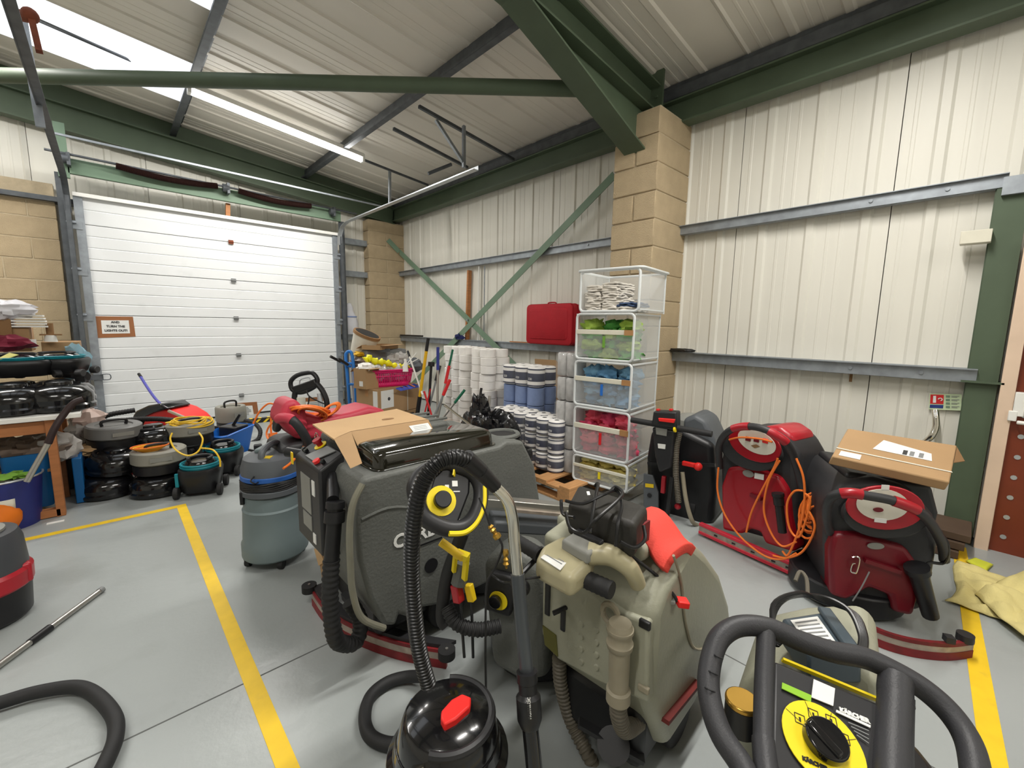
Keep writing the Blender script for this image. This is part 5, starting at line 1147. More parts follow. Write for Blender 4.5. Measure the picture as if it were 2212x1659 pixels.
for k in range(5):
    yl_, yr_, z0, z1 = SQ[k]
    if k == 0: z0 = max(z0, .0); zz = z0
    z0 = zz; z1 = max(z1, z0+.2) if 0 else z1; zz = z1+.004
    D_ = .46; wd = .006; xf = 0.0
    o = F.O+F.b*0
    t = thing('storage_box', nm[k], 'drawer', (F.O.x, F.O.y, z0), F.rz)
    h = z1-z0; W_ = yl_-yr_; yc = (yl_+yr_)/2
    g = G(); e_ = .003
    for sg in (-1, 1): g.box((xf+D_/2, yc+sg*(W_/2-e_), h/2), (D_, e_, h*.97))
    g.box((xf+D_-e_, yc, h/2), (e_, W_*.98, h*.97)); g.box((xf+D_/2, yc, e_), (D_, W_*.97, e_))
    if k < 4: g.box((xf+D_/2, yc, h-.006), (D_, W_*.97, e_))
    g.build('shell', 'clear_plastic', t, flat=True)
    for sg in (-1, 1):
        g = G(); g.box((xf+D_/2, yc+sg*(W_/2), h*.97), (D_, .008, .012)); g.box((xf+D_/2, yc+sg*(W_/2), .02), (D_, .006, .008)); g.box((xf+D_-.01, yc+sg*(W_/2), h/2), (.012, .008, h)); g.build('side_rib', 'clear_rim', t)
    g = G(); L = [Vector((xf-.006, yc+y, z)) for y, z in rrect(-W_/2+.005, W_/2-.005, .008, h-.008, .03)]; g.tube(L, .0095, 8, closed=True); g.build('front_rim', 'clear_rim', t)
    if k == 4:
        g = G(); L = [Vector((x, yc+y, h)) for x, y in rrect(xf-.02, xf+D_+.03, -W_/2-.015, W_/2+.02, .04)]; g.tube(L, .009, 8, closed=True); g.build('top_rim', 'clear_rim', t)
    else:
        g = G(); g.box((xf-.004, yc, h*.60), (.02, W_*.98, h*.10)); g.build('drawer_ledge', 'ledge', t, bevel=.003)
        g = G(); g.box((xf-.004, yc, h*.32), (.004, W_*.94, h*.50)); g.build('drawer_front', 'clear_front', t)
        if k: g = G(); g.box((xf-.008, yc-W_*.42, h*.60), (.022, W_*.14, h*.11)); g.build('brown_tape', 'tape_brown', t)
        c = strips[k]; mat('strip_%s' % cols[k][0], c, .4, var=0); g = G(); g.box((xf-.012, yc-.005, h*.40), (.004, .02, h*.24)); g.build('colour_tape', 'strip_%s' % cols[k][0], t)
    # the cloths: folded stacks and loose heaps, each a thing
    ma = mat('cloth_%s_a' % cols[k][0], cols[k][1], .95, var=.12, scale=14, bump=.4, bscale=90); mb = mat('cloth_%s_b' % cols[k][0], cols[k][2], .95, var=.1, scale=14, bump=.4, bscale=90)
    def fcloth(cx, cy, cz, rx, ry, rz_, seed, m, lab, grp):
        g = G(); g.v = []; gg = crumple((0, 0, 0), rx, ry, rz_, seed, .35, 18, 10, 2.6); p = F.O+F.a*cx+F.b*cy
        o = gg.build('folded_cloth', m, None, ang=60); o.location = (p.x, p.y, z0+cz); o.rotation_euler = (0, 0, F.rz+(seed-4.5)*.03); return tag(o, lab, 'cloth', grp)
    if k < 4:
        n = 0
        for r in range(4):
            for q in range(3):
                cz = h*.12+r*h*.20; cy = yc+(q-1)*W_*.30+random.uniform(-.01, .01)
                if cz > h*.82: continue
                fcloth(.13+random.uniform(-.02, .05), cy, cz, .085, W_*.16, h*.14, random.uniform(0, 9), 'cloth_%s_%s' % (cols[k][0], 'ab'[(r+q) % 2]), '%s cleaning cloth bundled inside the clear drawer of %s cloths' % (cols[k][3], cols[k][3]), '%s cloths in the drawer stack' % cols[k][3])
    else:
        for q, n in ((-1, 12), (0, 13), (1, 4)):
            for r in range(n):
                g = G(); sd_ = random.uniform(0, 9); rows = []
                for i in range(9):
                    rows.append([((i/8-.5)*.26+.006*math.sin(j+sd_), (j/6-.5)*.13, 0.012*noise.noise(Vector((i*.6, j*.6, sd_)))) for j in range(7)])
                g.sheet(rows); p = F.O+F.a*.14+F.b*(yc-q*.13+random.uniform(-.006, .006))
                o = g.build('folded_cloth', 'cloth_white_a' if (q < 1 or r < 2) else 'cloth_navy', None, solid=.0155, bevel=.005, ang=60) if q < 1 or r < 2 else g.build('folded_cloth', mat('cloth_navy', (70, 88, 120), .95, var=.15, scale=14), None, solid=.012, ang=60)
                o.location = (p.x, p.y, z0+.015+.016*r); o.rotation_euler = (0, 0, F.rz+random.uniform(-.12, .12))
                if q < 1: tag(o, 'white folded cloth in the neat piles inside the top clear tub', 'cloth', 'white folded cloths in the top tub')
                else: tag(o, 'blue-grey or white folded cloth in the low left pile of the top clear tub', 'cloth', 'low pile of cloths in the top tub')
            if q == 0: pass
# post behind the drawers
# ================================================================ ROLLS
mat('paper', (246, 243, 238), .9, var=.03, scale=20, bump=.15, bscale=140)
mat('paper_blue', (128, 146, 186), .9, var=.06, scale=20)
mat('navy', (26, 34, 66), .5, var=.08)
mat('wrap', (235, 238, 240), .12, var=0, alpha=.10, coat=.5, bump=.9, bscale=14)
def roll(name, r, h, m, lab, cat='roll', group=None, core=.02):
    t = thing(name, lab, cat, (0, 0, 0), 0, group)
    g = G(); g.lathe([(core, .0), (r-.004, 0), (r, .004), (r, h-.004), (r-.004, h), (core, h)], 22, capa=False, capb=False); g.build('paper_winding', m, t, ang=30)
    g = G(); g.lathe([(core, 0), (core, h), (core-.002, h), (core-.002, 0)], 14, capa=False, capb=False); g.build('core_tube', 'card', t)
    return t
jr = roll('toilet_roll', .088, .088, 'paper', 'jumbo white toilet roll in the tall pile below the green cross brace', group='jumbo toilet rolls in the tall pile')
ctr = dep(1022, 880, 5.6); first = True; cnt = 0
ex = Vector((.10, .99, 0)); ey = Vector((.99, -.1, 0))
base_ = Vector((dep(992, 900, 5.35).x, dep(992, 900, 5.35).y, 0))
top_z = dep(1000, 748, 5.3).z
nlev = int(top_z/.09)
for lev in range(nlev):
    for i in range(5):
        for j in range(2):
            if i == 3 and lev < 2: continue
            off = .015 if (lev//2) % 2 else -.012
            p = base_+ex*((i-1)*-.178+off+(.10 if i > 2 else 0)*-1)+ey*(j*.18+random.uniform(-.008, .008))+ex*random.uniform(-.006, .006)
            if first: jr.location = (p.x, p.y, top_z-.09*(nlev-lev)); first = False
            else: copy_tree(jr, loc=(p.x, p.y, top_z-.09*(nlev-lev)), rz=random.uniform(0, 6))
            cnt += 1
# the rolls stand on a hidden second pallet
pl2 = thing('wooden_pallet', 'low wooden pallet under the tall pile of jumbo white toilet rolls', 'pallet', (base_.x, base_.y, 0)); zp = top_z-.09*nlev
for i in range(4): g = G(); g.box((-.1+.13*i, -.2, zp/2), (.10, 1.2, zp)); g.build('deck_board', 'pallet_wood', pl2)
# navy banded roll packs
def roll_pack(nx, ny, r, h, lab, group=None, num=True, m='paper'):
    """pack of upright rolls with a navy band printed 320, faces -x"""
    t = thing('roll_pack', lab, 'pack', (0, 0, 0), 0, group)
    for i in range(nx):
        for j in range(ny):
            x, y = i*2*r*.97, j*2*r*.97
            g = G(); g.lathe([(.02, h*.995), (r*.8, h), (r, h-.012), (r*.985, h*.5), (r, .012), (r*.8, 0), (.02, 0)], 18, (x, y, 0), capa=False, capb=False); b = g.build('roll', m, t, ang=40)
            if num:
                g = G(); g.lathe([(r+.0015, h*.30), (r*.995+.002, h*.5), (r+.0015, h*.70)], 18, (x, y, 0), capa=False, capb=False); g.build('navy_band', 'navy', b)
                g = G(); g.lathe([(r+.0015, h*.86), (r+.0012, h*.93)], 18, (x, y, 0), capa=False, capb=False); g.lathe([(r+.0015, h*.06), (r+.0012, h*.12)], 18, (x, y, 0), capa=False, capb=False); g.build('thin_bands', 'navy', b)
    if num:
        for j in range(0, ny): text('pack_number', '320', h*.16, 'label_white', t, (-r-.006, j*2*r*.97+.0, h*.42), (0, -1, 0), (0, 0, 1), world=False)
    x0, x1, y0, y1 = -r-.004, (nx-1)*2*r*.97+r+.004, -r-.004, (ny-1)*2*r*.97+r+.004
    g = G(); g.loft([[(x, y, z) for x, y in rrect(x0-i_, x1+i_, y0-i_, y1+i_, .03)] for z, i_ in ((.002, -.01), (.02, 0), (h-.02, 0), (h+.004, -.01))], True, True); g.build('plastic_wrap', 'wrap', t, ang=60)
    return t
s1 = dep(1150, 960, 4.3)
ORD2 = ['lowest', 'middle', 'topmost']
pk = roll_pack(2, 3, .07, .14, 'navy-banded roll pack, lowest of the front stack on the wooden pallet', 'navy banded roll packs on the pallet')
pA = dep(1180, 940, 3.55)
q = Vector((dep(1200, 1000, 3.6).x, dep(1200, 1000, 3.6).y, .125))
pk.location = q; 
for k in range(1, 3): copy_tree(pk, loc=q+Vector((0.008*(k % 2), .008*(k % 2), .148*k)), label='navy-banded roll pack, %s of the front stack on the wooden pallet' % ORD2[k])
q2 = q+Vector((.0, .43, 0))
for k in range(0, 3): copy_tree(pk, loc=q2+Vector((0.01, 0, .148*k)), label='navy-banded roll pack, %s of the rear stack on the wooden pallet' % ORD2[k])
# the upper pack over blue rolls
z5 = dep(1110, 850, 4.3)
pb = roll_pack(2, 3, .085, .19, 'big wrapped pack of navy-banded rolls lying across the blue roll columns')
qb = dep(1158, 835, 4.15); pb.location = (qb.x, qb.y, qb.z-.0); pb.rotation_euler = (0, 0, .05)
br = roll('centrefeed_roll', .084, .17, 'paper_blue', 'blue centrefeed paper roll in the columns under the big navy-banded pack', group='blue paper rolls under the big pack')
n = 0; f_ = True
zt_ = qb.z-.005
lv = int(zt_/.175)
for l_ in range(lv):
    for j in range(3):
        for i in range(2):
            P = (qb.x+i*.17, qb.y+j*.17+.0, zt_-.175*(lv-l_))
            if f_: br.location = P; f_ = False
            else: copy_tree(br, loc=P)
g = G(); g.box((qb.x+.08, qb.y+.17, (zt_-.175*lv)/2), (.34, .52, zt_-.175*lv)); o = g.build('cardboard_tray', 'card'); tag(o, 'low cardboard tray under the blue centrefeed rolls', 'tray')
# silver-wrapped columns beside the drawers
mat('film_roll', (196, 194, 192), .35, var=.2, scale=18, coat=.3, bump=.8, bscale=16)
wp = roll_pack(2, 2, .05, .19, 'film wrapped roll pack, bottom of the narrow column left of the drawers', 'film wrapped packs beside the drawers', num=False, m='film_roll')
ORD = ['bottom', 'second from the bottom', 'third from the bottom', 'fourth from the bottom', 'fifth from the bottom', 'sixth from the bottom', 'seventh from the bottom']
qw = dep(1230, 1003, 3.6); tz = dep(1228, 740, 3.6).z
for k in range(int((tz-.125)/.20)):
    L_ = (qw.x, qw.y, .125+.20*k); rz_ = random.uniform(-.08, .08)
    if k == 0: wp.location = L_
    else: copy_tree(wp, loc=L_, rz=rz_, label='film wrapped roll pack, %s of the narrow column left of the drawers' % ORD[k])
# tan board and green sheet leaning
t = thing('cardboard_sheet', 'large tan cardboard sheet leaning on the wall behind the big navy-banded pack', 'cardboard', onX(1190, 870, 3.75))
a = [onX(x, y, 3.72) for x, y in ((1155, 775), (1200, 778), (1232, 812), (1235, 960), (1160, 960))]; slab(a, .006, (1, 0, 0)).build('sheet', 'card', t, world=True)
# ================================================================ BLACK BIN BAG
mat('bin_bag', (20, 20, 22), .22, var=.1, coat=.3, bump=.5, bscale=9)
p = dep(1055, 930, 3.5); t = thing('bin_bag', 'crumpled shiny black bin bag heaped behind the grey scrubber', 'bag', (p.x, p.y, 0))
gg = crumple((p.x, p.y,   .29), .22, .38, .34, 3.3, .16, 60, 40, 3.2); gg.build('bag', 'bin_bag', t, world=True, ang=28)
gg = crumple((p.x-.02, p.y+.08, .58), .07, .09, .16, 5.3, .3, 26, 18, 3.0, False); gg.build('gathered_neck', 'bin_bag', t, world=True, ang=28)
gg = crumple((p.x+.02, p.y-.12, .50), .10, .13, .10, 8.3, .3, 26, 18, 3.0, False); gg.build('loose_fold', 'bin_bag', t, world=True, ang=28)
# ================================================================ TOOLS BETWEEN BOXES AND ROLLS
def pole(name, lab, A_, B_, segs, cat='tool', grp=None):
    """A_, B_ pixel+depth ends; segs: (t0,t1,radius,material,part)"""
    a, b = dep(*A_), dep(*B_); t = thing(name, lab, cat, a if a.z < b.z else b, 0, grp)
    for t0, t1, r, m, pn_ in segs: g = G(); g.cyl(a.lerp(b, t0), a.lerp(b, t1), r, n=12); g.build(pn_, m, t, world=True)
    return t
mat('blue_handle', (40, 50, 130), .4); mat('green_handle', (20, 96, 70), .4); mat('red_handle', (206, 40, 44), .4); mat('yellow_handle', (226, 176, 30), .4)
pole('broom', 'yellow pole with long black grip standing between the cartons and the toilet rolls', (925, 730, 4.3), (900, 905, 4.4), [(0, .16, .017, 'black', 'grip'), (.16, .72, .016, 'yellow_handle', 'shaft'), (.72, 1.3, .022, 'black', 'lower_sleeve')])
pole('mop', 'silver mop handle with navy blue grip in front of the toilet rolls', (946, 750, 4.2), (945, 940, 4.2), [(0, .26, .015, 'blue_handle', 'grip'), (.26, 1.2, .012, 'silver', 'shaft')])
pole('mop', 'silver handle with green and red grip leaning before the toilet rolls', (978, 755, 4.2), (940, 930, 4.2), [(0, .22, .011, 'green_handle', 'green_grip'), (.2, .42, .015, 'red_handle', 'red_grip'), (.42, 1.2, .010, 'silver', 'shaft')])
pole('mop', 'short handle with bright red grip leaning low before the toilet rolls', (972, 820, 3.9), (935, 905, 3.9), [(0, .4, .015, 'red_handle', 'grip'), (.4, 1.2, .010, 'grey_mid', 'shaft')])
pole('mop', 'handle with dark green grip leaning to the right over the black bag', (1004, 842, 3.7), (955, 905, 3.7), [(0, .45, .012, 'green_handle', 'grip'), (.45, 1.3, .009, 'silver', 'shaft')])
pole('chrome_rod', 'chrome T handle leaning over the grey scrubber by the black bag', (960, 875, 3.4), (1003, 908, 3.3), [(0, 1.6, .010, 'chrome', 'shaft')])
pole('litter_picker', 'thin red metal rods leaning beside the yellow pole', (916, 845, 4.2), (938, 915, 4.2), [(0, 1.2, .010, 'red_handle', 'rod')])
pole('litter_picker', 'second thin red rod crossing behind the yellow pole', (930, 840, 4.4), (912, 915, 4.4), [(0, 1.2, .008, 'red_handle', 'rod')])
pole('mop', 'black jointed mop frame standing just right of the yellow pole', (932, 782, 4.5), (925, 900, 4.5), [(0, 1.1, .014, 'black', 'shaft'), (.0, .08, .035, 'black', 'joint')])
pole('mop', 'grey handle leaning with its black end beside the navy grip', (950, 790, 4.6), (922, 900, 4.5), [(0, .3, .018, 'black', 'grip'), (.3, 1.1, .011, 'grey_mid', 'shaft')])
pole('mop', 'chrome tube with black bent grip rising from the black bag', (1040, 838, 3.8), (1033, 885, 3.8), [(0, .35, .011, 'black', 'grip'), (.35, 1.2, .013, 'silver', 'shaft')])
pole('mop', 'second short silver tube poking from the black bag', (1058, 855, 3.8), (1055, 900, 3.8), [(0, 1.2, .013, 'silver', 'shaft')])
pole('white_pole', 'thin white pole with black ferrule leaning behind the pink basket', (880, 757, 4.6), (905, 830, 4.4), [(0, .05, .008, 'silver', 'tip'), (.03, .2, .012, 'black', 'ferrule'), (.2, 1.3, .009, 'white', 'shaft')])
pole('wooden_batten', 'upright timber batten leaning on the wall behind the green cross brace', (1012, 584, 5.95), (1010, 735, 5.95), [(0, .01, .012, 'wood', 'end')], 'batten')
t = [o for o in bpy.data.objects if o.name.startswith('wooden_batten')][0]
g = G(); g.bar(onX(1014, 584, 3.93), onX(1009, 738, 3.93), .035, .06, (1, 0, 0)); g.build('timber', 'wood', t, world=True)
for k, px in enumerate((1034, 1046)):
    a, b = onX(px+1, 575, 3.93), onX(px-1, 738, 3.93); o = thing('wall_rod', ['white rod standing on the girt just right of the timber batten', 'thin grey rod standing on the girt, furthest from the timber batten'][k], 'rod', b)
    g = G(); g.cyl(a, b, .012-.004*k, n=8); g.build('rod', ['white', 'galv'][k], o, world=True)
# ================================================================ RED SUITCASE ON THE GIRT
mat('red_fabric', (176, 22, 36), .7, var=.06, scale=9, bump=.3, bscale=180)
zg = 1.112
s = [onX(x, y, 3.80) for x, y in ((1143, 740), (1240, 742), (1238, 656), (1150, 658))]
yc = (s[0].y+s[1].y)/2; wy_ = s[0].y-s[1].y; hz_ = s[2].z-zg
t = thing('suitcase', 'red fabric suitcase standing on the lower wall girt left of the drawers', 'suitcase', (3.82, yc, zg))
g = G(); g.loft([[(x, y, z) for y, z in rrect(-wy_/2+i_, wy_/2-i_, .005+i_, hz_-i_, .05)] for x, i_ in ((-.08, .012), (-.072, 0), (.075, 0), (.083, .012))]); g.build('shell', 'red_fabric', t, ang=40)
for x in (-.045, .03): g = G(); g.tube([Vector((x, y, z)) for y, z in rrect(-wy_/2-.002, wy_/2+.002, .003, hz_+.002, .05)], .005, 6, closed=True); g.build('zip_piping', 'red_gloss', t)
g = G(); g.tube(bez([(-.01, -.06, hz_), (-.01, -.05, hz_+.02), (-.01, .05, hz_+.02), (-.01, .06, hz_)], 4), .008, 8); g.build('carry_handle', 'red_fabric', t)
g = G(); g.loft([[(x, y, z) for y, z in rrect(-wy_/2+.05+i_, wy_/2-.05-i_, .06+i_, hz_-.05-i_, .04)] for x, i_ in ((-.08, 0), (-.09, .01))]); g.build('front_pocket', 'red_fabric', t, ang=40)
# small things on the girts
for nm_, px, py, cl, lab in (('tape_dispenser', 880, 723, 'black', 'small black metal clip piece on the girt by the far pier'), ):
    a = onX(853, 724, 3.86); t = thing('wall_clip', lab, 'clip', a)
    g = G(); g.cyl(onX(850, 724, 3.86), onX(857, 712, 3.86), .012, n=8); g.build('clip', 'black', t, world=True); g = G(); g.cyl(onX(865, 724, 3.86), onX(913, 726, 3.86), .014, n=8); g.build('bar', 'black', t, world=True)
p = onX(992, 731, 3.84); o = crumple((p.x, p.y, 1.14), .04, .09, .04, 2.2, .5, 14, 8).build('blue_rag', mat('navy_cloth', (30, 36, 84), .9)); tag(o, 'navy blue rag on the girt just left of the timber batten', 'rag')
a, b = onX(1100, 738, 3.83), onX(1160, 741, 3.83); o = thing('timber_strip', 'thin brown timber strip lying on the girt left of the red suitcase', 'strip', a); g = G(); g.bar((3.85, a.y, 1.118), (3.85, b.y, 1.118), .03, .012); g.build('strip', 'wood', o, world=True)
a = onX(1470, 752, 3.86); o = crumple((a.x, a.y, 1.125), .05, .13, .018, 1.1, .3, 14, 8).build('black_sheet', 'bin_bag'); tag(o, 'flat folded black sheet on the girt right of the near pier', 'sheet')
# sensor, block and notices
p = onX(861, 610, 3.93); t = thing('alarm_sensor', 'small cream alarm sensor under the upper girt by the far pier', 'sensor', p); g = G(); g.box(p, (.04, .05, .10)); g.build('housing', 'white', t, world=True, bevel=.008); g = G(); g.sphere(p+Vector((-.02, 0, -.03)), .018); g.build('lens', 'label_grey', t, world=True)
p = onX(2108, 513, 3.86); t = thing('timber_block', 'cream painted timber block fixed beside the green column at the right', 'block', p); g = G(); g.box(p, (.08, .13, .075)); g.build('block', 'cream_paint' if 0 else 'ledge', t, world=True, bevel=.003)
p = onX(1838, 816, 3.955); g = G(); g.box(p, (.004, .018, .06)); o = g.build('wall_bracket', 'card_dark'); tag(o, 'tiny brown bracket on the right white wall below the lower girt', 'bracket')
t = thing('safety_sign', 'red, blue and pale green fire point sign on the wall left of the green column', 'sign', onX(2045, 868, 3.955))
S = lambda px, py, o=0: onX(px, py, 3.955-o)
mat('pale_green', (198, 214, 176), .4, var=.02); mat('sign_red', (200, 40, 44), .4, var=0); mat('sign_blue', (40, 56, 120), .4, var=0)
slab([S(2008, 850), S(2078, 852), S(2076, 887), S(2006, 884)], .003, (1, 0, 0)).build('board', 'pale_green', t, world=True)
slab([S(2010, 852, .002), S(2039, 853, .002), S(2038, 873, .002), S(2009, 872, .002)], .001, (1, 0, 0)).build('red_panel', 'sign_red', t, world=True)
slab([S(2009, 874, .002), S(2038, 875, .002), S(2037, 882, .002), S(2008, 881, .002)], .001, (1, 0, 0)).build('blue_panel', 'sign_blue', t, world=True)
slab([S(2016, 855, .004), S(2022, 855, .004), S(2022, 870, .004), S(2015, 870, .004)], .001, (1, 0, 0)).build('extinguisher_symbol', 'label_white', t, world=True)
g = G(); c_ = S(2031, 863, .004); g.tube([c_+Vector((0, .009*math.cos(a*PI/5), .009*math.sin(a*PI/5))) for a in range(8)], .003, 5); g.build('hose_symbol', 'label_white', t, world=True)
for k in range(4):
    slab([S(2043, 854+7.5*k, .002), S(2052, 854.3+7.5*k, .002), S(2052, 859+7.5*k, .002), S(2043, 858.7+7.5*k, .002)], .001, (1, 0, 0)).build('green_symbol', 'green_light', t, world=True)
    for q in range(2): slab([S(2055, 855+7.5*k+2.4*q, .002), S(2072-4*q, 855.5+7.5*k+2.4*q, .002), S(2072-4*q, 856.5+7.5*k+2.4*q, .002), S(2055, 856+7.5*k+2.4*q, .002)], .001, (1, 0, 0)).build('print_line', 'grey_mid', t, world=True)
t = thing('steel_pipe', 'short bent stainless pipe coming out of the wall below the fire point sign', 'pipe', onX(2015, 920, 3.9))
g = G(); g.tube(bez([S(2020, 886, .03), S(2022, 905, .05), S(2021, 925, .06), S(2012, 943, .07), S(1998, 955, .05)], 6), .018, 14); g.build('bent_pipe', 'chrome', t, world=True)
# timber blocks at the foot of the column
mat('timber_dark', (84, 66, 52), .8, var=.15)
t = thing('timber_offcut', 'dark timber offcuts stacked on the floor at the foot of the green column', 'timber', (3.72, .0, 0))
p = onZ(2075, 1205, .0)
for k in range(3): g = G(); g.box((3.70+.02*k, .05-.02*k, .025+.05*k), (.30, .22, .045)); g.build('offcut', 'timber_dark', t, world=True, bevel=.004)
# ================================================================ RED SCRUBBER BEHIND THE GREY ONE
F = Fr(*onZ(640, 1115, 0).xy, math.radians(-2)); F = Fr(.98, 2.62, 0.0)
t = F.thing('floor_scrubber', 'faded red and black floor scrubber behind the cardboard, topped with coiled orange cable', 'scrubber')
pf = F.S([(600, 950), (612, 875), (640, 865), (700, 885), (760, 888), (800, 885), (845, 882), (900, 895), (930, 920), (940, 1000)], 0)
g = G(); 
LT = -.12
side = F.S([(605, 975), (625, 960), (700, 950), (840, 935), (860, 960), (860, 1050), (640, 1100), (615, 1040)], LT)
g.prism(side, LT, .2, 'y'); g.build('tank', 'charcoal', t, bevel=.05, seg=4, ang=50)
top_ = F.S([(606, 905), (618, 882), (650, 888), (700, 905), (760, 892), (800, 880), (835, 886), (850, 920), (840, 945), (700, 955), (640, 950)], LT)
g = G(); g.prism(top_, LT+.01, .14, 'y'); g.build('red_lid', 'red_faded', t, bevel=.035, seg=4, ang=50)
g = G(); g.prism(F.S([(600, 912), (615, 868), (640, 862), (662, 885), (668, 930), (640, 945)], LT-.02), LT-.02, .06, 'y'); g.build('red_hood', 'red_faded', t, bevel=.025, seg=3, ang=50)
hh = bez([F.S3(x, y, l) for x, y, l in ((598, 925, .1), (603, 905, -.1), (628, 905, -.2), (650, 928, -.22), (664, 955, -.2), (660, 975, -.14))], 6)
g = G(); g.tube(hh, .024, 12); g.build('loop_handle', 'charcoal', t)
g = G(); g.tube(hh[6:14], .027, 12); g.build('red_grip', 'red_faded', t)
g = G(); g.prism(F.S([(612, 1030), (640, 1000), (665, 1010), (660, 1100), (628, 1110)], LT-.03), LT-.03, LT+.05, 'y'); g.build('red_side_panel', 'red_plastic', t, bevel=.01)
g = G(); a = F.S3(690, 960, LT-.02); g.cyl(a, a+Vector((0, .08, 0)), .04, n=20); g.build('black_knob', 'rubber', t, bevel=.008)
g = G(); a = F.S3(766, 875, .12); g.box((a.x, .1, a.z), (.06, .05, .006)); g.build('white_label', 'label_white', t)
for y in (-.05, .16): g = G(); g.cyl((.35, y-.02, .1), (.35, y+.02, .1), .1, n=20); g.build('drive_wheel', 'rubber', t)
g = G(); g.box((.3, .05, .14), (.5, .28, .12)); g.build('chassis', 'black', t, bevel=.02)
oc = thing('power_cable', 'bundled orange power cable on the faded red scrubber with plug hanging at its left', 'cable', F.O+F.S3(680, 880, .05))
W2 = lambda px, py, l: (lambda p: F.O+F.a*p.x+F.b*p.y+Vector((0, 0, p.z)))(F.S3(px, py, l))
for k in range(12):
    cx, cy, rx, ry = 668+random.uniform(-12, 12), 890+random.uniform(-4, 5), random.uniform(30, 44), random.uniform(7, 16); l = random.uniform(-.16, -.06)
    g = G(); g.tube([W2(cx+rx*math.cos(i/22*2*PI), cy+ry*math.sin(i/22*2*PI+.3), l+.06*math.sin(i/22*2*PI)) for i in range(22)], .0062, 6, closed=True); g.build('coil', 'orange_cable', oc, world=True)
for k in range(4):
    g = G(); g.tube([W2(712+17*math.cos(i/20*2*PI)+k*2, 886+10*math.sin(i/20*2*PI)-.5*17*math.cos(i/20*2*PI)-k, -.12+.02*k) for i in range(20)], .0062, 6, closed=True); g.build('coil', 'orange_cable', oc, world=True)
for k, r in enumerate(([(600, 876, 3.1), (580, 872, 3.1), (560, 890, 3.1), (547, 915, 3.1)], [(603, 880, 3.1), (588, 890, 3.1), (585, 920, 3.1), (587, 945, 3.1)], [(600, 905, 3.0), (582, 920, 3.0), (576, 940, 3.0), (590, 962, 2.9), (610, 985, 2.7), (622, 1020, 2.55)], [(640, 905, 2.5), (658, 925, 2.45), (662, 950, 2.4), (650, 975, 2.3), (628, 1000, 2.25), (612, 1012, 2.2)])):
    g = G(); g.tube(bez([dep(*q) for q in r], 7), .0065, 7); g.build('cable_run', 'orange_cable', oc, world=True)
g = G(); g.bar(dep(589, 935, 3.08), dep(591, 952, 3.08), .05, .04); [g.cyl(dep(593, 941+5*k, 3.05), dep(600, 941+5*k, 3.0), .004, n=6) for k in range(2)]; g.build('plug', 'orange_cable', oc, world=True)
# ================================================================ BUFFER WITH LOOP HANDLE (far, black)
d0 = 3.9
t = thing('floor_buffer', 'floor buffer with big black loop handle standing in front of the white door', 'polisher', (dep(668, 900, d0).x, dep(668, 900, d0).y, 0))
lp = [dep(x, y, d0) for x, y in ((632, 842), (628, 825), (640, 812), (660, 806), (675, 806), (685, 818), (684, 830), (672, 840), (650, 848))]
g = G(); g.tube(bez(lp, 5, True), .020, 10, closed=True); g.build('loop_handle', 'black', t, world=True)
g = G(); g.bar(dep(636, 843, d0), dep(684, 826, d0), .05, .07); g.build('switch_housing', 'black', t, world=True, bevel=.01)
for q in ([(638, 845), (636, 862), (640, 885), (645, 930)], [(684, 828), (697, 845), (706, 870), (704, 905), (700, 930)]):
    g = G(); g.tube(bez([dep(x, y, d0) for x, y in q], 6), .024, 10); g.build('side_frame', 'black', t, world=True)
g = G(); g.bar(dep(650, 858, d0), dep(652, 905, d0), .07, .04, (0, 1, 0)); g.build('white_tank', 'off_white', t, world=True, bevel=.008)
g = G(); g.bar(dep(690, 850, d0), dep(694, 890, d0), .035, .03, (0, 1, 0)); g.build('silver_stay', 'galv_bright', t, world=True)
g = G(); g.tube(bez([dep(x, y, d0-.05) for x, y in ((662, 842), (668, 856), (690, 868), (700, 872))], 5), .006, 6); g.build('switch_lead', 'black', t, world=True)
g = G(); g.tube(bez([dep(x, y, d0-.05) for x, y in ((668, 856), (665, 875), (655, 890))], 5), .006, 6); g.build('thin_lead', 'black', t, world=True)
g = G(); g.tube(bez([dep(x, y, d0) for x, y in ((647, 830), (650, 820), (668, 816), (672, 826))], 4), .005, 6); g.build('wire_guard', 'galv_bright', t, world=True)
bp = dep(672, 930, d0); g = G(); g.cyl((bp.x, bp.y, .02), (bp.x, bp.y, .14), .2, n=28); g.build('brush_head', 'dark_plastic', t, world=True, bevel=.02)
g = G(); g.cyl((bp.x, bp.y, .1), dep(672, 905, d0), .03, n=12); g.build('stem', 'black', t, world=True)
# ================================================================ DOOR NOTICES
YN = YD-.003
def notice(lab, corners, inner, lines, words=None):
    c = [onY(x, y, YN) for x, y in corners]; t = thing('door_notice', lab, 'sign', c[0].lerp(c[2], .5))
    slab([p for p in c], .002, (0, 1, 0)).build('brown_tape_frame', 'brown_tape', t, world=True)
    i_ = [onY(x, y, YN-.002) for x, y in inner]; slab(i_, .0015, (0, 1, 0)).build('paper', 'label_white', t, world=True)
    if words:
        for s_, px, py, sz in words: text('lettering', s_, sz, 'print', t, onY(px, py, YN-.004), (1, 0, 0), (0, 0, 1), bold=.001)
    for k in range(lines):
        u0, u1 = .12, random.uniform(.7, .88); v = .12+.76*k/max(1, lines-1)
        a, b = i_[0].lerp(i_[3], v).lerp(i_[1].lerp(i_[2], v), u0), i_[0].lerp(i_[3], v).lerp(i_[1].lerp(i_[2], v), u1); g = G(); g.bar(a+Vector((0, -.003, 0)), b+Vector((0, -.003, 0)), .001, .008); g.build('print_line', 'grey_mid', t, world=True)
    return t
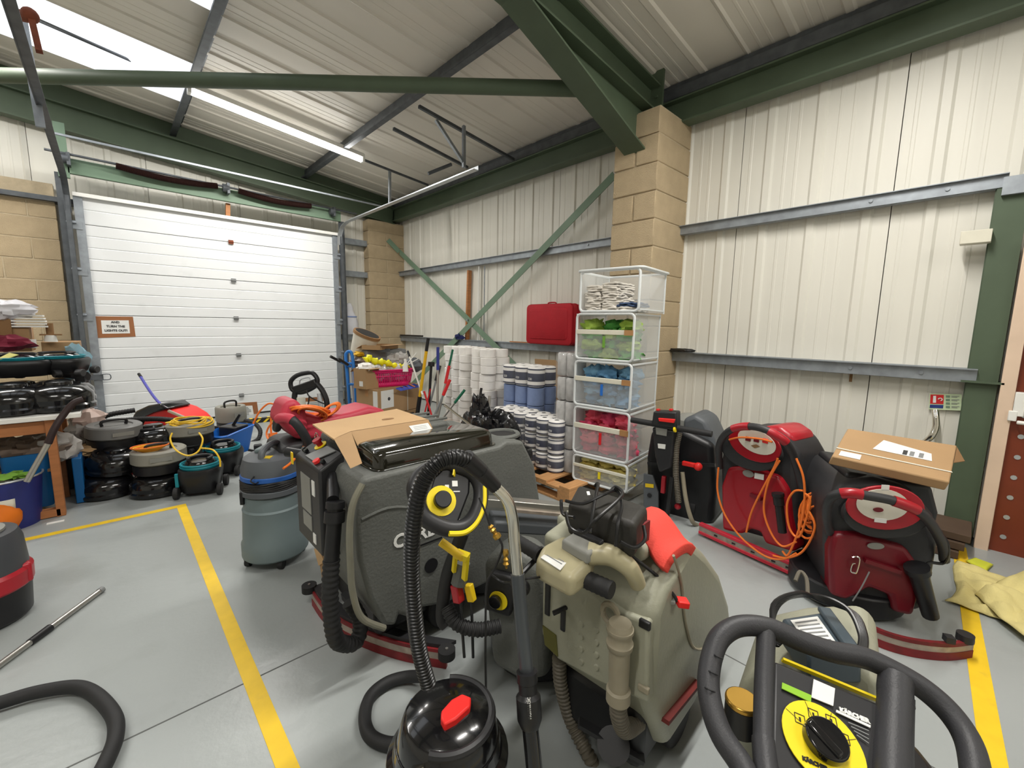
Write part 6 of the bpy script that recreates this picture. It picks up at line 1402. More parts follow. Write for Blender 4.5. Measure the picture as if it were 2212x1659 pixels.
notice('brown taped white notice about the lights on the left of the white door', ((205, 683), (287, 684), (293, 727), (211, 730)), ((218, 692), (278, 692), (281, 720), (221, 721)), 0, (('AND', 249, 696, .034), ('TURN THE', 250, 705, .034), ('LIGHTS OUT!', 251, 714, .034)))
notice('brown taped notice low on the door, behind the far grey vacuum', ((495, 872), (555, 868), (560, 905), (500, 908)), ((508, 878), (545, 876), (549, 900), (512, 902)), 7)
notice('brown taped notice low on the door, seen through the black loop handle', ((652, 860), (708, 857), (712, 895), (656, 898)), ((660, 868), (702, 866), (705, 889), (663, 891)), 6)
# ================================================================ VACUUM PILE
mat('teal', (20, 130, 144), .45, var=.05); mat('vac_lid_grey', (118, 118, 116), .45, var=.05); mat('vac_lid_lt', (142, 140, 130), .5, var=.05)
def dome_vac(lab, kind='dome', r=.178, h=.165, grp=None, lid='vac_lid_grey'):
    t = thing('tub_vacuum', lab, 'vacuum', (0, 0, 0), 0, grp)
    if kind == 'dome':
        g = G(); g.lathe([(r*.86, 0), (r*1.02, .012), (r*1.03, .035), (r*.97, .045), (r*.99, h*.45)], 30); g.build('tub', 'gloss_black', t, ang=30)
        g = G(); g.lathe([(r*.99, h*.45), (r*.97, h*.62), (r*.80, h*.82), (r*.50, h*.93), (r*.42, h*.94), (r*.40, h*1.04), (r*.28, h*1.1), (.001, h*1.12)], 30, capb=False); g.build('dome_head', 'gloss_black', t, ang=40)
        g = G(); g.tube([(r*.70*math.cos(a), r*.70*math.sin(a), h*.90) for a in [math.radians(20+140*i/14) for i in range(15)]], .012, 8); g.build('carry_handle', 'black', t)
    elif kind == 'drum':
        g = G(); g.lathe([(r*.86, 0), (r*1.0, .012), (r*1.0, h*.42)], 30); g.build('tub', 'black', t, ang=30)
        g = G(); g.lathe([(r*.94, h*.42), (r*1.06, h*.50), (r*1.05, h*.92), (r*.98, h*.97), (r*.70, h*.95), (r*.68, h*.90), (.001, h*.90)], 30, capb=False); g.build('grey_drum', lid, t, ang=35)
        g = G(); g.tube(bez([(-r*.45, 0, h*.92), (-r*.40, 0, h*1.12), (r*.40, 0, h*1.12), (r*.45, 0, h*.92)], 5), .011, 8); g.build('carry_handle', 'black', t)
        g = G(); g.box((0, -r*1.055, h*.70), (r*.8, .004, h*.16)); g.build('worn_label', 'label_grey', t)
    else:   # teal corded tub
        g = G(); g.loft([[(x, y, z) for x, y in rrect(-r*k, r*k, -r*k, r*k, r*k*.55)] for z, k in ((.03, .74), (.05, .80), (h*.8, .90), (h*.95, .92), (h*1.1, .86))]); g.build('tub', 'black', t, ang=45)
        for k in range(4): g = G(); g.tube([(r*(.80+.03*(k % 2))*math.cos(a/22*2*PI), r*(.80+.03*(k % 2))*math.sin(a/22*2*PI), h*1.12+.009*k) for a in range(22)], .0075, 6, closed=True); g.build('teal_cord', 'teal', t)
        g = G(); g.lathe([(r*.70, h*1.05), (r*.70, h*1.25), (r*.58, h*1.38), (r*.2, h*1.42), (.001, h*1.42)], 26, capb=False); g.build('head', 'gloss_black', t, ang=40)
        g = G(); g.tube([(r*.5*math.cos(a), r*.5*math.sin(a), h*1.40+.01) for a in [math.radians(-40+260*i/14) for i in range(15)]], .012, 8); g.build('carry_handle', 'dark_plastic', t)
        for sx, sy in ((1, -1), (-1, -1), (1, 1), (-1, 1)): g = G(); g.cyl((sx*r*.80, sy*r*.72, .045), (sx*r*1.02, sy*r*.72, .045), .045, n=18); g.build('wheel', 'rubber', t, bevel=.006)
        g = G(); g.box((-r*.85, -r*.70, h*.75), (.02, .02, .10)); g.build('teal_latch', 'teal', t)
    return t
def put(o, px, py, z, d=None, rz=0):
    p = onZ(px, py, z); o.location = (p.x, p.y, z); o.rotation_euler = (0, 0, rz); return o
A = dome_vac('glossy black dome vacuum on the floor at the left, nearest the table leg'); pA_ = onZ(236, 1066, 0); A.location = pA_
B = copy_tree(A, label='glossy black vacuum on the floor directly left of the front teal-corded vacuum'); pB = onZ(345, 1062, 0); B.location = pB
C3 = dome_vac('black square tub vacuum with wound teal cord, at the front corner of the yellow line', 'teal', .15, .19); put(C3, 438, 1062, 0, rz=-.35)
o = copy_tree(A, label='shiny black dome vacuum tilted on top of the floor vacuum nearest the table leg'); o.location = (pA_.x+.06, pA_.y+.06, .168); o.rotation_euler = (.1, -.08, .8)
D_ = dome_vac('vacuum with light grey drum top holding an orange-yellow cord, middle of the pile', 'drum', .165, .19, lid='vac_lid_lt'); D_.location = (pB.x+.02, pB.y+.03, .155)
o = copy_tree(D_, label='vacuum with dark grey drum top, highest at the left of the pile'); o.location = (pA_.x+.06, pA_.y+.22, .315); o.rotation_euler = (.05, .03, .3)
for ch in o.children:
    if ch.name.startswith('grey_drum'): ch.data = ch.data.copy(); ch.data.materials[0] = MATS['vac_lid_grey']
o = copy_tree(A, label='black dome vacuum wedged between the two upper grey drum vacuums'); o.location = (pB.x+.02, pB.y+.42, .28); o.rotation_euler = (0, .1, 2)
o = copy_tree(D_, label='vacuum with grey drum top under a tangle of yellow cable, top right of the pile'); o.location = (pB.x+.26, pB.y+.36, .265); o.rotation_euler = (-.03, .0, .2); E_ = o
o = copy_tree(C3, label='black tub vacuum with teal cord just behind the front teal-corded one'); put(o, 486, 1020, 0, rz=-.5)
o = copy_tree(C3, label='teal-corded tub vacuum standing left of the blue mop bucket, behind the pile'); put(o, 462, 985, 0, rz=.3)
# floor level ones at the back carrying the upper row
for px, py, lb in ((245, 1010, 'black dome vacuum on the floor at the back left of the pile'), (345, 1008, 'black dome vacuum on the floor behind the pile, beneath the yellow cable')):
    o = copy_tree(A, label=lb); put(o, px, py, 0, rz=1)
# yellow cables
yc_ = thing('power_cable', 'tangled yellow cable looped over the grey drum vacuum at the top right of the pile', 'cable', E_.location+Vector((0, 0, .2)))
for k in range(8):
    c = Vector(E_.location)+Vector((random.uniform(-.03, .03), random.uniform(-.04, .02), .185+random.uniform(0, .05))); r = random.uniform(.11, .17)
    g = G(); g.tube([c+Vector((r*math.cos(i/22*2*PI), r*math.sin(i/22*2*PI), .02*math.sin(i/3.5+k))) for i in range(22)], .0055, 6, closed=True); g.build('coil', 'yellow_cable', yc_, world=True)
for r in ([(372, 935, 2.95), (368, 950, 2.93), (380, 972, 2.9), (405, 984, 2.88), (428, 975, 2.9), (438, 950, 2.93), (430, 935, 2.98)], [(435, 968, 2.95), (460, 972, 2.92), (474, 990, 2.9), (476, 1008, 2.9)]):
    g = G(); g.tube(bez([dep(*q) for q in r], 7), .0055, 7); g.build('cable_run', 'yellow_cable', yc_, world=True)
oc2 = thing('power_cable', 'amber cable bundle lying inside the light grey drum top in the middle of the pile', 'cable', (pB.x, pB.y, .43))
for k in range(6):
    g = G(); c = Vector((pB.x-.03, pB.y+.02, .333+.007*k)); r = .045+.010*k; g.tube([c+Vector((r*1.2*math.cos(i/18*2*PI), r*.8*math.sin(i/18*2*PI), 0)) for i in range(18)], .0055, 6, closed=True); g.build('coil', 'orange_cable' if k % 2 else 'yellow_cable', oc2, world=True)
# red and black carpet machine
dm = 4.2
t = thing('carpet_cleaner', 'bright red and black carpet cleaner lying on top of the vacuum pile by the door', 'cleaner', (dep(370, 935, dm).x, dep(370, 935, dm).y, 0))
mm = dep(370, 915, dm); Fm = Fr(mm.x, mm.y, math.radians(40))
rd = [Fm.rear(x, y, 0) for x, y in ((318, 885), (345, 880), (372, 888), (395, 902), (408, 915), (405, 940), (360, 950), (318, 945), (305, 920))]
rd = [(y, z) for y, z in rd]
def prW(F_, prof, a, b):
    g = G(); g.prism(prof, a, b, 'x'); T_ = G(); T_.add([F_.O+F_.a*v.x+F_.b*v.y+Vector((0, 0, v.z)) for v in g.v], g.f); return T_
prW(Fm, rd, 0, .3).build('red_body', 'bright_red', t, world=True, bevel=.03, seg=4, ang=50)
prW(Fm, [Fm.rear(x, y, -.03) for x, y in ((283, 902), (292, 888), (318, 876), (345, 872), (362, 884), (330, 892), (300, 906))], -.03, .25).build('black_hood', 'gloss_black', t, world=True, bevel=.02, seg=3, ang=50)
prW(Fm, [Fm.rear(x, y, .02) for x, y in ((262, 925), (300, 905), (325, 930), (320, 960), (262, 960))], .02, .3).build('black_base', 'black', t, world=True, bevel=.02)
y, z = Fm.rear(342, 923, -.01); g = G(); g.cyl(Fm.O+Fm.b*y+Vector((0, 0, z))-Fm.a*.02, Fm.O+Fm.b*y+Vector((0, 0, z))+Fm.a*.02, .05, n=22); g.build('wheel', 'black', t, world=True, bevel=.008)
g = G(); g.box(mm+Vector((0, .1, -.25)), (.4, .3, .3)); g.box((mm.x, mm.y+.15, (mm.z-.4)/2), (.3, .3, mm.z-.35)); g.build('lower_housing', 'black', t, world=True, bevel=.02)
hs = thing('vacuum_hose', 'black hoses draped over the left of the vacuum pile in front of the red cleaner', 'hose', dep(240, 900, 3.9))
for r in ([(205, 920, 3.8), (215, 905, 3.85), (240, 895, 3.9), (268, 890, 3.95), (292, 886, 4.0)], [(203, 925, 3.75), (225, 915, 3.75), (270, 908, 3.8), (340, 905, 3.8), (400, 912, 3.85), (425, 922, 3.9)], [(200, 935, 3.7), (220, 922, 3.7), (260, 916, 3.75), (300, 918, 3.8)]):
    g = G(); g.hose([dep(*q) for q in r], .022, 10, .02, .05); g.build('hose', 'rubber', hs, world=True)
pole('mop', 'purple-blue pole leaning across the white door above the vacuum pile', (300, 808, 4.6), (392, 902, 4.3), [(0, .07, .013, 'black', 'tip'), (.07, 1.0, .012, 'violet', 'shaft')]) if 'violet' in MATS else None
mat('violet', (84, 84, 170), .4)
a, b = dep(300, 808, 5.0), dep(392, 902, 4.4); t = thing('mop', 'purple-blue pole leaning across the white door above the vacuum pile', 'mop', b); m1 = a.lerp(b, .55)+Vector((-.03, 0, -.05))
c_ = bez([a, m1, b], 8); g = G(); g.tube(c_, .014, 10); g.build('shaft', 'violet', t, world=True); g = G(); g.tube([a, a.lerp(m1, .12)], .016, 10); g.build('tip', 'black', t, world=True)
pole('chrome_wand', 'chrome wand lying from the red cleaner towards the blue bucket', (365, 888, 4.1), (442, 921, 3.9), [(0, 1, .014, 'chrome', 'tube')])
# grey vacuum at the door with hose
t = dome_vac('pale grey drum vacuum before the low taped notice on the door', 'drum', .15, .34, lid='vac_lid_lt'); put(t, 502, 935, 0, rz=.4)
p = t.location; hs = thing('vacuum_hose', 'black hose curling to a floor tool right of the pale grey drum vacuum', 'hose', p+Vector((.3, -.1, .1)))
g = G(); g.hose([dep(*q) for q in ((530, 908, 5.0), (550, 915, 4.95), (562, 930, 4.9), (558, 948, 4.85), (540, 958, 4.8))], .022, 10, .02, .06); g.build('hose', 'rubber', hs, world=True)
g = G(); a = onZ(548, 966, .03); g.bar(a, onZ(566, 964, .03), .07, .05); g.build('floor_tool', 'dark_plastic', hs, world=True, bevel=.01)
# blue mop bucket
mat('bucket_blue', (30, 110, 205), .4, var=.04)
t = thing('mop_bucket', 'bright blue wheeled mop bucket with black wringer right of the vacuum pile', 'bucket', onZ(500, 1000, 0)); bO = onZ(500, 1000, 0); bO.y += .05
Mx = lambda L: [(bO.x+p[0]*math.cos(.6)-p[1]*math.sin(.6), bO.y+p[0]*math.sin(.6)+p[1]*math.cos(.6), p[2]) for p in L]
g = G(); g.loft([Mx([(x, y, z+(.02*math.sin(x*9) if z > .3 else 0)) for x, y in rrect(-.19*k, .19*k, -.13*k, .13*k, .05*k)]) for z, k in ((.08, .72), (.09, .76), (.30, 1.0), (.31, 1.06), (.315, 1.0), (.30, .95), (.12, .70))], True, True); g.build('tub', 'bucket_blue', t, world=True, ang=40)
g = G(); g.loft([Mx([(x, y, z) for x, y in rrect(-.02, .15, -.10, .10, .03)]) for z in (.18, .34)]); g.build('wringer_basket', 'black', t, world=True, bevel=.01)
g = G(); q0 = Mx([(.06, 0, .34)])[0]; g.bar(Vector(q0), dep(519, 895, (Vector(q0)-CAM).dot(FW)), .03, .02); g.build('press_handle', 'black', t, world=True)
for sx, sy in ((1, 1), (1, -1), (-1, 1), (-1, -1)):
    c = Vector(Mx([(sx*.19, sy*.12, .035)])[0]); g = G(); g.cyl(c-Vector((.012, 0, 0)), c+Vector((.012, 0, 0)), .035, n=16); g.bar(c+Vector((0, 0, .02)), Vector(Mx([(sx*.12, sy*.08, .09)])[0]), .03, .02); g.build('castor', 'rubber', t, world=True)
# ================================================================ LEFT TABLE
mat('wood_table', (168, 108, 64), .55, var=.12, scale=8, stretch=(1, 1, 6))
tf = onZ(138, 1112, 0); ztab = onX(135, 890, tf.x).z
t = thing('work_table', 'wooden table with white top at the left, loaded with black vacuums', 'table', (tf.x-.8, tf.y+.35, 0))
X0, X1, Y0, Y1 = tf.x-1.9, tf.x+.02, tf.y-.02, tf.y+.95
zt_ = tf and dep(100, 905, (Vector((tf.x, tf.y, .7))-CAM).dot(FW)).z
g = G(); g.box(((X0+X1)/2+.05, (Y0+Y1)/2, zt_+.015), (X1-X0+.14, Y1-Y0+.06, .03)); g.build('white_top', 'white', t, world=True, bevel=.003)
for x, y in ((X1-.03, Y0+.03), (X1-.03, Y1-.03), (X1-.03, Y0+.45), (X0+.03, Y0+.03), (X0+.03, Y1-.03)):
    g = G(); g.box((x, y, zt_/2), (.045, .06, zt_)); g.build('leg', 'wood_table', t, world=True, bevel=.003)
for (c, s) in ((((X0+X1)/2, Y0+.03, zt_-.05), (X1-X0-.06, .03, .08)), (((X0+X1)/2, Y1-.03, zt_-.05), (X1-X0-.06, .03, .08)), (((X0+X1)/2, Y0+.03, .03), (X1-X0-.06, .06, .05)), ((X1-.03, (Y0+Y1)/2, zt_-.05), (.03, Y1-Y0-.06, .08))):
    g = G(); g.box(c, s); g.build('rail', 'wood_table', t, world=True, bevel=.002)
g = G(); g.box(((X0+X1)/2, (Y0+Y1)/2+.03, zt_*.46), (X1-X0-.1, Y1-Y0-.12, .02)); g.build('lower_shelf', 'card_dark', t, world=True)
zt_ += .03
Yt = Y0+.2
def tab(px, py, dz=0): return onZ(px, py, zt_+dz)
for (px, yy, dz, lb, rz) in ((128, .2, 0, 'large glossy black dome vacuum at the right end of the work table', .3), (28, .2, 0, 'glossy black dome vacuum on the work table at the left edge', 1.2)):
    o = copy_tree(A, label=lb); d = ray(px, 850); k = (Y0+yy-CAM.y)/d.y; o.location = (CAM.x+d.x*k, Y0+yy, zt_+dz); o.rotation_euler = (0, 0, rz)
    o.scale = (1.0, 1.0, 1.15)
for (px, yy, dz, lb, rz) in ((40, .42, .24, 'teal-corded tub vacuum stacked on the domes over the left of the table', .3), (128, .50, .24, 'teal-corded tub vacuum stacked at the back right of the table', -.3)):
    o = copy_tree(C3, label=lb); d = ray(px, 800); k = (Y0+yy-CAM.y)/d.y; o.location = (CAM.x+d.x*k, Y0+yy, zt_+dz-.03); o.rotation_euler = (0, 0, rz); o.scale = (1.15, 1.15, .62)
for (px, yy, lb) in ((40, .55, 'black dome vacuum at the back of the work table under a teal-corded one'), (130, .60, 'black dome vacuum at the back right of the work table under a teal-corded one')):
    o = copy_tree(A, label=lb); d = ray(px, 800); k = (Y0+yy-CAM.y)/d.y; o.location = (CAM.x+d.x*k, Y0+yy, zt_); o.rotation_euler = (0, 0, 2)
g = G(); p = tab(85, 872); g.box((p.x, p.y, zt_+.02), (.06, .03, .03)); o = g.build('adaptor_plug', 'white', bevel=.006); tag(o, 'small white plug on the front edge of the work table', 'plug')
def onYb(px, py, yy): return onY(px, py, Y0+yy)
def cart(px0, px1, py0, py1, yy, dd, lab, m='card', nm='cardboard_box'):
    a, b = onYb(px0, py1, yy), onYb(px1, py0, yy); return carton(nm, lab, b.x-a.x, dd, b.z-a.z, ((a.x+b.x)/2, Y0+yy+dd/2, a.z), 0, m)
cart(96, 172, 738, 800, .85, .25, 'brown carton with taped end behind the vacuums at the right of the table')
cart(-30, 20, 672, 755, .72, .25, 'tall brown carton at the left edge above the black vacuums', 'card_dark')
cart(20, 62, 708, 760, .75, .25, 'open brown carton holding white papers above the table')
a = onYb(22, 690, .80); g = G()
for k in range(5): g.box((a.x+.09, a.y, a.z-.03+.02*k-.02), (.20-.01*k, .15, .012))
o = g.build('paper_bundle', 'white'); tag(o, 'bundle of white papers sticking out of the open carton above the table', 'papers'); o['kind'] = 'stuff'
gg = crumple(tuple(onYb(8, 668, .75)), .14, .08, .06, 1.5, .35, 20, 12, 2.4, False); tag(gg.build('plastic_bag', mat('film_white', (226, 226, 232), .35, var=.03, alpha=.75)), 'crumpled white plastic bag on the tall carton at the left edge', 'bag')
a = onYb(109, 722, .80); t = thing('pump_bottle', 'dark spray head on a white bottle above the carton at the table end', 'bottle', a)
g = G(); g.cyl(onYb(110, 738, .8), onYb(109, 724, .8), .04, .03, n=14); g.build('bottle', 'white', t, world=True); g = G(); g.cyl(onYb(109, 724, .8), onYb(106, 698, .8), .022, n=12); g.box(onYb(110, 723, .8), (.12, .04, .01)); g.build('dark_head', 'card_dark', t, world=True)
a, b, c, d = onYb(48, 733, .72), onYb(78, 733, .72), onYb(80, 752, .70), onYb(62, 752, .70); o = slab([a, b, c, d], .004, (0, 1, 0)).build('white_card', 'label_white'); tag(o, 'small white card propped among the vacuums on the table', 'card')
a = onYb(15, 770, .3); o = slab([onYb(0, 772, .3), onYb(20, 762, .3), onYb(40, 766, .32), onYb(20, 773, .28), onYb(0, 776, .28)], .004, (0, 1, -1)).build('yellow_cloth', 'yellow_pale' if 'yellow_pale' in MATS else mat('yellow_pale', (226, 220, 140), .9)); tag(o, 'pale yellow cloth lying on the vacuum at the left edge of the table', 'cloth')
gg = crumple(tuple(onYb(12, 742, .66)), .12, .1, .05, 4.5, .3, 18, 10, 2.4, False); tag(gg.build('dark_red_cloth', mat('maroon', (110, 20, 44), .9)), 'dark red cloth bundled behind the vacuums at the left edge', 'cloth')
gg = crumple(tuple(onYb(168, 782, .80)), .07, .06, .10, 6.5, .35, 18, 10, 2.4, False); tag(gg.build('blue_film', mat('film_blue', (150, 190, 206), .3, alpha=.8)), 'pale blue plastic film draped over the carton at the table end', 'film')
gg = crumple(tuple(onYb(160, 812, .80)), .09, .08, .10, 7.5, .3, 18, 10, 2.4, False); tag(gg.build('grey_hose_bundle', 'dark_plastic'), 'bundle of dark hose at the right end of the work table', 'hose')
# below the table
mat('film', (200, 196, 192), .25, var=.1, alpha=.8, coat=.3, bump=.6, bscale=18)
mat('film_brown', (120, 104, 92), .4, var=.25, scale=6, alpha=.95, bump=.6, bscale=14)
zsft = zt_*.46
for k, (px, py, yy, rr, m, lb) in enumerate(((30, 940, .30, .16, 'film_brown', 'brownish plastic-wrapped bundle on the lower shelf at the left edge'), (85, 945, .28, .15, 'film_brown', 'dusty plastic-wrapped bundle on the lower shelf, right of the leftmost one'), (115, 958, .30, .12, 'film', 'pale plastic-wrapped bundle on the lower shelf beside the table leg'))):
    a = onYb(px, py, yy); tag(crumple((a.x, a.y, zsft+.09), rr, .15, .11, k+1.7, .22, 24, 14, 3.0).build('wrapped_bundle', m), lb, 'bundle')
for k, (px, py, rr, m, lb) in enumerate(((178, 950, .10, 'film', 'clear film bundle with purple print right of the table leg'), (182, 925, .10, 'film', 'clear film bundle just above the purple printed one'), (193, 905, .09, 'pinkish', 'pale pink plastic sack by the foot of the door track'))):
    mat('pinkish', (214, 190, 180), .5, var=.05)
    a = onYb(px, py, .75); tag(crumple((a.x, a.y, a.z), rr, .09, .08, k+3.7, .22, 22, 12, 2.6, False).build('film_bundle', m), lb, 'bundle')
a = onYb(180, 1000, .7); g = G(); g.box((a.x, a.y+.05, .17), (.22, .25, .34)); o = g.build('crate_stack', 'black', bevel=.01); tag(o, 'dark crate under the film bundles behind the table leg', 'crate')
gg = crumple(tuple(onYb(178, 972, .5)), .10, .08, .03, 9.1, .5, 20, 10, 3, False); tag(gg.build('torn_card', 'card_light'), 'torn pale cardboard scraps right of the table leg', 'scraps')
mat('bin_blue', (0, 88, 146), .5, var=.06); mat('tub_blue', (40, 48, 116), .45, var=.05)
a, b = onYb(60, 1090, .06), onYb(132, 975, .06)
t = thing('storage_bin', 'bright blue plastic bin under the work table behind the table leg', 'bin', ((a.x+b.x)/2, Y0+.3, .06))
g = G(); w_ = (X1-.06)-a.x+.1; cx = (X1-.06+a.x-.1)/2; h = b.z-.06; g.loft([[(x+cx-t.location.x, y, z) for x, y in rrect(-w_/2*k, w_/2*k, -.22*k, .22*k, .03)] for z, k in ((0, .95), (h, 1.0), (h+.004, 1.02), (h, .97), (.02, .93))], True, True); g.build('bin', 'bin_blue', t, ang=40)
a = onZ(172, 1085, .0); g = G(); g.box((X1+.06, Y0+.45, .17), (.05, .5, .33)); o = g.build('plastic_board', 'bin_blue', bevel=.005); tag(o, 'blue plastic panel standing between the table leg and the black vacuum', 'panel')
# round navy tub
c = base(20, 1152, .17); t = thing('round_tub', 'navy blue tub with beige label holding a pole, front left by the table', 'tub', c, .2)
zt2 = dep(30, 1045, (c-CAM).dot(FW)-.15).z
g = G(); g.lathe([(.15, 0), (.18, zt2), (.185, zt2+.004), (.178, zt2+.004), (.145, .02), (.001, .02)], 32, capb=False); g.build('tub_wall', 'tub_blue', t, ang=40)
g = G(); g.tube([(.182*math.cos(i/26*2*PI), .182*math.sin(i/26*2*PI), zt2) for i in range(26)], .006, 6, closed=True); g.build('rim', 'galv_bright', t)
g = G(); g.lathe([(.158, .10), (.165, .17)], 8, sx=1, sy=1); g.v = []; g.f = []
aa = math.atan2(-c.y, -c.x+.0)-.2
L = []
for i in range(7):
    an_ = aa-.25+.5*i/6; L.append(an_)
g = G(); g.sheet([[((.150+.03*z/zt2+.002)*math.cos(a_), (.150+.03*z/zt2+.002)*math.sin(a_), z) for a_ in L] for z in (zt2*.42, zt2*.66)]); g.build('beige_label', 'ledge', t, solid=.001)
gg = crumple((c.x, c.y, zt2-.06), .14, .14, .07, 2.9, .25, 24, 12, 2.6, False); tag(gg.build('clear_bag', 'film'), 'clear plastic bag filling the navy blue tub', 'bag')
gg = crumple((c.x+.03, c.y-.06, zt2+.01), .09, .05, .02, 2.1, .4, 20, 8, 3, False); tag(gg.build('green_cloth', mat('green_cloth', (130, 180, 70), .9)), 'bright green cloth lying on the bag in the navy tub', 'cloth')
a, b, m_ = dep(58, 1040, 2.62), dep(180, 862, 2.78), dep(104, 958, 2.66)
t = thing('mop', 'mop pole with long dark grip leaning from the navy tub against the table', 'mop', a)
g = G(); g.cyl(a, m_, .016, n=12); g.build('shaft', 'silver', t, world=True); g = G(); g.tube(bez([m_, dep(118, 925, 2.68), dep(140, 892, 2.72), dep(160, 870, 2.75), b], 5), .019, 12); g.build('dark_grip', 'maroon_dark' if 'maroon_dark' in MATS else mat('maroon_dark', (44, 28, 28), .5), t, world=True)
c = base(-10, 1168, .11); tag(crumple((c.x, c.y, .09), .12, .12, .11, 3.9, .08, 24, 14, 2).build('orange_sack', mat('orange_bag', (232, 120, 24), .6, var=.08)), 'bright orange sack at the left edge in front of the navy tub', 'sack')
g = G(); a = onZ(120, 1128, .002); g.box((a.x, a.y, .002), (.08, .03, .003)); o = g.build('litter_scrap', 'white'); tag(o, 'tiny white scrap on the floor in front of the work table', 'scrap')
# ================================================================ CORNER PILE
cz0 = 0
db = 4.4
fl_ = dep(866, 860, db)
K0 = dep(812, 835, 4.35)     # upper front corner of the big carton
zc = K0.z; Kb = .0
c1 = carton('cardboard_box', 'big brown carton with white label carrying the pink basket in the corner', .62, .45, .26, (0, 0, 0), 0)
ztop_ = onZ; P_ = dep(815, 842, 4.2); Q_ = dep(905, 835, 4.72)
vx = Vector((Q_.x-P_.x, Q_.y-P_.y, 0)); ang1 = math.atan2(vx.y, vx.x); W_ = vx.length
R1 = dep(770, 832, 4.75); vy = Vector((R1.x-P_.x, R1.y-P_.y, 0))
bpy.data.objects.remove(c1) if 0 else None
hgt = P_.z-dep(815, 885, 4.3).z
# carton axes: long side faces the camera right (P->Q), end faces left (P->R)
ux = vx.normalized(); uy = Vector((-ux.y, ux.x, 0)); dpt = .30
cen = P_+ux*W_/2+uy*dpt/2
for o in [c1]+list(c1.children): pass
for ch in list(c1.children): bpy.data.objects.remove(ch)
bpy.data.objects.remove(c1)
zb1 = P_.z-.27
c1 = carton('cardboard_box', 'big brown carton with white label carrying the pink basket in the corner', W_, dpt, .27, (cen.x, cen.y, zb1), ang1)
FCt = Matrix.LocRotScale(c1.location, c1.rotation_euler, None)
g = G(); g.box((-W_/2+.13, -dpt/2-.001, .16), (.17, .002, .18)); g.build('white_label', 'label_white', c1)
g = G(); g.box((-W_/2-.001, -dpt/2+.03, .16), (.002, .06, .18)); g.build('white_label', 'label_white', c1)
g = G(); g.cyl((-W_/2+.15, -dpt/2-.003, .16), (-W_/2+.15, -dpt/2-.001, .16), .018, n=12); g.build('printed_mark', 'print', c1)
g = G(); g.box((W_/2-.18, 0, .135), (.008, dpt+.004, .274)); g.build('strap', 'off_white', c1)
c2 = carton('cardboard_box', 'brown carton under the big one, mostly hidden in the corner pile', W_*.95, dpt*.95, zb1-.004, (cen.x, cen.y, 0), ang1)
g = G(); g.box((W_*.28, -dpt*.475-.002, zb1*.85), (.10, .002, .05)); g.build('printed_mark', 'print', c2)
zt1 = P_.z
# small carton on top left
a = onZ(800, 835, zt1); s_ = carton('cardboard_box', 'small brown carton with white label left of the pink basket', .17, .17, .20, (P_.x+uy.x*.19+ux.x*.04, P_.y+uy.y*.19+ux.y*.04, zt1), ang1, open_=True)
g = G(); g.box((-.087, -.02, .05), (.002, .05, .05)); g.build('white_label', 'label_white', s_)
tag(crumple((s_.location.x, s_.location.y, zt1+.20), .08, .08, .05, 1.9, .3, 18, 10, 2.6, False).build('tissue_bundle', 'paper'), 'white tissue bundle rising from the small carton by the pink basket', 'tissue')
# pink basket with slots
mat('pink_basket', (214, 30, 104), .4, var=.04)
bc = P_+ux*(W_*.46)+uy*.16; bw, bd_, bh = .50, .27, .17; ang2 = ang1-.42; U2 = Vector((math.cos(ang2), math.sin(ang2), 0)); V2 = Vector((-U2.y, U2.x, 0))
t = thing('laundry_basket', 'hot pink slotted plastic basket full of bottles on the big carton', 'basket', (bc.x, bc.y, zt1), ang2)
g = G(); g.loft([[(x, y, z) for x, y in rrect(-bw/2*k, bw/2*k, -bd_/2*k, bd_/2*k, .04)] for z, k in ((.0, .84), (.006, .84))]); g.build('base', 'pink_basket', t)
for z, k, hh_ in ((.0, .85, .045), (bh*.60, .94, .012), (bh-.03, .985, .03)):
    g = G(); g.sheet([[(x, y, z+q) for x, y in rrect(-bw/2*k_, bw/2*k_, -bd_/2*k_, bd_/2*k_, .04)]+[rrect(-bw/2*k_, bw/2*k_, -bd_/2*k_, bd_/2*k_, .04)[0]+(z+q,)] for q, k_ in ((0, k), (hh_, k+.015))]); g.build('basket_band', 'pink_basket', t, solid=.004)
g = G(); L = [Vector((x, y, bh)) for x, y in rrect(-bw/2-.005, bw/2+.005, -bd_/2-.005, bd_/2+.005, .04)]; g.tube(L, .008, 8, closed=True); g.build('rim', 'pink_basket', t)
g = G()
for i in range(24):
    x = -bw/2*.9+bw*.9*i/23
    for s in (-1, 1): g.bar((x*.93, s*bd_/2*.87, .03), (x, s*bd_/2*.985, bh-.01), .009, .004, (0, 1, 0))
for i in range(11):
    y = -bd_/2*.85+bd_*.85*i/10
    for s in (-1, 1): g.bar((s*bw/2*.87, y*.93, .03), (s*bw/2*.985, y, bh-.01), .009, .004, (1, 0, 0))
o = g.build('slats', 'pink_basket', t); o['kind'] = 'stuff'
for k, (x, y, m, lb) in enumerate(((-.10, 0, 'film_white', 'crumpled white film in the left of the pink basket'), (.03, .02, 'film', 'clear plastic bag in the middle of the pink basket'), (.14, 0, 'film_white', 'crumpled white film in the right of the pink basket'))):
    p = Vector((bc.x, bc.y, zt1+.13))+U2*x+V2*y; tag(crumple(tuple(p), .08, .08, .08, k+2.9, .25, 20, 12, 2.6, False).build('plastic_film', m), lb, 'film')
